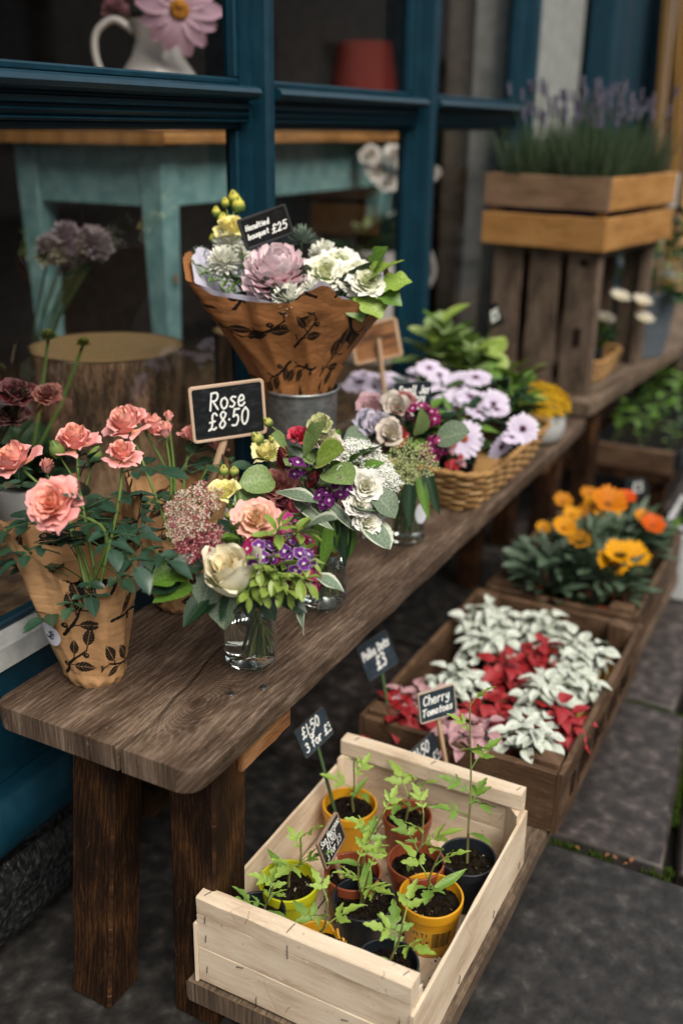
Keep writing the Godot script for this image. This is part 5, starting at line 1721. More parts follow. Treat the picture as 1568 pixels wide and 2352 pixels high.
	var where := ["in the row along the bench side, two places from the slate", "beside the dusky pink one along the crate's bench side", "next to the gazania crate, ringed by white ones", "in the very middle of the brown crate", "in the street side corner by the gazania crate", "next to the red one on the crate's street side", "behind the Cherry Tomatoes slate on the bench side", "between the dusky pink and the white ones", "on the street side between two white ones, over the straw", "in the corner under the Polka Dots slate", "below the Cherry Tomatoes slate at the crate's end board", "in the street side corner by the pale crate", "in the bench side corner by the gazania crate", "against the board of the gazania crate, behind the red ones", "over the straw halfway along the street side"]
	var says := {"white": "white polka dot plant ", "red": "bright red polka dot plant ", "pink": "dusky pink polka dot plant "}
	for k in plants.size():
		rng.seed = 300 + k
		var kind: String = plants[k][0]
		var at := Vector3(plants[k][1] / 1000.0, SHELF + 0.0065, -plants[k][2] / 1000.0)
		var o := thing("polka_dot_plant", says[kind] + where[k], "plant", at, kind + " polka dot plants in the brown crate")
		part(o, "pot", pot_mesh(0.040, 0.078), M.pot_clay)
		part(o, "soil", soil_mesh(0.034, 80 + k % 4), M.soil, move(Vector3(0, 0.064, 0)))
		var low := kind == "red" and k == 9
		var high := 0.150 if kind == "white" else 0.145
		if low: high = 0.135
		for s in 9:
			var a := s * 2.39996 + rf(-0.3, 0.3)
			var rr := 0.046 * sqrt(s / 9.0)
			var tip := Vector3(cos(a) * rr, high * rf(0.85, 1.08) - rr * 0.5, sin(a) * rr)
			stem(o, "stem", [Vector3(cos(a) * 0.01, 0.06, sin(a) * 0.01), tip * Vector3(0.7, 0.7, 0.7) + Vector3(0, 0.01, 0), tip], 0.0016, 0.001, "stem_dark", 5)
			for l in 7:
				var la := l * 2.39996 + a
				var d := Vector3(cos(la), rf(0.0, 0.5) - 0.30 * (l / 7.0), sin(la))
				put_leaf(o, "leaf", kind + "_spot_leaf", "broad", tip - Vector3(0, 0.005 * l, 0) + d * 0.004, d, rf(0.025, 0.042))
	var polka := depth_of(Vector3(1.43, 0.30, -0.66))
	u = polka / FOCAL
	slate("dark slate with sky sheen in its colour, chalked Polka Dots three pounds on a green stake", deep(815, 1491, polka), deep(884, 1445, polka + 39 * u), deep(848, 1566, polka + 30 * u), Vector3(1.440, 0.170, -0.634), chalk(256, 192, [["Polka Dots", 14, 82, 5.4, 5.2, -0.02], ["£3", 92, 166, 8.6, 6.0, -0.05]], 5, sky_sheen), lin(0.05, 0.055, 0.06), 0.0012, "stem_dark", 0.0034)
	# shredded straw along the crate's street side
	rng.seed = 71
	var sm := MB.new()
	for k in 260:
		var x := rf(1.49, 1.93)
		var z := rf(-0.360, -0.338) if k < 180 else rf(-0.62, -0.37)
		var y := SHELF + rf(0.008, 0.030) + (rf(0.0, 0.055) if k < 120 else 0.0)
		var d := Vector3(rf(-1, 1), rf(-0.1, 0.5), rf(-0.25, 0.2)).normalized() * rf(0.02, 0.055)
		var side := d.cross(Vector3(rf(-0.3, 0.3), 1, rf(-0.3, 0.3))).normalized() * rf(0.0015, 0.005)
		var base := Vector3(x, y, z)
		var pp := PackedVector3Array()
		for i in 4:
			var t := i / 3.0
			var cen := base + d * t + Vector3(0, 0.012 * sin(PI * t), 0)
			pp.append(cen - side)
			pp.append(cen + side)
		sm.sheet(2, 4, pp, PackedVector2Array())
	var st := part(self, "straw", sm.mesh(), M.straw)
	tag(st, "golden straw packed beside the pots in the brown crate", "straw", "", "stuff")
	# crumbs of compost spilt on the pale crate's floor
	rng.seed = 77
	var cr := MB.new()
	for k in 420:
		var s := rf(0.0008, 0.0028)
		cr.box(Vector3(s, s * 0.6, s * rf(0.8, 1.8)), s * 0.2, Transform3D(Basis.from_euler(Vector3(rf(0, 6), rf(0, 6), 0)), Vector3(rf(0.885, 1.285), SHELF + 0.0068, rf(-0.650, -0.350))), Color(0.016, 0.011, 0.008) * rf(0.6, 2.0))
	tag(part(self, "spilt_compost", cr.mesh(), M.soil), "dark crumbs of compost spilt on the pale crate's floor", "compost", "", "stuff")
	gazanias()

func tomato(o: Node3D, from: Vector3, top: Vector3, leaf: float, n: int, sd: int) -> void:
	rng.seed = 500 + sd * 7
	var mid := from.lerp(top, 0.5) + Vector3(rf(-0.008, 0.008), 0, rf(-0.008, 0.008))
	var path := smooth_path([from - Vector3(0, 0.004, 0), from.lerp(top, 0.25) + Vector3(rf(-0.004, 0.004), 0.004, rf(-0.004, 0.004)), mid, top], 5)
	var m := MB.new()
	m.tube(path, taper(path.size(), 0.0023, 0.0012), 7)
	part(o, "stem", m.mesh(), M.stem_tomato)
	for k in n:
		var t := lerpf(0.32, 1.0, k / float(n - 1))
		var at := path[int(t * (path.size() - 1))]
		var a := k * 2.2 + sd
		var d := Vector3(cos(a), lerpf(0.25, 0.8, t), sin(a))
		put_leaf(o, "leaf", "tomato_leaf_pale" if k >= n - 3 else "tomato_leaf", "tomato" if k > 0 else "lance", at, d, leaf * rf(0.78, 1.08) * (0.75 if k >= n - 2 else 1.0))

func fruit_crate(called: String, label: String, at: Vector3, L: float, W: float, H: float, marked: bool) -> void:
	var c := thing(called, label, "crate", at, "brown fruit crates on the low plank")
	var t := 0.011
	for s in 2: part(c, "side_board", plank_mesh(Vector3(L, H, t), 0.0015, 0.0006, 12), M.crate_wood, move(Vector3(L / 2, H / 2 + 0.0005, t / 2 + s * (W - t))))
	for e in 2: part(c, "end_board", plank_mesh(Vector3(W - 2 * t - 0.001, H - 0.003, 0.014), 0.0015, 0.0006, 8), M.crate_wood, Transform3D(Basis(Vector3.UP, -PI / 2), Vector3(0.007 + e * (L - 0.014), H / 2, W / 2)))
	for e in 2:
		for s in 2: part(c, "corner_block", box_mesh(Vector3(0.034, H + 0.008, 0.052), 0.002, 1), M.crate_wood, move(Vector3(0.0315 + e * (L - 0.063), H / 2 + 0.0045, t + 0.0265 + s * (W - 2 * t - 0.053))))
	for k in 4: part(c, "floor_board", plank_mesh(Vector3(L - 0.03, 0.005, W / 4 - 0.009), 0.001, 0.0004), M.crate_wood, move(Vector3(L / 2, 0.0032, W / 8 + k * (W - 0.012) / 4 + 0.0015)))
	for k in 5:
		var nm := MB.new()
		nm.lathe(PackedVector2Array([Vector2(0.0025, 0.0), Vector2(0.0023, 0.0008), Vector2(0.0003, 0.001)]), 8)
		part(c, "nail_head", nm.mesh(), M.staple, Transform3D(Basis(Vector3.RIGHT, PI / 2), Vector3(0.007, 0.015 + k * 0.022, W + 0.0004)))
	if not marked: return
	# worn black stencil, too rubbed to read
	for k in 9:
		var m := MB.new()
		var hh := rf(0.042, 0.052)
		for b in 2 + k % 2:
			m.box(Vector3(rf(0.006, 0.009), hh * rf(0.7, 1.0), 0.0006), 0.0, Transform3D(Basis(Vector3(0, 0, 1), rf(-0.12, 0.12)), Vector3((b - 0.5) * 0.017, rf(-0.003, 0.003), 0)))
		if k % 3 != 1: m.box(Vector3(0.020, 0.007, 0.0005), 0.0, move(Vector3(0, hh * [0.38, 0.0, -0.38][k % 3], 0.0001)))
		part(c, "stencil_mark", m.mesh(), M.stencil, move(Vector3(0.075 + k * 0.052, H * 0.5, W + 0.0011)))

func gazanias() -> void:
	var spots := [[2.13, -0.545], [2.15, -0.425], [2.29, -0.50], [2.42, -0.43]]
	var heads := [[1395, 1160, 1.0, 0.46, 0.14, 0.004], [1437, 1145, 0.5, 0.50, 0.06, 0.004], [1290, 1155, 0.6, 0.42, 0.16, 0.008], [1350, 1140, 0.6, 0.42, 0.15, 0.01], [1293, 1215, 0.7, 0.55, 0.23, 0.008], [1325, 1245, 0.7, 0.55, 0.23, 0.008], [1245, 1222, 0.5, 0.46, 0.2, 0.01], [1375, 1285, 0.95, 0.60, 0.27, 0.006], [1400, 1310, 0.9, 0.58, 0.25, 0.006], [1448, 1292, 0.95, 0.60, 0.27, 0.006], [1495, 1210, 0.75, 0.50, 0.08, 0.004], [1340, 1190, 0.5, 0.46, 0.18, 0.01], [1415, 1275, 0.8, 0.60, 0.27, 0.006], [1360, 1165, 0.6, 0.50, 0.20, 0.006], [1310, 1185, 0.55, 0.55, 0.24, 0.008], [1470, 1235, 0.6, 0.55, 0.2, 0.006]]
	for k in spots.size():
		rng.seed = 700 + k
		var at := Vector3(spots[k][0], SHELF + 0.0065, spots[k][1])
		var o := thing("gazania", ["orange gazania at the bench side corner by the polka dot plants", "orange gazania over the street side board by the polka dot plants", "orange gazania on the bench side at the middle of its crate", "orange gazania beside the small three pound slate"][k], "plant", at, "orange gazanias")
		part(o, "pot", pot_mesh(0.052, 0.095), M.pot_clay)
		part(o, "soil", soil_mesh(0.045, 90 + k), M.soil, move(Vector3(0, 0.078, 0)))
		for l in 135:
			var a := l * 2.39996
			var d := Vector3(cos(a), rf(0.1, 1.3), sin(a))
			var out := 0.065 * sqrt(rng.randf())
			var tall := rf(0.09, 0.215 - out * 0.7)
			put_leaf(o, "leaf", "gazania_leaf", "lance" if l % 3 else "obovate", Vector3(cos(a) * out, tall, sin(a) * out), d, rf(0.055, 0.085))
		for h in heads.size():
			if h % 4 != k: continue
			var q: Array = heads[h]
			var p := on_x(q[0], q[1], at.x + rf(-0.05, 0.05)) - at
			p.y = clampf(p.y, 0.19, 0.34)
			stem(o, "stem", [Vector3(0, 0.08, 0), p * 0.6 + Vector3(0, 0.04, 0), p], 0.002, 0.0016, "stem_dark", 5)
			daisy(o, "flower", axis_up(p, Vector3(-0.42, 0.9, 0.28), 0.042 * q[2]), 19, 0.85, Color(q[3], q[4], q[5]), Color(q[3] * 1.25, q[4] * 1.35, q[5]), 0.55, Color(0.16, 0.06, 0.01), 0.2, 0.05)

# ---------------------------------------------------------------- flowers on the bench
const AWAY := Vector3(0.885, 0, -0.465)
const ASIDE := Vector3(0.465, 0, 0.885)
const FACE := Vector3(-0.80, 0.42, 0.42)
func ring_at(table: Array, a: float) -> Array:
	for i in table.size() - 1:
		if a <= table[i + 1][0]:
			var t: float = (a - table[i][0]) / (table[i + 1][0] - table[i][0])
			t = t * t * (3 - 2 * t)
			return [lerpf(table[i][1], table[i + 1][1], t), lerpf(table[i][2], table[i + 1][2], t)]
	return [table[-1][1], table[-1][2]]
# paper rolled round a pot; table rows are [degrees from the viewer's side, rim height, rim radius]
func paper(parent: Node, called: String, material: String, r0: float, table: Array, sd: int, y0 := 0.0, zig := 0.0022, bulge := 0.10, uoff := 0.0, girth := 1.45) -> void:
	var m := MB.new()
	var n := noise(sd, 1.0, 3)
	var folds := [[0.0], [0.0]]
	var fr := RandomNumberGenerator.new()
	fr.seed = sd * 13
	for set_ in 2:
		while folds[set_][-1] < 330.0: folds[set_].append(folds[set_][-1] + fr.randf_range(24.0, 58.0) * (1.0 if set_ == 0 else 1.5))
		folds[set_].append(360.0)
		if folds[set_][-2] > 350.0: folds[set_].remove_at(folds[set_].size() - 2)
	var seg := 216
	var rows := 44
	var pts := PackedVector3Array()
	var uvs := PackedVector2Array()
	for i in rows:
		var t := float(i) / (rows - 1)
		for k in seg + 1:
			var a := 360.0 * (k % seg) / seg
			var hr := ring_at(table, a)
			var ar := deg_to_rad(a)
			var h: float = hr[0]
			var R: float = hr[1]
			var y := h * t
			if i == rows - 1 and k % 2: y -= zig
			var r := lerpf(r0, R, pow(t, lerpf(1.15, 0.85, smoothstep(140.0, 190.0, a) * (1.0 - smoothstep(215.0, 250.0, a))))) + bulge * r0 * sin(PI * minf(1.0, t * 1.2))
			var ca := cos(ar)
			var sa := sin(ar)
			# flat panels meeting in crisp folds, one set running straight up and one slanting
			var fold := 1.0
			for set_ in 2:
				var aa := fposmod(a + (0.0 if set_ == 0 else y * 210.0 - 40.0), 360.0)
				var br: Array = folds[set_]
				for q in br.size() - 1:
					if aa >= br[q] and aa < br[q + 1]:
						var half: float = deg_to_rad(br[q + 1] - br[q]) * 0.5
						fold += (cos(half) / cos(deg_to_rad(aa - (br[q] + br[q + 1]) * 0.5)) - 1.0) * (0.9 if set_ == 0 else 0.6)
						break
			var big := n.get_noise_3d(ca * 1.3, sa * 1.3, y * 5.0)
			var small := n.get_noise_3d(ca * 7.0, sa * 7.0, y * 45.0 + 9)
			r *= 1.06 + (fold - 1.0) * smoothstep(0.0, 0.15, t) + 0.05 * big * t + 0.008 * small
			if t < 0.05: r *= 1.0 + 0.035 * sin(ar * 13.0) - 0.10 * (0.05 - t) / 0.05
			pts.append((ASIDE * ca + AWAY * sa) * r + Vector3(0, y0 + y, 0))
			uvs.append(Vector2(k / float(seg) * r0 * girth * TAU / 0.42 + uoff, 1.0 - y / 0.21))
	m.sheet(seg + 1, rows, pts, uvs)
	part(parent, called, m.mesh(), M[material])
func compound(o: Node3D, base: Vector3, dir: Vector3, length: float, material: String, count := 5) -> void:
	var d := dir.normalized()
	var tip := base + d * length + Vector3(0, -0.12 * length, 0)
	stem(o, "leaf_stalk", [base, base + d * length * 0.55 + Vector3(0, 0.05 * length, 0), tip], 0.0011, 0.0007, "stem_dark", 4)
	var l := length * 0.62
	put_leaf(o, "leaf", material, "oval", tip, d + Vector3(0, -0.25, 0), l * rf(0.95, 1.15))
	var side := d.cross(Vector3.UP).normalized()
	for k in (count - 1) / 2:
		var p := base.lerp(tip, 0.82 - k * 0.38) + Vector3(0, 0.02 * length, 0)
		for s in [-1.0, 1.0]: put_leaf(o, "leaf", material, "oval", p, side * s + d * 0.55 + Vector3(0, rf(-0.25, 0.2), 0), l * rf(0.75, 0.95) * (1.0 - 0.15 * k))
func rose_plant(o: Node3D, soil_y: float, heads: Array, outer: Color, inner: Color, leaves: int, spread: float, top: float, sd: int) -> void:
	rng.seed = sd
	for h in heads:
		var p: Vector3 = h[0] - o.position
		var foot := Vector3(rf(-0.02, 0.02), soil_y, rf(-0.02, 0.02))
		var knee := foot.lerp(p, 0.55) + Vector3(rf(-0.012, 0.012), 0.01, rf(-0.012, 0.012))
		if h.size() > 5: knee = (h[5] as Vector3) - o.position
		var axis: Vector3 = h[3]
		if h[2] == "green":
			stem(o, "stem", [knee, knee.lerp(p, 0.6), p], 0.0016, 0.0013, "stem_green")
			bud(o, axis_up(p, axis, h[1]), Color(0.16, 0.22, 0.06))
		else:
			var s: float = h[1]
			stem(o, "stem", [foot, knee, p - axis.normalized() * s * 0.15], 0.0026, 0.0019, "stem_green", 7)
			rose(o, axis_up(p, axis, s, rf(0, 3)), h[2], [outer, inner])
			if h.size() > 4 and h[4]:
				for k in h[4]:
					var b := foot.lerp(knee, rf(0.5, 1.0)) if k < 2 else knee.lerp(p, rf(0.1, 0.55))
					compound(o, b, Vector3(rf(-1, 1), rf(0.0, 0.6), rf(-1, 1)), rf(0.045, 0.062), "rose_leaf", 5)
	for k in leaves:
		var a := k * 2.39996
		var rr := spread * sqrt((k + 0.5) / leaves)
		var y := lerpf(soil_y, top, pow(rng.randf(), 0.8))
		var base := Vector3(cos(a) * rr * 0.45, y - 0.01, sin(a) * rr * 0.45)
		compound(o, base, Vector3(cos(a), rf(-0.1, 0.7), sin(a)), rf(0.042, 0.066), "rose_leaf" if k % 3 else "rose_leaf_pale", 5 if k % 2 else 3)
func jar_of(label: String, at: Vector3, r: float, h: float, fill: float, tagged: bool) -> Node3D:
	var o := thing("glass_jar", label, "jar", at, "glass jars on the bench")
	var m := MB.new()
	var w := 0.0022
	m.lathe(PackedVector2Array([Vector2(0.001, 0.003), Vector2(r * 0.6, 0.0028), Vector2(r * 0.80, 0.0006), Vector2(r * 0.92, 0.0012), Vector2(r, 0.008), Vector2(r, h * 0.70), Vector2(r * 0.97, h * 0.76), Vector2(r * 0.85, h * 0.83), Vector2(r * 0.83, h * 0.87), Vector2(r * 0.86, h * 0.89), Vector2(r * 0.86, h * 0.985), Vector2(r * 0.84, h), Vector2(r * 0.80, h), Vector2(r * 0.785, h * 0.985), Vector2(r * 0.785, h * 0.84), Vector2(r - w, h * 0.74), Vector2(r - w, h * 0.68)]), 48)
	part(o, "glass", m.mesh(), M.jar_glass)
	var q := MB.new()
	var rw := r - w - 0.0004
	q.lathe(PackedVector2Array([Vector2(0.0005, 0.0055), Vector2(rw * 0.9, 0.0055), Vector2(rw, 0.011), Vector2(rw, fill), Vector2(rw * 0.97, fill - 0.0006), Vector2(0.0005, fill - 0.0006)]), 40)
	part(o, "water", q.mesh(), M.water)
	var tw := MB.new()
	for k in 3:
		var ring := PackedVector3Array()
		for i in 33: ring.append(Vector3(cos(TAU * i / 32.0), 0, sin(TAU * i / 32.0)) * (r * 0.865 + 0.0012) + Vector3(0, h * 0.855 + k * 0.0026 + 0.0006 * sin(i * 2.0 + k), 0))
		tw.tube(ring, taper(33, 0.0013, 0.0013), 5, Color.WHITE, false)
	part(o, "twine", tw.mesh(), M.twine)
	var side := -ASIDE if not tagged else ASIDE * 0.35 - AWAY
	side = side.normalized() * (r * 0.9)
	for k in 2:
		var e := side * 1.12 + Vector3(0, h * 0.86 - 0.028 - k * 0.006, 0) + ASIDE * (0.005 - k * 0.009)
		part(o, "twine_end", rod([side + Vector3(0, h * 0.86, 0), side * 1.22 + Vector3(0, h * 0.86 - 0.008, 0), e], [0.0012, 0.0013, 0.0016], 5), M.twine)
	if tagged:
		for s in [-1.0, 1.0]:
			var lp := smooth_path([side + Vector3(0, h * 0.86, 0), side * 1.1 + ASIDE * s * 0.016 + Vector3(0, h * 0.90, 0), side * 1.2 + ASIDE * s * 0.022 + Vector3(0, h * 0.84, 0), side * 1.05 + Vector3(0, h * 0.855, 0)], 4)
			var lm := MB.new()
			lm.tube(lp, taper(lp.size(), 0.0015, 0.0015), 5)
			part(o, "twine_bow", lm.mesh(), M.twine)
		var tm := MB.new()
		var c0 := tm.p(Vector3.ZERO)
		for k in 20: tm.p(Vector3(cos(TAU * k / 20.0) * 0.011, sin(TAU * k / 20.0) * 0.019, 0.0))
		for k in 20: tm.tri(c0, c0 + 1 + (k + 1) % 20, c0 + 1 + k)
		part(o, "paper_tag", tm.mesh(), M.paper_tag, look(side * 1.14 + ASIDE * 0.012 + Vector3(0, h * 0.52, 0), Vector3(-0.7, 0.1, 0.7)))
	return o
func stems_in_jar(o: Node3D, n: int, r: float, low: float, high: float, shift := Vector3.ZERO) -> void:
	for k in n:
		var a := k * 2.39996
		var rr := r * 0.62 * sqrt((k + 0.5) / n)
		var b := Vector3(cos(a + 2.4) * rr, low + rf(0, 0.012), sin(a + 2.4) * rr) + shift
		var t := Vector3(cos(a) * r * 0.55, high, sin(a) * r * 0.55)
		stem(o, "stem", [b, b.lerp(t, 0.5), t], 0.0019, 0.0019, ["stem_green", "stem_tomato", "stem_dark"][k % 3], 6)
func spray(o: Node3D, centre: Vector3, dir: Vector3, n: int, leaf: float, material: String, kind: String, gap := 0.012) -> void:
	var d := dir.normalized()
	stem(o, "twig", [centre - d * gap * n * 0.6, centre, centre + d * gap * n * 0.3], 0.0014, 0.001, "stem_green", 5)
	var side := d.cross(Vector3.UP).normalized()
	var up := side.cross(d)
	for k in n:
		var a := k * 2.39996
		var t := k / float(n)
		put_leaf(o, "leaf", material, kind, centre + d * gap * n * (t * 0.9 - 0.6), (side * cos(a) + up * sin(a)) * lerpf(1.0, 0.6, t) + d * lerpf(0.35, 1.0, t), leaf * rf(0.85, 1.12) * lerpf(1.0, 0.75, t))

func build_bench_flowers() -> void:
	# wrapped rose, near the bench's end
	rng.seed = 101
	var at := Vector3(0.926, BENCH, -0.862)
	var o := thing("wrapped_rose", "coral pink rose plant in printed brown paper with a round white sticker", "plant", at, "wrapped rose plants")
	paper(o, "paper_wrap", "kraft_printed", 0.037, [[0, 0.207, 0.072], [30, 0.26, 0.08], [60, 0.235, 0.085], [90, 0.21, 0.095], [135, 0.20, 0.108], [170, 0.225, 0.114], [192, 0.246, 0.110], [206, 0.248, 0.105], [215, 0.235, 0.099], [235, 0.205, 0.085], [250, 0.188, 0.077], [265, 0.175, 0.070], [280, 0.167, 0.067], [297, 0.163, 0.066], [310, 0.176, 0.066], [335, 0.192, 0.067], [360, 0.207, 0.072]], 5, 0.0, 0.0022, 0.10, 0.35)
	part(o, "soil", soil_mesh(0.052, 200), M.soil, move(Vector3(0, 0.125, 0)))
	var sk := Image.create(128, 128, false, Image.FORMAT_RGB8)
	sk.fill(Color(0.86, 0.87, 0.92))
	for k in 26:
		var a := rf(-0.9, 2.2)
		var c := Vector2(66, 66)
		var r1 := rf(16, 34)
		stroke(sk, [c + Vector2(cos(a), sin(a)) * 12, c + Vector2(cos(a + 0.2), sin(a + 0.2)) * r1], rf(1.2, 3.2), Color(0.12, 0.12, 0.2, 0.9), 0.3)
	for k in 7: stroke(sk, [Vector2(30 + k * 5, 48 + sin(k) * 3), Vector2(33 + k * 5, 40 + cos(k) * 4)], 1.1, Color(0.25, 0.25, 0.35, 0.9))
	var sm := mat("sticker", Color.WHITE, 0.45, 0.5)
	sm.albedo_texture = ImageTexture.create_from_image(sk)
	sm.texture_repeat = false
	var disc := MB.new()
	disc.p(Vector3.ZERO, Vector2(0.5, 0.5))
	for k in 28: disc.p(Vector3(cos(TAU * k / 28.0) * 0.0215, sin(TAU * k / 28.0) * 0.0215, -0.006 * pow(cos(TAU * k / 28.0), 2)), Vector2(0.5 + 0.5 * cos(TAU * k / 28.0), 0.5 - 0.5 * sin(TAU * k / 28.0)))
	for k in 28: disc.tri(0, 1 + (k + 1) % 28, 1 + k)
	var sa := deg_to_rad(227)
	var sd := (ASIDE * cos(sa) + AWAY * sin(sa)).normalized()
	part(o, "round_sticker", disc.mesh(), sm, look(sd * 0.0705 + Vector3(0, 0.094, 0), sd + Vector3(0, -0.28, 0)))
	var up := Vector3(-0.15, 1, 0.05)
	rose_plant(o, 0.125, [
		[deep(128, 1163, 1.235), 0.0345, "open", FACE * 0.8 + Vector3(0, 0.35, -0.15), 3, deep(245, 1225, 1.27)],
		[deep(46, 1070, 1.33), 0.0290, "half", Vector3(-0.45, 0.9, -0.25), 4],
		[deep(176, 1028, 1.335), 0.0285, "half", up, 4, deep(185, 1130, 1.33)],
		[deep(282, 1052, 1.325), 0.0215, "half", Vector3(-0.25, 0.95, 0.2), 2, deep(270, 1170, 1.33)],
		[deep(108, 1085, 1.38), 0.0150, "bud", Vector3(0.2, 1, 0), 1],
		[deep(139, 1050, 1.32), 0.026, "green", Vector3(-0.3, 1, -0.2), 0, deep(186, 1125, 1.33)],
		[deep(213, 1063, 1.33), 0.025, "green", Vector3(0.3, 1, 0.3), 0, deep(188, 1150, 1.33)],
		[deep(172, 1108, 1.36), 0.010, "bud", Vector3(0.1, 1, 0), 0],
	], Color(0.90, 0.40, 0.39), Color(0.90, 0.38, 0.25), 14, 0.085, 0.21, 111)
	for q in [[310, 1085, 1.27, 1, 0.35], [330, 1250, 1.27, 1, -0.1], [90, 1205, 1.29, -1, 0.1], [20, 1120, 1.33, -1, 0.2], [230, 1200, 1.24, 0.3, -0.1], [260, 1230, 1.24, 0.5, -0.2], [120, 1240, 1.27, -0.6, -0.1]]:
		compound(o, deep(q[0], q[1], q[2]) - at - ASIDE * q[3] * 0.015, ASIDE * q[3] - AWAY * 0.5 + Vector3(0, q[4], 0), rf(0.055, 0.068), "rose_leaf", 5)
	# a second one behind it
	at = Vector3(1.168, BENCH, -0.892)
	o = thing("wrapped_rose", "pink rose plant in printed brown paper behind the price slate", "plant", at, "wrapped rose plants")
	paper(o, "paper_wrap", "kraft_printed", 0.040, [[0, 0.245, 0.085], [30, 0.245, 0.090], [60, 0.20, 0.09], [90, 0.19, 0.09], [135, 0.20, 0.085], [175, 0.225, 0.080], [195, 0.225, 0.078], [220, 0.20, 0.072], [250, 0.14, 0.066], [280, 0.125, 0.062], [310, 0.16, 0.066], [340, 0.23, 0.078], [360, 0.245, 0.085]], 8, 0.0, 0.0022, 0.10, 0.0)
	part(o, "soil", soil_mesh(0.046, 201), M.soil, move(Vector3(0, 0.085, 0)))
	rose_plant(o, 0.09, [
		[deep(298, 985, 1.55), 0.034, "half", Vector3(-0.5, 0.85, -0.1), 1],
		[deep(338, 990, 1.58), 0.026, "half", Vector3(0.5, 0.8, 0.4), 1],
		[deep(381, 1003, 1.52), 0.019, "bud", Vector3(0, 1, 0), 1],
		[deep(388, 966, 1.56), 0.012, "bud", Vector3(0.1, 1, 0), 1],
		[deep(438, 1010, 1.58), 0.022, "half", Vector3(0.2, 1, 0.2), 1],
		[deep(500, 1035, 1.6), 0.017, "half", Vector3(0.3, 1, 0.2), 1],
	], Color(0.90, 0.42, 0.40), Color(0.90, 0.44, 0.34), 6, 0.06, 0.25, 121)
	var ds := depth_of(Vector3(1.168, 0.75, -0.892)) - 0.015
	var u := ds / FOCAL
	slate("pale framed chalkboard reading Rose eight pounds fifty on a wooden stake", deep(437, 890, ds), deep(610, 868, ds + 57 * u), deep(438, 1020, ds + 46 * u), at + Vector3(0.0, 0.08, 0.012), chalk(384, 256, [["Rose", 92, 112, 10.5, 5.4, -0.02], ["£8.50", 74, 214, 10.5, 5.4, -0.05]], 6, Color(0.09, 0.10, 0.115)), lin(0.52, 0.38, 0.28), 0.0045, "stick_wood", 0.0062)
	# front posy
	posy_front()
	posy_second()
	posy_third()
	bouquet()
	daisy_basket()

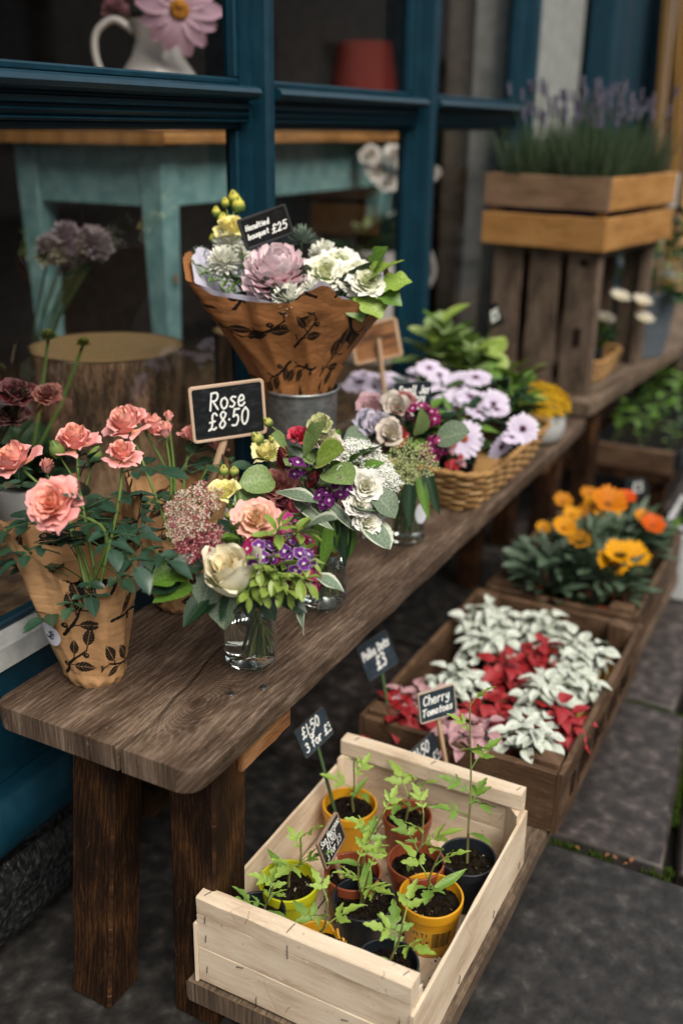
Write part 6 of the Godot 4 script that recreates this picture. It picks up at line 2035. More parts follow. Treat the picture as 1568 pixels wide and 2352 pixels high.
func posy_front() -> void:
	rng.seed = 141
	var at := on_y(575, 1522, BENCH)
	at.y = BENCH + 0.0006
	jar_of("short glass jar of water tied with twine at the bench's near edge", at, 0.0385, 0.117, 0.078, false)
	var o := thing("posy", "mixed posy with a large cream rose and lime leaves in the short jar", "flowers", at, "posies in glass jars")
	stems_in_jar(o, 17, 0.034, 0.012, 0.125, ASIDE * 0.011)
	var D := func(x: float, y: float, d: float) -> Vector3: return deep(x, y, d) - at
	var hub := Vector3(0, 0.115, 0)
	var feed := func(p: Vector3) -> void: stem(o, "stem", [hub, hub.lerp(p, 0.55) + Vector3(0, 0.006, 0), p], 0.0018, 0.0015)
	var wr: Vector3 = D.call(541, 1342, 1.272)
	feed.call(wr)
	rose(o, axis_up(wr, Vector3(-0.42, 1.0, 0.05), 0.0385), "cup", [Color(0.84, 0.80, 0.62), Color(0.86, 0.74, 0.46)])
	var pk: Vector3 = D.call(590, 1200, 1.305)
	feed.call(pk)
	rose(o, axis_up(pk, Vector3(-0.55, 0.85, 0.25), 0.030), "open", [Color(0.82, 0.42, 0.38), Color(0.84, 0.58, 0.34)])
	var ye: Vector3 = D.call(520, 1142, 1.335)
	feed.call(ye)
	rose(o, axis_up(ye, Vector3(-0.2, 1.0, 0.05), 0.0225), "bell", [Color(0.82, 0.76, 0.34), Color(0.80, 0.72, 0.26)])
	for q in [[514, 1092, 0.017], [537, 1093, 0.015], [541, 1090, 0.012], [524, 1192, 0.012]]:
		var p: Vector3 = D.call(q[0], q[1], 1.345)
		feed.call(p)
		bud(o, axis_up(p, Vector3(-0.1, 1, 0.1), q[2]), Color(0.46, 0.46, 0.12))
	for q in [[465, 1165, 1.305, 0.040, 0], [440, 1190, 1.29, 0.026, 0], [470, 1238, 1.285, 0.034, 1], [440, 1262, 1.28, 0.022, 1], [505, 1225, 1.29, 0.018, 1]]:
		var p: Vector3 = D.call(q[0], q[1] + 30, q[2] + 0.012)
		feed.call(p)
		umbel(o, "lace_head", axis_up(p, Vector3(-0.65, 0.85, -0.1), q[3]), [Color(0.52, 0.34, 0.30), Color(0.60, 0.48, 0.38), Color(0.34, 0.07, 0.10), Color(0.66, 0.56, 0.46)] if q[4] == 0 else [Color(0.30, 0.045, 0.08), Color(0.22, 0.025, 0.05), Color(0.55, 0.30, 0.29)], 26, 20, Color(0.22, 0.25, 0.07) if q[4] == 0 else Color(0.16, 0.06, 0.05), 0.24)
	var pur := [Color(0.62, 0.60, 0.66), Color(0.13, 0.018, 0.20), Color(0.50, 0.46, 0.60)]
	var mag := [Color(0.62, 0.55, 0.58), Color(0.27, 0.008, 0.075), Color(0.34, 0.03, 0.12)]
	for q in [[592, 1262, 1.275, 0.026, 12, [pur, pur, mag]], [640, 1245, 1.29, 0.022, 8, [mag, pur]], [686, 1275, 1.27, 0.020, 9, [pur]], [700, 1318, 1.275, 0.022, 9, [mag]], [690, 1240, 1.31, 0.018, 7, [mag]], [645, 1190, 1.35, 0.02, 7, [[Color(0.45, 0.08, 0.20), Color(0.38, 0.03, 0.17), Color(0.45, 0.10, 0.25)]]]]:
		var p: Vector3 = D.call(q[0], q[1], q[2])
		feed.call(p)
		sweet_william(o, p - Vector3(0, 0.012, 0), Vector3(-0.6, 0.8, 0.4), q[3], q[4], q[5])
	# lime leaves with pale edges
	for q in [[640, 1215, 1.262, 0.2, 0.7], [690, 1225, 1.275, 0.6, 0.5], [600, 1300, 1.25, -0.2, -0.1], [640, 1320, 1.245, 0.3, -0.2], [690, 1330, 1.25, 0.8, -0.2], [610, 1345, 1.25, -0.1, -0.5], [655, 1350, 1.25, 0.3, -0.5], [572, 1355, 1.255, -0.3, -0.6], [700, 1290, 1.27, 0.9, 0.1]]:
		spray(o, D.call(q[0], q[1], q[2]), ASIDE * q[3] - AWAY * 0.7 + Vector3(0, q[4], 0), 8, rf(0.030, 0.036), "lime_leaf", "obovate", 0.0042)
	for q in [[430, 1310, "bright_leaf", "ivy", -0.9, 0.0, 0.05], [445, 1345, "bright_leaf", "oval", -1.0, -0.2, 0.055], [415, 1335, "dark_leaf", "oval", -1.0, -0.1, 0.05], [470, 1300, "dark_leaf", "oval", -0.8, 0.2, 0.05], [490, 1320, "grey_leaf", "ivy", -0.4, -0.8, 0.045], [520, 1370, "grey_leaf", "ivy", -0.2, -0.9, 0.042], [505, 1345, "grey_leaf", "oval", -0.3, 0.5, 0.04], [545, 1352, "dark_leaf", "oval", -0.35, -0.75, 0.046], [600, 1350, "dark_leaf", "oval", 0.30, -0.75, 0.046], [575, 1340, "dark_leaf", "oval", 0.0, -1.0, 0.044], [500, 1375, "dark_leaf", "oval", -0.9, -0.45, 0.042], [640, 1370, "dark_leaf", "oval", 0.8, -0.3, 0.042], [705, 1315, "variegated_leaf", "obovate", 1.0, -0.15, 0.055], [668, 1345, "variegated_leaf", "lance", 0.45, -1.0, 0.065], [700, 1215, "variegated_leaf", "round", 0.6, 0.5, 0.05], [480, 1370, "dark_leaf", "oval", -0.8, -0.6, 0.05], [670, 1200, "dark_leaf", "lance", 0.5, 0.8, 0.05], [530, 1255, "bright_leaf", "oval", -0.1, 0.6, 0.035], [548, 1215, "bright_leaf", "oval", 0.1, 0.4, 0.04], [555, 1240, "bright_leaf", "obovate", -0.3, 0.3, 0.04]]:
		put_leaf(o, "leaf", q[2], q[3], D.call(q[0], q[1], 1.275), ASIDE * q[4] - AWAY * 0.45 + Vector3(0, q[5], 0), q[6], Vector3(-0.4, 1, 0.3))
	for k in 46:
		var a := k * 2.39996
		var y := rf(-0.1, 0.8)
		var d := Vector3(cos(a), y, sin(a))
		put_leaf(o, "leaf", "dark_leaf" if k % 3 else "bright_leaf", "oval", Vector3(0, 0.165, 0) + d * rf(0.025, 0.05), d, rf(0.035, 0.05))
	for q in [[418, 1258], [424, 1262], [436, 1212], [446, 1208], [415, 1262]]:
		var p: Vector3 = D.call(q[0], q[1], 1.29)
		var b := MB.new()
		b.lathe(PackedVector2Array([Vector2(0.0003, -0.003), Vector2(0.002, -0.0022), Vector2(0.0028, 0), Vector2(0.002, 0.0022), Vector2(0.0003, 0.003)]), 10)
		part(o, "berry", b.mesh(), M.berry, move(p))
		stem(o, "stem", [Vector3(-0.02, 0.14, 0), p.lerp(Vector3(-0.02, 0.14, 0), 0.4) + Vector3(0, 0.004, 0), p], 0.001, 0.0007, "stem_tomato", 5)
	var wb: Vector3 = D.call(436, 1288, 1.285)
	feed.call(wb)
	mum(o, "white_bud", axis_up(wb, Vector3(-0.6, 0.6, 0.2), 0.009), [Color(0.55, 0.56, 0.52), Color(0.62, 0.62, 0.60)], 14, 0.4)

func posy_second() -> void:
	rng.seed = 151
	var at := Vector3(1.278, BENCH + 0.0006, -0.695)
	jar_of("short glass jar of water behind the front posy", at, 0.040, 0.115, 0.070, false)
	var o := thing("posy", "white and green posy with round leaves and dark red bobbles", "flowers", at, "posies in glass jars")
	stems_in_jar(o, 15, 0.036, 0.012, 0.13)
	var D := func(x: float, y: float, d: float) -> Vector3: return deep(x, y, d) - at
	var hub := Vector3(0, 0.12, 0)
	var feed := func(p: Vector3) -> void: stem(o, "stem", [hub, hub.lerp(p, 0.6) + Vector3(0, 0.01, 0), p], 0.0018, 0.0014, "stem_green", 5)
	var p: Vector3 = D.call(612, 1052, 1.53)
	feed.call(p)
	rose(o, axis_up(p, Vector3(-0.35, 0.9, 0.2), 0.028), "bell", [Color(0.80, 0.74, 0.36), Color(0.76, 0.70, 0.30)])
	for q in [[600, 1018, 0.024], [622, 978, 0.018], [630, 1015, 0.014]]:
		p = D.call(q[0], q[1], 1.53)
		stem(o, "stem", [D.call(660, 1080, 1.53), D.call(652, 1010, 1.53), p], 0.0015, 0.0013, "stem_green", 5)
		bud(o, axis_up(p, Vector3(-0.5, 0.8, -0.3), q[2]), Color(0.52, 0.52, 0.14))
	for q in [[648, 1075, 1.50, 0.034, 0.0075, 0.05, 1.0], [708, 1118, 1.47, 0.026, 0.0065, 0.5, 0.9], [575, 1150, 1.5, 0.022, 0.006, -0.2, 1], [660, 1180, 1.42, 0.018, 0.005, 0.3, 1], [538, 1110, 1.52, 0.02, 0.006, 0, 1]]:
		p = D.call(q[0], q[1], q[2])
		feed.call(p)
		bobble(o, p, ASIDE * q[5] + Vector3(0, q[6], 0), q[3], q[4])
	for q in [[635, 1120, 0.030, 0.60, 0.22, 0.20], [600, 1130, 0.022, 0.58, 0.24, 0.20], [650, 1160, 0.026, 0.50, 0.05, 0.22]]:
		p = D.call(q[0], q[1], 1.50)
		feed.call(p)
		rose(o, axis_up(p, Vector3(-0.6, 0.8, 0.3), q[2]), "open", [Color(q[3], q[4], q[5]), Color(q[3] * 0.9, q[4], q[5])])
	for q in [[690, 1000, 0.02, 0.5, 0.02, 0.06], [735, 975, 0.022, 0.42, 0.44, 0.2], [738, 1000, 0.022, 0.46, 0.46, 0.28], [750, 1025, 0.024, 0.56, 0.50, 0.42], [765, 1045, 0.026, 0.58, 0.48, 0.44]]:
		p = D.call(q[0], q[1] + 10, 1.56)
		feed.call(p)
		rose(o, axis_up(p, Vector3(-0.4, 0.9, 0.1), q[2]), "bell", [Color(q[3], q[4], q[5]), Color(q[3], q[4], q[5])])
	for q in [[815, 1050, 1.56, 0.046], [862, 1085, 1.52, 0.034]]:
		p = D.call(q[0], q[1], q[2])
		feed.call(p)
		umbel(o, "lace_head", axis_up(p - Vector3(0, 0.03, 0), Vector3(-0.25, 0.9, 0.35), q[3]), [Color(0.80, 0.82, 0.80), Color(0.84, 0.85, 0.83), Color(0.70, 0.74, 0.64)], 34, 18, Color(0.25, 0.30, 0.14))
	for q in [[800, 1105, 0.022], [835, 1120, 0.025], [850, 1170, 0.026], [822, 1160, 0.021], [840, 1200, 0.020]]:
		p = D.call(q[0], q[1], 1.46 + rf(-0.02, 0.02))
		feed.call(p)
		rose(o, axis_up(p, Vector3(-0.5, 0.5, 0.6), q[2]), "open", [Color(0.78, 0.78, 0.75), Color(0.78, 0.76, 0.60)], "rose", false)
	var vio := [Color(0.60, 0.55, 0.62), Color(0.12, 0.012, 0.13), Color(0.20, 0.03, 0.20)]
	for q in [[785, 1120, 0.016], [745, 1145, 0.014], [680, 1075, 0.014]]:
		p = D.call(q[0], q[1], 1.45)
		feed.call(p)
		sweet_william(o, p, Vector3(-0.6, 0.6, 0.5), q[2], 7, [vio])
	for q in [[610, 1105, 0.055, "soft_leaf", "round", -0.7, 0.2], [580, 1140, 0.05, "soft_leaf", "round", -0.9, 0.1], [650, 1040, 0.045, "soft_leaf", "round", -0.2, 0.8], [700, 1055, 0.055, "soft_leaf", "oval", 0.1, 0.9], [720, 1020, 0.05, "soft_leaf", "oval", 0.3, 0.9], [745, 1065, 0.06, "lime_leaf", "round", 0.6, 0.5], [760, 1085, 0.06, "soft_leaf", "round", 0.4, 0.0], [690, 1085, 0.05, "soft_leaf", "round", -0.3, 0.3], [660, 1130, 0.07, "variegated_leaf", "obovate", 0.9, 0.0], [700, 1150, 0.075, "variegated_leaf", "lance", 0.9, -0.5], [770, 1145, 0.07, "variegated_leaf", "lance", 0.8, -0.7], [850, 1195, 0.06, "variegated_leaf", "round", 0.7, -0.5], [830, 1150, 0.05, "grey_leaf", "round", 1.0, 0.0], [880, 1130, 0.05, "grey_leaf", "round", 0.8, -0.6]]:
		put_leaf(o, "leaf", q[3], q[4], D.call(q[0], q[1], 1.46) - ASIDE * q[5] * 0.02, ASIDE * q[5] - AWAY * 0.45 + Vector3(0, q[6], 0), q[2], Vector3(-0.5, 1, 0.3))
	for q in [[735, 1190], [755, 1200], [775, 1185], [790, 1180], [720, 1170], [760, 1175], [805, 1190]]:
		put_leaf(o, "leaf", "bright_leaf" if q[0] % 2 else "dark_leaf", "lance", D.call(q[0], q[1], 1.47), ASIDE * rf(-0.25, 0.3) - AWAY * 0.2 + Vector3(0, -1, 0), rf(0.06, 0.085), Vector3(-1, 0.3, 0.4))
	for k in 70:
		var a := k * 2.39996
		var d := Vector3(cos(a), rf(0.0, 1.0), sin(a))
		put_leaf(o, "leaf", ["dark_leaf", "soft_leaf", "bright_leaf"][k % 3], "oval", Vector3(0, 0.205, 0) + d * rf(0.025, 0.055), d, rf(0.035, 0.050))

func posy_third() -> void:
	rng.seed = 161
	var at := Vector3(1.586, BENCH + 0.0006, -0.690)
	jar_of("tall glass jar with a twine bow and an oval paper tag", at, 0.040, 0.130, 0.085, true)
	var o := thing("posy", "posy of pink and white alstroemerias over the tagged jar", "flowers", at, "posies in glass jars")
	stems_in_jar(o, 14, 0.036, 0.012, 0.15)
	var D := func(x: float, y: float, d: float) -> Vector3: return deep(x, y, d) - at
	var hub := Vector3(0, 0.14, 0)
	var feed := func(p: Vector3) -> void: stem(o, "stem", [hub, hub.lerp(p, 0.6) + Vector3(0, 0.01, 0), p], 0.0018, 0.0014, "stem_dark", 5)
	for q in [[855, 945, 0.030, 0.50, 0.30, 0.34], [880, 965, 0.032, 0.56, 0.46, 0.46], [908, 945, 0.030, 0.55, 0.50, 0.44], [870, 985, 0.030, 0.46, 0.42, 0.52], [925, 935, 0.026, 0.44, 0.16, 0.17], [845, 975, 0.028, 0.40, 0.38, 0.50], [895, 1000, 0.026, 0.60, 0.52, 0.46]]:
		var p: Vector3 = D.call(q[0], q[1], 1.74 + rf(-0.04, 0.04))
		feed.call(p)
		rose(o, axis_up(p, Vector3(-0.6, 0.6, 0.4), q[2]), "bell", [Color(q[3], q[4], q[5]), Color(q[3], q[4] * 1.05, q[5])], "bloom", false)
	var vio := [Color(0.55, 0.45, 0.55), Color(0.20, 0.01, 0.08), Color(0.24, 0.02, 0.10)]
	for q in [[960, 950, 0.022], [985, 960, 0.018], [1000, 1030, 0.022], [985, 1045, 0.018]]:
		var p: Vector3 = D.call(q[0], q[1], 1.72)
		feed.call(p)
		sweet_william(o, p, Vector3(-0.6, 0.6, 0.5), q[2], 8, [vio])
	for q in [[935, 1045, 0.044], [915, 1060, 0.03]]:
		var p: Vector3 = D.call(q[0], q[1], 1.70)
		feed.call(p)
		umbel(o, "green_head", axis_up(p - Vector3(0, 0.025, 0), Vector3(-0.5, 0.7, 0.4), q[2]), [Color(0.38, 0.44, 0.18), Color(0.45, 0.48, 0.25)], 20, 10, Color(0.22, 0.30, 0.10))
	for q in [[905, 1005, 0.024, 0.42, 0.01, 0.012], [890, 1010, 0.018, 0.45, 0.03, 0.01]]:
		var p: Vector3 = D.call(q[0], q[1], 1.72)
		feed.call(p)
		rose(o, axis_up(p, Vector3(-0.6, 0.6, 0.4), q[2]), "bell", [Color(q[3], q[4], q[5]), Color(q[3], q[4], q[5])], "bloom", false)
	for q in [[955, 1000, "soft_leaf", "oval", 0.2, 0.8, 0.06], [1000, 1010, "grey_leaf", "round", 0.7, 0.3, 0.06], [850, 1010, "grey_leaf", "round", -0.6, 0.2, 0.055], [910, 1075, "dark_leaf", "lance", -0.3, -1.0, 0.10], [940, 1085, "dark_leaf", "lance", 0.0, -1.0, 0.10], [975, 1070, "dark_leaf", "lance", 0.3, -1.0, 0.09], [895, 1070, "soft_leaf", "lance", -0.4, -0.9, 0.09], [960, 1090, "bright_leaf", "lance", 0.2, -0.8, 0.08]]:
		put_leaf(o, "leaf", q[2], q[3], D.call(q[0], q[1], 1.71), ASIDE * q[4] - AWAY * 0.35 + Vector3(0, q[5], 0), q[6], Vector3(-0.6, 1, 0.3))
	for k in 60:
		var a := k * 2.39996
		var d := Vector3(cos(a), rf(-0.3, 0.8), sin(a))
		put_leaf(o, "leaf", ["dark_leaf", "bright_leaf", "dark_leaf"][k % 3], "oval", Vector3(0, 0.215, 0) + d * rf(0.02, 0.05), d, rf(0.04, 0.055))
	var ds := depth_of(Vector3(1.60, 0.74, -0.69)) - 0.05
	var u := ds / FOCAL
	slate("small dark slate with sky sheen in its colour, chalked Small Jar Posy fifteen pounds among the posies", deep(903, 880, ds), deep(986, 876, ds + 20 * u), deep(908, 955, ds + 28 * u), at + Vector3(0.03, 0.13, 0.0), chalk(256, 208, [["Small Jar", 20, 70, 6.4, 5.4, 0.0], ["Posy", 120, 118, 5.6, 5.0, 0.0], ["£15", 80, 186, 8.0, 6.4, 0.0]], 7, Color(0.10, 0.14, 0.17)), lin(0.04, 0.05, 0.06), 0.0015, "stem_dark", 0.003)  # bluish ground colour stands for sky reflected on a dark slate

func bouquet() -> void:
	rng.seed = 171
	var at := Vector3(1.452, BENCH + 0.0006, -0.836)
	var b := thing("zinc_bucket", "tall galvanised bucket holding the wrapped bouquet", "bucket", at)
	var m := MB.new()
	m.lathe(PackedVector2Array([Vector2(0.001, 0.0), Vector2(0.050, 0.0), Vector2(0.051, 0.004), Vector2(0.054, 0.08), Vector2(0.0560, 0.085), Vector2(0.0550, 0.09), Vector2(0.059, 0.20), Vector2(0.0612, 0.205), Vector2(0.0602, 0.21), Vector2(0.0635, 0.298), Vector2(0.066, 0.300), Vector2(0.067, 0.303), Vector2(0.066, 0.306), Vector2(0.063, 0.305), Vector2(0.061, 0.29), Vector2(0.049, 0.006), Vector2(0.001, 0.006)]), 48)
	part(b, "body", m.mesh(), M.zinc)
	var o := thing("wrapped_bouquet", "large hand tied bouquet with a pink peony wrapped in brown paper", "flowers", at + Vector3(0, 0.24, 0))
	var base := o.position
	var table := [[0, 0.235, 0.155], [15, 0.268, 0.162], [45, 0.26, 0.14], [90, 0.25, 0.12], [135, 0.265, 0.16], [165, 0.283, 0.210], [180, 0.285, 0.203], [200, 0.25, 0.185], [215, 0.232, 0.168], [235, 0.227, 0.145], [262, 0.225, 0.120], [278, 0.245, 0.128], [288, 0.254, 0.131], [310, 0.228, 0.124], [335, 0.21, 0.128], [350, 0.225, 0.15], [360, 0.235, 0.155]]
	paper(o, "paper_wrap", "kraft_brown", 0.040, table, 31, 0.0, 0.0, -0.35, 0.55, 2.6)
	paper(o, "tissue_paper", "tissue", 0.036, table.map(func(r): return [r[0], r[1] - 0.003 + 0.007 * sin(r[0] * 0.09), r[2] * 0.93]), 31, 0.004, 0.0, -0.35)
	var D := func(x: float, y: float, d: float) -> Vector3: return deep(x, y, d) - base
	var hub := Vector3(0, 0.05, 0)
	var feed := func(p: Vector3) -> void: stem(o, "stem", [hub * 0.0 + Vector3(p.x * 0.1, -0.15, p.z * 0.1), hub, p], 0.0024, 0.0018, "stem_dark", 5)
	var pk: Vector3 = D.call(635, 645, 1.62)
	feed.call(pk)
	mum(o, "peony", axis_up(pk, Vector3(-0.4, 0.9, 0.2), 0.058), [Color(0.88, 0.68, 0.73), Color(0.88, 0.79, 0.82)], 110, 0.30, -0.35, 0.5)
	mum(o, "peony_heart", axis_up(pk, Vector3(-0.4, 0.9, 0.2), 0.045), [Color(0.45, 0.03, 0.14), Color(0.56, 0.20, 0.30)], 50, 0.26, -0.2, 0.4)
	for q in [[514, 603, 1.64, 0.028], [742, 588, 1.70, 0.027], [664, 690, 1.575, 0.029], [524, 555, 1.70, 0.026], [545, 585, 1.72, 0.024], [718, 668, 1.60, 0.022]]:
		var p: Vector3 = D.call(q[0], q[1], q[2])
		feed.call(p)
		mum(o, "chrysanthemum", axis_up(p, Vector3(-0.4, 0.9, 0.2), q[3]), [Color(0.82, 0.83, 0.79), Color(0.80, 0.81, 0.68)], 110, 0.13, -0.35)
	for q in [[745, 635, 1.62, 0.036], [775, 615, 1.66, 0.032], [815, 645, 1.62, 0.035], [800, 630, 1.68, 0.03], [840, 655, 1.60, 0.028]]:
		var p: Vector3 = D.call(q[0], q[1], q[2])
		feed.call(p)
		rose(o, axis_up(p, Vector3(-0.5, 0.7, 0.4), q[3]), "open", [Color(0.82, 0.82, 0.75), Color(0.72, 0.75, 0.45)])
	var yl: Vector3 = D.call(530, 540, 1.70)
	feed.call(yl)
	rose(o, axis_up(yl, Vector3(-0.3, 1, 0.1), 0.030), "bell", [Color(0.80, 0.72, 0.30), Color(0.76, 0.66, 0.18)])
	for q in [[497, 500, 0.020], [512, 520, 0.024], [520, 478, 0.020], [540, 470, 0.026], [548, 490, 0.030], [490, 560, 0.018]]:
		var p: Vector3 = D.call(q[0], q[1], 1.72)
		stem(o, "stem", [yl - Vector3(0, 0.03, 0), yl.lerp(p, 0.5), p], 0.0016, 0.0014, "stem_green", 5)
		bud(o, axis_up(p, Vector3(rf(-0.3, 0.1), 1, 0), q[2]), Color(0.66, 0.60, 0.10))
	for q in [[692, 560, 0.034], [460, 605, 0.03]]:
		var p: Vector3 = D.call(q[0], q[1], 1.70)
		feed.call(p)
		mum(o, "thistle", axis_up(p, Vector3(0, 1, 0), q[2]), [Color(0.13, 0.19, 0.17), Color(0.22, 0.28, 0.20)], 60, 0.06, 0.1, 0.0)
	for q in [[870, 650, "ivy", 0.5, 0.7, 0.05], [905, 655, "ivy", 0.9, 0.2, 0.05], [862, 670, "ivy", 0.3, -0.4, 0.056], [885, 620, "ivy", 0.4, 0.8, 0.045], [893, 672, "ivy", 0.7, -0.2, 0.046], [838, 680, "ivy", 0.2, -0.6, 0.045], [900, 630, "lobed", 0.6, 0.6, 0.05]]:
		put_leaf(o, "leaf", "bright_leaf" if q[5] < 0.047 else "tomato_leaf_pale", q[2], D.call(q[0], q[1], 1.60) - ASIDE * 0.02, ASIDE * q[3] - AWAY * 0.4 + Vector3(0, q[4], 0), q[5], Vector3(-0.6, 1, 0.2))
	for q in [[485, 630, -0.7, 0.2], [510, 645, -0.4, 0.1], [535, 660, -0.2, -0.2], [470, 615, -0.9, 0.4], [520, 690, 0.0, -0.2], [560, 600, -0.1, 0.8]]:
		spray(o, D.call(q[0], q[1], 1.63), ASIDE * q[2] - AWAY * 0.4 + Vector3(0, q[3], 0), 12, 0.017, "bright_leaf" if q[0] % 2 else "soft_leaf", "obovate", 0.006)
	for k in 90:
		var a := k * 2.39996
		var rr := 0.075 * sqrt((k + 0.5) / 90.0)
		var d := Vector3(cos(a), rf(0.5, 1.8), sin(a))
		put_leaf(o, "leaf", ["dark_leaf", "rose_leaf", "grey_leaf", "dark_leaf"][k % 4], "oval" if k % 2 else "lance", Vector3(cos(a) * rr, 0.17 + rf(0.0, 0.05), sin(a) * rr), d, rf(0.05, 0.085))
	var ds := depth_of(base + Vector3(0, 0.26, 0)) - 0.06
	var u := ds / FOCAL
	slate("glossy black sign chalked Handtied bouquet twenty five pounds in the bouquet", deep(550, 504, ds), deep(661, 465, ds + 24 * u), deep(560, 578, ds + 26 * u), base + Vector3(-0.02, 0.10, -0.03), chalk(320, 208, [["Handtied", 18, 84, 5.1, 4.6, -0.01], ["bouquet", 16, 156, 5.0, 4.6, -0.04], ["£25", 190, 168, 8.0, 5.6, -0.05]], 8, Color(0.04, 0.045, 0.05)), lin(0.02, 0.022, 0.025), 0.0045, "stem_dark", 0.003)

func daisy_basket() -> void:
	rng.seed = 181
	var at := Vector3(1.782, BENCH + 0.0006, -0.868)
	var L := 0.405
	var W := 0.235
	var H := 0.088
	wicker_tray("wicker_tray", "shallow woven wicker tray of lilac daisies on the bench", at, L, W, H, 0.035)
	var heads := [[1065, 1008, 1.0, 1], [1150, 1025, 0.75, -1], [1200, 985, 0.8, 1], [1036, 908, 0.8, 0], [1008, 862, 0.8, 0], [1062, 872, 0.8, 0], [962, 852, 0.7, 0], [932, 880, 0.8, 0], [895, 868, 0.8, 0], [836, 862, 0.8, 0], [816, 886, 0.8, 0], [872, 906, 0.8, 0], [1092, 868, 0.9, 0], [1132, 930, 0.85, 1], [1100, 948, 0.8, 0], [985, 846, 0.75, 0], [1010, 928, 0.9, 1], [1080, 912, 0.85, 0], [860, 890, 0.8, 0], [950, 905, 0.7, 0], [1120, 905, 0.7, 0], [1045, 880, 0.7, 0], [900, 905, 0.7, 0], [1175, 1005, 0.6, 0]]
	rng.seed = 182
	for k in 20: heads.append([rf(815, 1150), 0, rf(0.55, 0.75), 0])
	for k in range(24, 44): heads[k][1] = 868.0 + maxf(0.0, heads[k][0] - 1000.0) * 0.35 + rf(-18, 48)
	for k in 4:
		rng.seed = 190 + k
		var p := at + Vector3(0.085 + (k % 2) * 0.20 + (k / 2) * 0.07, 0.0095, W * (0.28 + 0.44 * ((k + 1) % 2 if k < 2 else k % 2)))
		if k >= 2: p = at + Vector3(0.19 + (k - 2) * 0.18, 0.0095, W * (0.25 if k == 2 else 0.74))
		if k == 0: p = at + Vector3(0.075, 0.0095, W * 0.70)
		if k == 1: p = at + Vector3(0.075, 0.0095, W * 0.24)
		var o := thing("lilac_daisy_plant", ["lilac daisy plant at the tray's near street corner, with the orange eyed bloom", "lilac daisy plant in the tray beside the zinc bucket", "lilac daisy plant in the tray in front of the tall leafy plant", "lilac daisy plant in the tray beside the grey bowl"][k], "plant", p, "lilac daisy plants in the wicker tray")
		part(o, "pot", pot_mesh(0.048, 0.085), M.pot_black)
		part(o, "soil", soil_mesh(0.041, 210 + k), M.soil, move(Vector3(0, 0.07, 0)))
		for l in 58:
			var a := l * 2.39996
			put_leaf(o, "leaf", ["dark_leaf", "bright_leaf", "dark_leaf"][l % 3], "obovate" if l % 2 else "lance", Vector3(cos(a) * 0.025, rf(0.07, 0.17), sin(a) * 0.025), Vector3(cos(a), rf(0.0, 1.1), sin(a)), rf(0.05, 0.08))
		for h in heads.size():
			if h % 4 != k: continue
			var q: Array = heads[h]
			var hp := on_x(q[0], q[1], lerpf(1.80, 2.02, clampf((1010 - q[1]) / 150.0, 0, 1))) - p
			if h < 1: hp = on_x(q[0], q[1], 1.80) - p
			stem(o, "stem", [Vector3(0, 0.07, 0), hp * 0.55 + Vector3(0, 0.06, 0), hp], 0.0018, 0.0014, "stem_dark", 5)
			var axis := Vector3(-0.75, 0.45, 0.35) if q[3] == 1 else (Vector3(-0.4, -0.3, 0.7) if q[3] == -1 else Vector3(rf(-0.4, 0.1), 1.0, rf(-0.1, 0.4)))
			daisy(o, "flower", axis_up(hp, axis, 0.041 * q[2]), 20, 0.95, Color(0.56, 0.48, 0.66), Color(0.70, 0.65, 0.78), 0.08, Color(0.07, 0.016, 0.03) if h else Color(0.30, 0.06, 0.012), 0.22, 0.12)
	# yellow accents between: a red leaved sprig over the tray's near end
	var rs := thing("red_leaf_sprig", "sprig of small dusky red leaves hanging over the tray's near end", "plant", at + Vector3(0.03, 0.10, W * 0.62))
	for k in 26:
		var q := on_x(rf(985, 1065), rf(1015, 1060), 1.775) - rs.position
		put_leaf(rs, "leaf", "pink_spot_leaf" if k % 2 else "red_spot_leaf", "oval", q, Vector3(rf(-1, 0.2), rf(-0.5, 0.4), rf(-0.4, 0.8)), rf(0.018, 0.028))
	stem(rs, "twig", [Vector3(0, -0.02, 0), on_x(1020, 1035, 1.78) - rs.position, on_x(1055, 1050, 1.775) - rs.position], 0.0016, 0.001, "stem_dark", 5)
	# tall pale leaved plant behind the tray
	rng.seed = 195
	var hp := thing("leafy_plant", "tall pale green leafy plant behind the wicker tray", "plant", Vector3(2.36, BENCH + 0.0006, -0.855))
	part(hp, "pot", pot_mesh(0.065, 0.12), M.grey_clay)
	part(hp, "soil", soil_mesh(0.057, 215), M.soil, move(Vector3(0, 0.098, 0)))
	for s in 9:
		var tip := on_x([985, 1015, 1050, 1085, 1120, 1160, 1000, 1060, 1190][s], [760, 745, 765, 790, 815, 850, 800, 830, 870][s], 2.25 + rf(-0.05, 0.05)) - hp.position
		stem(hp, "stem", [Vector3(rf(-0.02, 0.02), 0.10, rf(-0.02, 0.02)), tip * 0.5 + Vector3(0, 0.08, 0), tip], 0.003, 0.002, "stem_green")
		for l in 9:
			var a := l * 2.39996 + s
			put_leaf(hp, "leaf", ["soft_leaf", "lime_leaf", "bright_leaf", "soft_leaf"][(l + s) % 4], "oval", tip - Vector3(0, 0.012 * l, 0) * (1.0 if l else 0.0), Vector3(cos(a), lerpf(0.9, 0.0, l / 9.0), sin(a)), rf(0.065, 0.095))
	# grey bowl of small yellow flowers
	rng.seed = 197
	var bw := thing("grey_bowl_plant", "low grey bowl crowded with small yellow flowers at the bench's far end", "plant", Vector3(2.338, BENCH + 0.0006, -0.668))
	var bm := MB.new()
	bm.lathe(PackedVector2Array([Vector2(0.001, 0), Vector2(0.045, 0), Vector2(0.06, 0.012), Vector2(0.066, 0.04), Vector2(0.063, 0.072), Vector2(0.061, 0.075), Vector2(0.058, 0.072), Vector2(0.058, 0.055), Vector2(0.001, 0.055)]), 40)
	part(bw, "bowl", bm.mesh(), M.grey_clay)
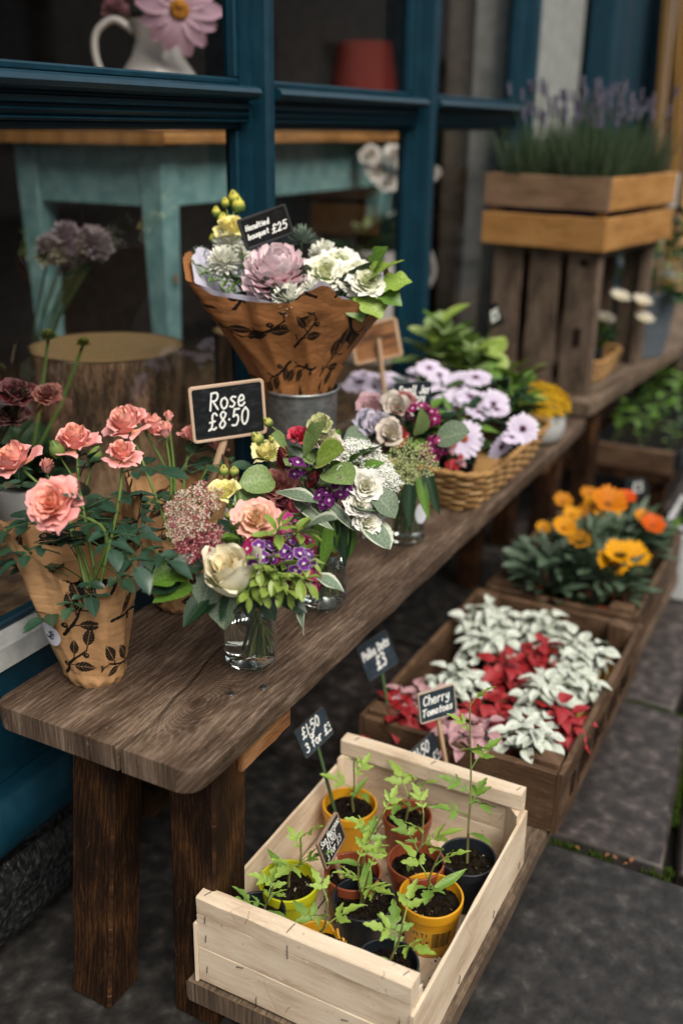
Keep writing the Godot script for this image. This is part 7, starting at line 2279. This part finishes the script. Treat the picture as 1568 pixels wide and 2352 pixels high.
	for k in 120:
		var a := k * 2.39996
		var y := 1.0 - (k + 0.5) / 120.0
		var d := Vector3(cos(a) * sqrt(1 - y * y), y * 0.85, sin(a) * sqrt(1 - y * y))
		var p := Vector3(0, 0.078, 0) + d * 0.068 * rf(0.92, 1.06)
		mum(bw, "flower", axis_up(p, d + Vector3(0, 0.3, 0), rf(0.008, 0.011)), [Color(0.60, 0.36, 0.012), Color(0.66, 0.45, 0.03)], 12, 0.35)
	for k in 40:
		var a := k * 2.39996
		put_leaf(bw, "leaf", "bright_leaf", "oval", Vector3(cos(a) * 0.02, 0.06, sin(a) * 0.02), Vector3(cos(a), rf(0.1, 0.9), sin(a)), rf(0.035, 0.055))
	var cb := Vector3(2.05, 0, 0)
	# the plain back of a wooden sign, its stake in the tray
	var sb := thing("price_sign", "plain wooden back of a sign turned away on a thin stake", "sign", on_x(862, 785, 1.93), "chalked price signs")
	var xa := (on_x(906, 735, 1.96) - on_x(813, 755, 1.93))
	var ya := (on_x(813, 755, 1.93) - on_x(806, 831, 1.91))
	var bx := xa.normalized()
	var by := (ya - bx * ya.dot(bx)).normalized()
	var bb := Basis(bx, by, bx.cross(by))
	part(sb, "board", box_mesh(Vector3(xa.length() * 1.1, ya.length() * 1.1, 0.006), 0.002), M.orange_wood, Transform3D(bb, Vector3.ZERO))
	var rim := MB.new()
	for e in [[Vector3(xa.length() * 1.12, 0.008, 0.009), Vector3(0, ya.length() * 0.55, 0)], [Vector3(0.008, ya.length() * 1.12, 0.009), Vector3(xa.length() * 0.55, 0, 0)], [Vector3(xa.length() * 1.12, 0.008, 0.009), Vector3(0, -ya.length() * 0.55, 0)], [Vector3(0.008, ya.length() * 1.12, 0.009), Vector3(-xa.length() * 0.55, 0, 0)]]: rim.box(e[0], 0.002, move(e[1]))
	part(sb, "edge", rim.mesh(), M.stick_wood, Transform3D(bb, Vector3.ZERO))
	var foot := on_x(905, 900, 1.90)
	foot.y = BENCH + 0.085
	part(sb, "stake", rod([Vector3(-0.012, 0.01, 0.012), (foot - sb.position) * 0.5, foot - sb.position], [0.0055, 0.0055, 0.005], 8), M.stick_wood)
	var dz := 2.30
	slate("small dark sign leaning by the slatted crate", on_x(1122, 705, dz), on_x(1156, 692, dz), on_x(1112, 755, dz), Vector3(dz + 0.03, BENCH + 0.11, -0.86), chalk(128, 144, [["£5", 28, 110, 8.0, 8.0, -0.1]], 9, Color(0.07, 0.08, 0.09)), lin(0.03, 0.03, 0.035), 0.001, "stem_dark", 0.003)

# a tray with sloping sides: stakes, and strands woven in and out of them
func wicker_tray(called: String, label: String, at: Vector3, L: float, W: float, H: float, flare: float, group := "") -> Node3D:
	var o := thing(called, label, "basket", at, group)
	var outline := func(t: float, grow: float) -> Vector3:
		# rounded rectangle by arc length
		var hx := L / 2 + grow
		var hz := W / 2 + grow
		var r := 0.035 + grow * 0.6
		var sx := 2 * (hx - r)
		var sz := 2 * (hz - r)
		var q := PI / 2 * r
		var s: float = fposmod(t, 1.0) * (2 * sx + 2 * sz + 4 * q)
		var segs := [sx, q, sz, q, sx, q, sz, q]
		var k := 0
		while k < 7 and s > segs[k]:
			s -= segs[k]
			k += 1
		var p := Vector2.ZERO
		match k:
			0: p = Vector2(-hx + r + s, hz)
			1: p = Vector2(hx - r + r * sin(s / r), hz - r + r * cos(s / r))
			2: p = Vector2(hx, hz - r - s)
			3: p = Vector2(hx - r + r * cos(s / r), -hz + r - r * sin(s / r))
			4: p = Vector2(hx - r - s, -hz)
			5: p = Vector2(-hx + r - r * sin(s / r), -hz + r - r * cos(s / r))
			6: p = Vector2(-hx, -hz + r + s)
			7: p = Vector2(-hx + r - r * cos(s / r), hz - r + r * sin(s / r))
		return Vector3(p.x + L / 2, 0, p.y + W / 2)
	var stakes := 46
	for k in stakes:
		var t := k / float(stakes)
		part(o, "stake", rod([outline.call(t, 0.0) + Vector3(0, 0.004, 0), outline.call(t, flare * 0.5) + Vector3(0, H * 0.5, 0), outline.call(t, flare) + Vector3(0, H, 0)], [0.0018, 0.0018, 0.0016], 5), M.wicker)
	var rows := 11
	for r in rows:
		var m := MB.new()
		var path := PackedVector3Array()
		var h := lerpf(0.004, H - 0.006, r / float(rows - 1))
		for i in stakes * 3 + 1:
			var t := i / float(stakes * 3)
			var wob := 0.0036 * cos(PI * i / 3.0 + PI * (r % 2))
			path.append(outline.call(t, flare * h / H + wob) + Vector3(0, h, 0))
		m.tube(path, taper(path.size(), 0.0040, 0.0040), 6, Color.WHITE, false)
		part(o, "woven_strand", m.mesh(), M[["wicker", "wicker_dark", "wicker_pale"][(r * 7) % 3]])
	var rim := MB.new()
	for q in 2:
		var path := PackedVector3Array()
		for i in 181:
			var t := i / 180.0
			path.append(outline.call(t, flare + 0.0035 * cos(i * 0.9 + PI * q)) + Vector3(0, H + 0.0025 * sin(i * 0.9 + PI * q), 0))
		rim.tube(path, taper(181, 0.0042, 0.0042), 6, Color.WHITE, false)
	part(o, "braided_rim", rim.mesh(), M.wicker)
	part(o, "floor", box_mesh(Vector3(L - 0.006, 0.004, W - 0.006), 0.001), M.wicker, move(Vector3(L / 2, 0.0065, W / 2)))
	return o

# ---------------------------------------------------------------- beyond the bench
func build_far_things() -> void:
	rng.seed = 211
	# slatted crate on end, on the second bench
	var top2 := 0.5305
	var c := thing("slatted_crate", "weathered slatted apple crate stood on end under the lavender box", "crate", Vector3(2.70, top2, -0.642), "", -0.13)
	var Wz := 0.315
	var Hh := 0.392
	for k in 3:
		part(c, "slat", plank_mesh(Vector3(Hh, 0.012, 0.088), 0.002, 0.0015, 8), M.slat_wood, Transform3D(Basis(Vector3(0, 1, 0), Vector3(1, 0, 0), Vector3(0, 0, -1)), Vector3(0.006, Hh / 2, -0.046 - k * 0.112)))
	for e in 2:
		part(c, "end_board", plank_mesh(Vector3(0.42, 0.016, Wz), 0.002, 0.001), M.slat_wood, move(Vector3(0.2225, 0.008 if e == 0 else Hh - 0.008, -Wz / 2)))
	for k in 3: part(c, "slat", plank_mesh(Vector3(Hh - 0.033, 0.012, 0.088), 0.002, 0.0015, 8), M.slat_wood, Transform3D(Basis(Vector3(0, 1, 0), Vector3(1, 0, 0), Vector3(0, 0, -1)), Vector3(0.426, Hh / 2, -0.046 - k * 0.112)))
	for k in 3: part(c, "back_slat", plank_mesh(Vector3(0.405, 0.118, 0.010), 0.001, 0.0005), M.dark_wood, move(Vector3(0.216, 0.076 + k * 0.12, -Wz + 0.006)))
	for i in 2:
		for k in 2: part(c, "corner_post", box_mesh(Vector3(0.024, Hh - 0.034, 0.024), 0.002, 1), M.slat_wood, move(Vector3(0.0255 + i * 0.381, Hh / 2, -0.016 - k * 0.278)))
	for q in [0.10, 0.30]:
		part(c, "knot_hole", box_mesh(Vector3(0.002, 0.05 if q < 0.2 else 0.02, 0.022), 0.0009), M.stencil, move(Vector3(-0.0016, q + 0.06, -0.046)))
	# lavender box on top of it
	var lb := Vector3(2.665, top2 + Hh + 0.001, -0.630)
	var l := thing("lavender_crate", "new orange pine crate of two boards a side holding lavender", "crate", lb, "", -0.15)
	var LZ := 0.358
	var LX := 0.50
	var LH := 0.186
	for k in 2:
		var y := 0.043 + k * 0.100
		part(l, "front_board", plank_mesh(Vector3(LZ, 0.084, 0.014), 0.002, 0.0008), M.pine_wood if k == 0 else M.tan_wood, Transform3D(Basis(Vector3.UP, PI / 2), Vector3(0.007, y, -LZ / 2)))
		part(l, "back_board", plank_mesh(Vector3(LZ, 0.084, 0.014), 0.002, 0.0008), M.pine_wood, Transform3D(Basis(Vector3.UP, PI / 2), Vector3(LX - 0.007, y, -LZ / 2)))
		for s in 2: part(l, "side_board", plank_mesh(Vector3(LX - 0.03, 0.084, 0.014), 0.002, 0.0008), M.pine_wood, move(Vector3(LX / 2, y, -0.007 - s * (LZ - 0.014))))
	for i in 2:
		for s in 2: part(l, "corner_post", box_mesh(Vector3(0.022, LH - 0.004, 0.022), 0.002, 1), M.pine_wood, move(Vector3(0.0255 + i * (LX - 0.051), LH / 2, -0.0255 - s * (LZ - 0.051))))
	part(l, "floor_board", box_mesh(Vector3(LX - 0.03, 0.006, LZ - 0.03), 0.001), M.pine_wood, move(Vector3(LX / 2, 0.0035, -LZ / 2)))
	part(l, "liner", box_mesh(Vector3(LX - 0.08, 0.13, LZ - 0.08), 0.004), mat("blue_liner", lin(0.012, 0.012, 0.05), 0.5), move(Vector3(LX / 2, 0.073, -LZ / 2)))
	for k in 6:
		rng.seed = 220 + k
		var p := lb + Basis(Vector3.UP, -0.15) * Vector3(0.09 + (k % 3) * 0.155, 0.139, -0.095 - (k / 3) * 0.16)
		var o := thing("lavender", "lavender in flower in the pine crate, " + ["street side by the front boards", "street side at the middle", "street side by the back boards", "window side by the front boards", "window side at the middle", "window side by the back boards"][k], "plant", p, "lavender plants in the pine crate")
		var m := MB.new()
		for b in 620:
			var a := rf(0, TAU)
			var rr := 0.07 * sqrt(rng.randf())
			var base := Vector3(cos(a) * rr, 0, sin(a) * rr)
			var d := Vector3(cos(a) * rf(0, 0.55), 1, sin(a) * rf(0, 0.55)).normalized()
			var len := rf(0.08, 0.185)
			var tone := rf(0.6, 1.5)
			var side := d.cross(Vector3(rf(-1, 1), 0.2, rf(-1, 1))).normalized() * 0.0016
			var pp := PackedVector3Array()
			var cc := PackedColorArray()
			for i in 4:
				var t := i / 3.0
				pp.append(base + d * len * t - side * (1.2 - t))
				pp.append(base + d * len * t + side * (1.2 - t))
				for e in 2: cc.append(Color(0.042 * tone, 0.064 * tone, 0.034 * tone))
			m.sheet(2, 4, pp, PackedVector2Array(), cc)
		var fo := part(o, "foliage", m.mesh(), M.lavender_green)
		fo.set_meta("kind", "stuff")
		for s in 20:
			var a := rf(0, TAU)
			var tip := Vector3(cos(a) * rf(0.0, 0.10), rf(0.17, 0.265), sin(a) * rf(0.0, 0.10))
			stem(o, "stalk", [Vector3(tip.x * 0.3, 0.01, tip.z * 0.3), tip * Vector3(0.6, 0.6, 0.6), tip], 0.0012, 0.001, "stem_dark", 4)
			var f := MB.new()
			for w in 7:
				for e in 5:
					var ea := TAU * e / 5.0 + w
					var q := Vector3(cos(ea) * 0.0028, w * 0.0045, sin(ea) * 0.0028)
					var col := Color(0.10, 0.098, 0.14) * rf(0.6, 1.4)
					f.box(Vector3(0.0036, 0.005, 0.0036), 0.001, Transform3D(Basis.from_euler(Vector3(rf(0, 3), rf(0, 3), 0)), q), col)
			part(o, "flower_spike", f.mesh(), M.petal_thick, axis_up(tip - Vector3(0, 0.008, 0), tip + Vector3(0, 0.2, 0)))
	# small basket and white daisies inside the open crate
	var bp := Vector3(2.80, top2 + 0.0175, -0.745)
	wicker_tray("small_basket", "small wicker basket inside the upright slatted crate", bp, 0.24, 0.10, 0.06, 0.012)
	rng.seed = 231
	var wd := thing("white_daisy_plant", "white daisies in a dark pot inside the slatted crate", "plant", bp + Vector3(0.10, 0.0095, 0.05))
	part(wd, "pot", pot_mesh(0.042, 0.075), M.pot_black)
	part(wd, "soil", soil_mesh(0.036, 240), M.soil, move(Vector3(0, 0.061, 0)))
	for k in 46:
		var a := k * 2.39996
		put_leaf(wd, "leaf", "bright_leaf" if k % 3 == 0 else "dark_leaf", "lance", Vector3(cos(a) * 0.02, rf(0.06, 0.12), sin(a) * 0.02), Vector3(cos(a), rf(0.1, 1.3), sin(a)), rf(0.05, 0.075))
	for q in [[1420, 690], [1470, 700], [1475, 740], [1387, 740]]:
		var p := on_x(q[0], q[1], 2.90 + rf(0, 0.04)) - wd.position
		stem(wd, "stem", [Vector3(0, 0.06, 0), p * 0.5 + Vector3(0, 0.03, 0), p], 0.0016, 0.0014, "stem_dark", 5)
		daisy(wd, "flower", axis_up(p, Vector3(-0.25, 0.85, 0.3), 0.03), 18, 0.9, Color(0.44, 0.40, 0.26), Color(0.56, 0.53, 0.46), 0.7, Color(0.4, 0.25, 0.02), 0.2, 0.1)
	# blue grey bucket with a shrub
	rng.seed = 251
	var kb := thing("blue_grey_bucket", "ribbed blue grey metal bucket on the second bench", "bucket", Vector3(3.36, top2 + 0.0005, -0.655))
	var km := MB.new()
	km.lathe(PackedVector2Array([Vector2(0.001, 0), Vector2(0.085, 0), Vector2(0.088, 0.004), Vector2(0.097, 0.07), Vector2(0.101, 0.075), Vector2(0.099, 0.08), Vector2(0.108, 0.15), Vector2(0.112, 0.155), Vector2(0.110, 0.16), Vector2(0.115, 0.205), Vector2(0.118, 0.208), Vector2(0.113, 0.208), Vector2(0.107, 0.17), Vector2(0.001, 0.17)]), 40)
	part(kb, "body", km.mesh(), M.blue_zinc)
	var sh := thing("white_flowering_shrub", "green shrub with small white flower clusters standing in the blue grey bucket", "shrub", Vector3(3.36, top2 + 0.172, -0.655))
	for k in 130:
		var a := k * 2.39996
		var y := rf(0.0, 0.34)
		var rr := 0.15 * sqrt(rng.randf())
		put_leaf(sh, "leaf", ["dark_leaf", "soft_leaf", "bright_leaf"][k % 3], "oval", Vector3(cos(a) * rr, y, sin(a) * rr), Vector3(cos(a), rf(-0.3, 1.0), sin(a)), rf(0.05, 0.09))
	for k in 14:
		var a := k * 2.39996
		var p := Vector3(cos(a) * 0.14, rf(0.1, 0.36), sin(a) * 0.14)
		stem(sh, "stem", [Vector3(0, 0, 0), p * 0.5, p], 0.003, 0.0015, "stem_dark", 5)
		mum(sh, "flower", axis_up(p, Vector3(cos(a), 1, sin(a)), 0.02), [Color(0.40, 0.41, 0.36), Color(0.5, 0.5, 0.46)], 20, 0.3)
	# bundle of dry willow rods against the door case
	rng.seed = 261
	var wb := thing("willow_bundle", "tall bundle of dry tan willow rods leaning beside the door", "rods", Vector3(4.80, 0.01, -0.79))
	for k in 36:
		var a := rf(0, TAU)
		var b := Vector3(cos(a), 0, sin(a)) * rf(0.02, 0.12)
		var t := b * 0.8 + Vector3(rf(-0.12, 0.12), rf(1.9, 2.5), -0.12 + rf(-0.08, 0.08))
		stem(wb, "rod", [b, b.lerp(t, 0.5) + Vector3(rf(-0.03, 0.03), 0, rf(-0.03, 0.03)), t], 0.009, 0.006, ["stick_wood", "straw", "wicker_pale"][k % 3], 6)
	# low staging on the ground beyond: frame, trays of seedlings, sign
	rng.seed = 271
	var fr := thing("low_staging", "low dark timber staging on the pavement beyond the crates", "shelf", Vector3(2.98, 0.0, -0.50))
	part(fr, "board", plank_mesh(Vector3(1.5, 0.03, 0.34), 0.003, 0.001), M.dark_wood, move(Vector3(0.75, 0.235, -0.10)))
	part(fr, "front_rail", plank_mesh(Vector3(1.5, 0.07, 0.022), 0.003, 0.001), M.crate_wood, move(Vector3(0.75, 0.286, -0.281)))
	part(fr, "end_rail", plank_mesh(Vector3(0.335, 0.07, 0.022), 0.003, 0.001), M.crate_wood, Transform3D(Basis(Vector3.UP, PI / 2), Vector3(0.012, 0.286, -0.10)))
	for i in 2:
		for k in 2: post_between(fr, "leg", Vector3(0.06 + i * 1.36, 0.002, -0.23 + k * 0.26), Vector3(0.06 + i * 1.36, 0.219, -0.23 + k * 0.26), 0.05, 0.05, "dark_wood")
	for i in 2: post_between(fr, "upright", Vector3(0.25 + i * 0.8, 0.251, -0.255), Vector3(0.25 + i * 0.8, 0.46, -0.255), 0.04, 0.04, "dark_wood")
	for t in 2:
		var tp := Vector3(3.05 + t * 0.52, 0.2505, -0.715 + 0.03)
		var ty := thing("seedling_tray", ["black tray of bright green seedlings at the staging's end rail", "black tray of green seedlings further along the low staging"][t], "tray", tp, "black seedling trays on the staging")
		var L := 0.46
		var W := 0.27
		for s in 2: part(ty, "side", box_mesh(Vector3(L, 0.055, 0.006), 0.001), M.pot_black, move(Vector3(L / 2, 0.0285, 0.003 + s * (W - 0.006))))
		for s in 2: part(ty, "side", box_mesh(Vector3(0.006, 0.055, W - 0.014), 0.001), M.pot_black, move(Vector3(0.003 + s * (L - 0.006), 0.0285, W / 2)))
		part(ty, "soil", box_mesh(Vector3(L - 0.014, 0.04, W - 0.014), 0.002), M.soil_bed, move(Vector3(L / 2, 0.0215, W / 2)))
		for k in 12:
			var b := Vector3(0.05 + (k % 5) * 0.09, 0.041, 0.05 + (k / 5) * 0.085)
			var top := b + Vector3(rf(-0.02, 0.02), rf(0.07, 0.15), rf(-0.02, 0.02))
			stem(ty, "seedling", [b, b.lerp(top, 0.5), top], 0.0016, 0.001, "stem_green", 4)
			for e in 6:
				var a := e * 2.39996 + k
				put_leaf(ty, "leaf", ["bright_leaf", "dark_leaf", "bright_leaf"][e % 3], "oval", b.lerp(top, 0.35 + e * 0.12), Vector3(cos(a), rf(0.2, 0.9), sin(a)), rf(0.028, 0.045))
	# white planter on the low plank's far end, small mauve flowers in it
	rng.seed = 281
	var wp := thing("white_planter", "white oblong planter of small mauve flowers beyond the low plank's end", "planter", Vector3(2.650, 0.0045, -0.395))
	var pm := MB.new()
	for s in 2: pm.box(Vector3(0.34, 0.19, 0.012), 0.003, move(Vector3(0.17, 0.095, 0.006 + s * 0.178)))
	for s in 2: pm.box(Vector3(0.012, 0.19, 0.165), 0.003, move(Vector3(0.006 + s * 0.328, 0.095, 0.095)))
	pm.box(Vector3(0.315, 0.01, 0.165), 0.0, move(Vector3(0.17, 0.0055, 0.095)))
	part(wp, "trough", pm.mesh(), M.white_plastic)
	part(wp, "soil", box_mesh(Vector3(0.314, 0.16, 0.164), 0.003), M.soil_bed, move(Vector3(0.17, 0.092, 0.095)))
	for k in 80:
		put_leaf(wp, "leaf", "dark_leaf" if k % 2 else "bright_leaf", "oval", Vector3(rf(0.02, 0.32), 0.172, rf(0.02, 0.17)), Vector3(rf(-1, 1), rf(0.4, 1.6), rf(-1, 1)), rf(0.03, 0.055))
	for k in 10:
		var p := Vector3(rf(0.02, 0.32), rf(0.20, 0.25), rf(0.01, 0.18))
		stem(wp, "stem", [Vector3(p.x, 0.17, p.z), p], 0.001, 0.0008, "stem_dark", 4)
		daisy(wp, "flower", axis_up(p, Vector3(-0.3, 0.9, 0.3), 0.009), 6, 0.9, Color(0.40, 0.36, 0.48), Color(0.45, 0.42, 0.52), 0.1, Color(0.3, 0.25, 0.05), 0.2)
	var sg := 2.50
	slate("small dark slate with sky sheen in its colour, chalked three pounds standing among the gazanias", on_x(1437, 1102, sg), on_x(1480, 1098, sg), on_x(1438, 1140, sg), Vector3(2.50, 0.19, -0.47), chalk(128, 112, [["£3", 34, 90, 8.4, 6.5, 0.0]], 10, Color(0.10, 0.14, 0.18)), lin(0.04, 0.05, 0.06), 0.0012, "stem_dark", 0.003)  # sky reflection put into the slate's blue ground colour
	var sgb := thing("pale_card", "pale card tucked behind the lavender", "card", Vector3(3.30, top2 + 0.0005, -0.60))
	part(sgb, "card", box_mesh(Vector3(0.012, 0.10, 0.05), 0.002, 1), M.white_plastic, move(Vector3(0, 0.52, 0)))
	part(sgb, "stake", rod([Vector3(0.01, 0, 0), Vector3(0.01, 0.5, 0)], [0.006, 0.005]), M.stick_wood)
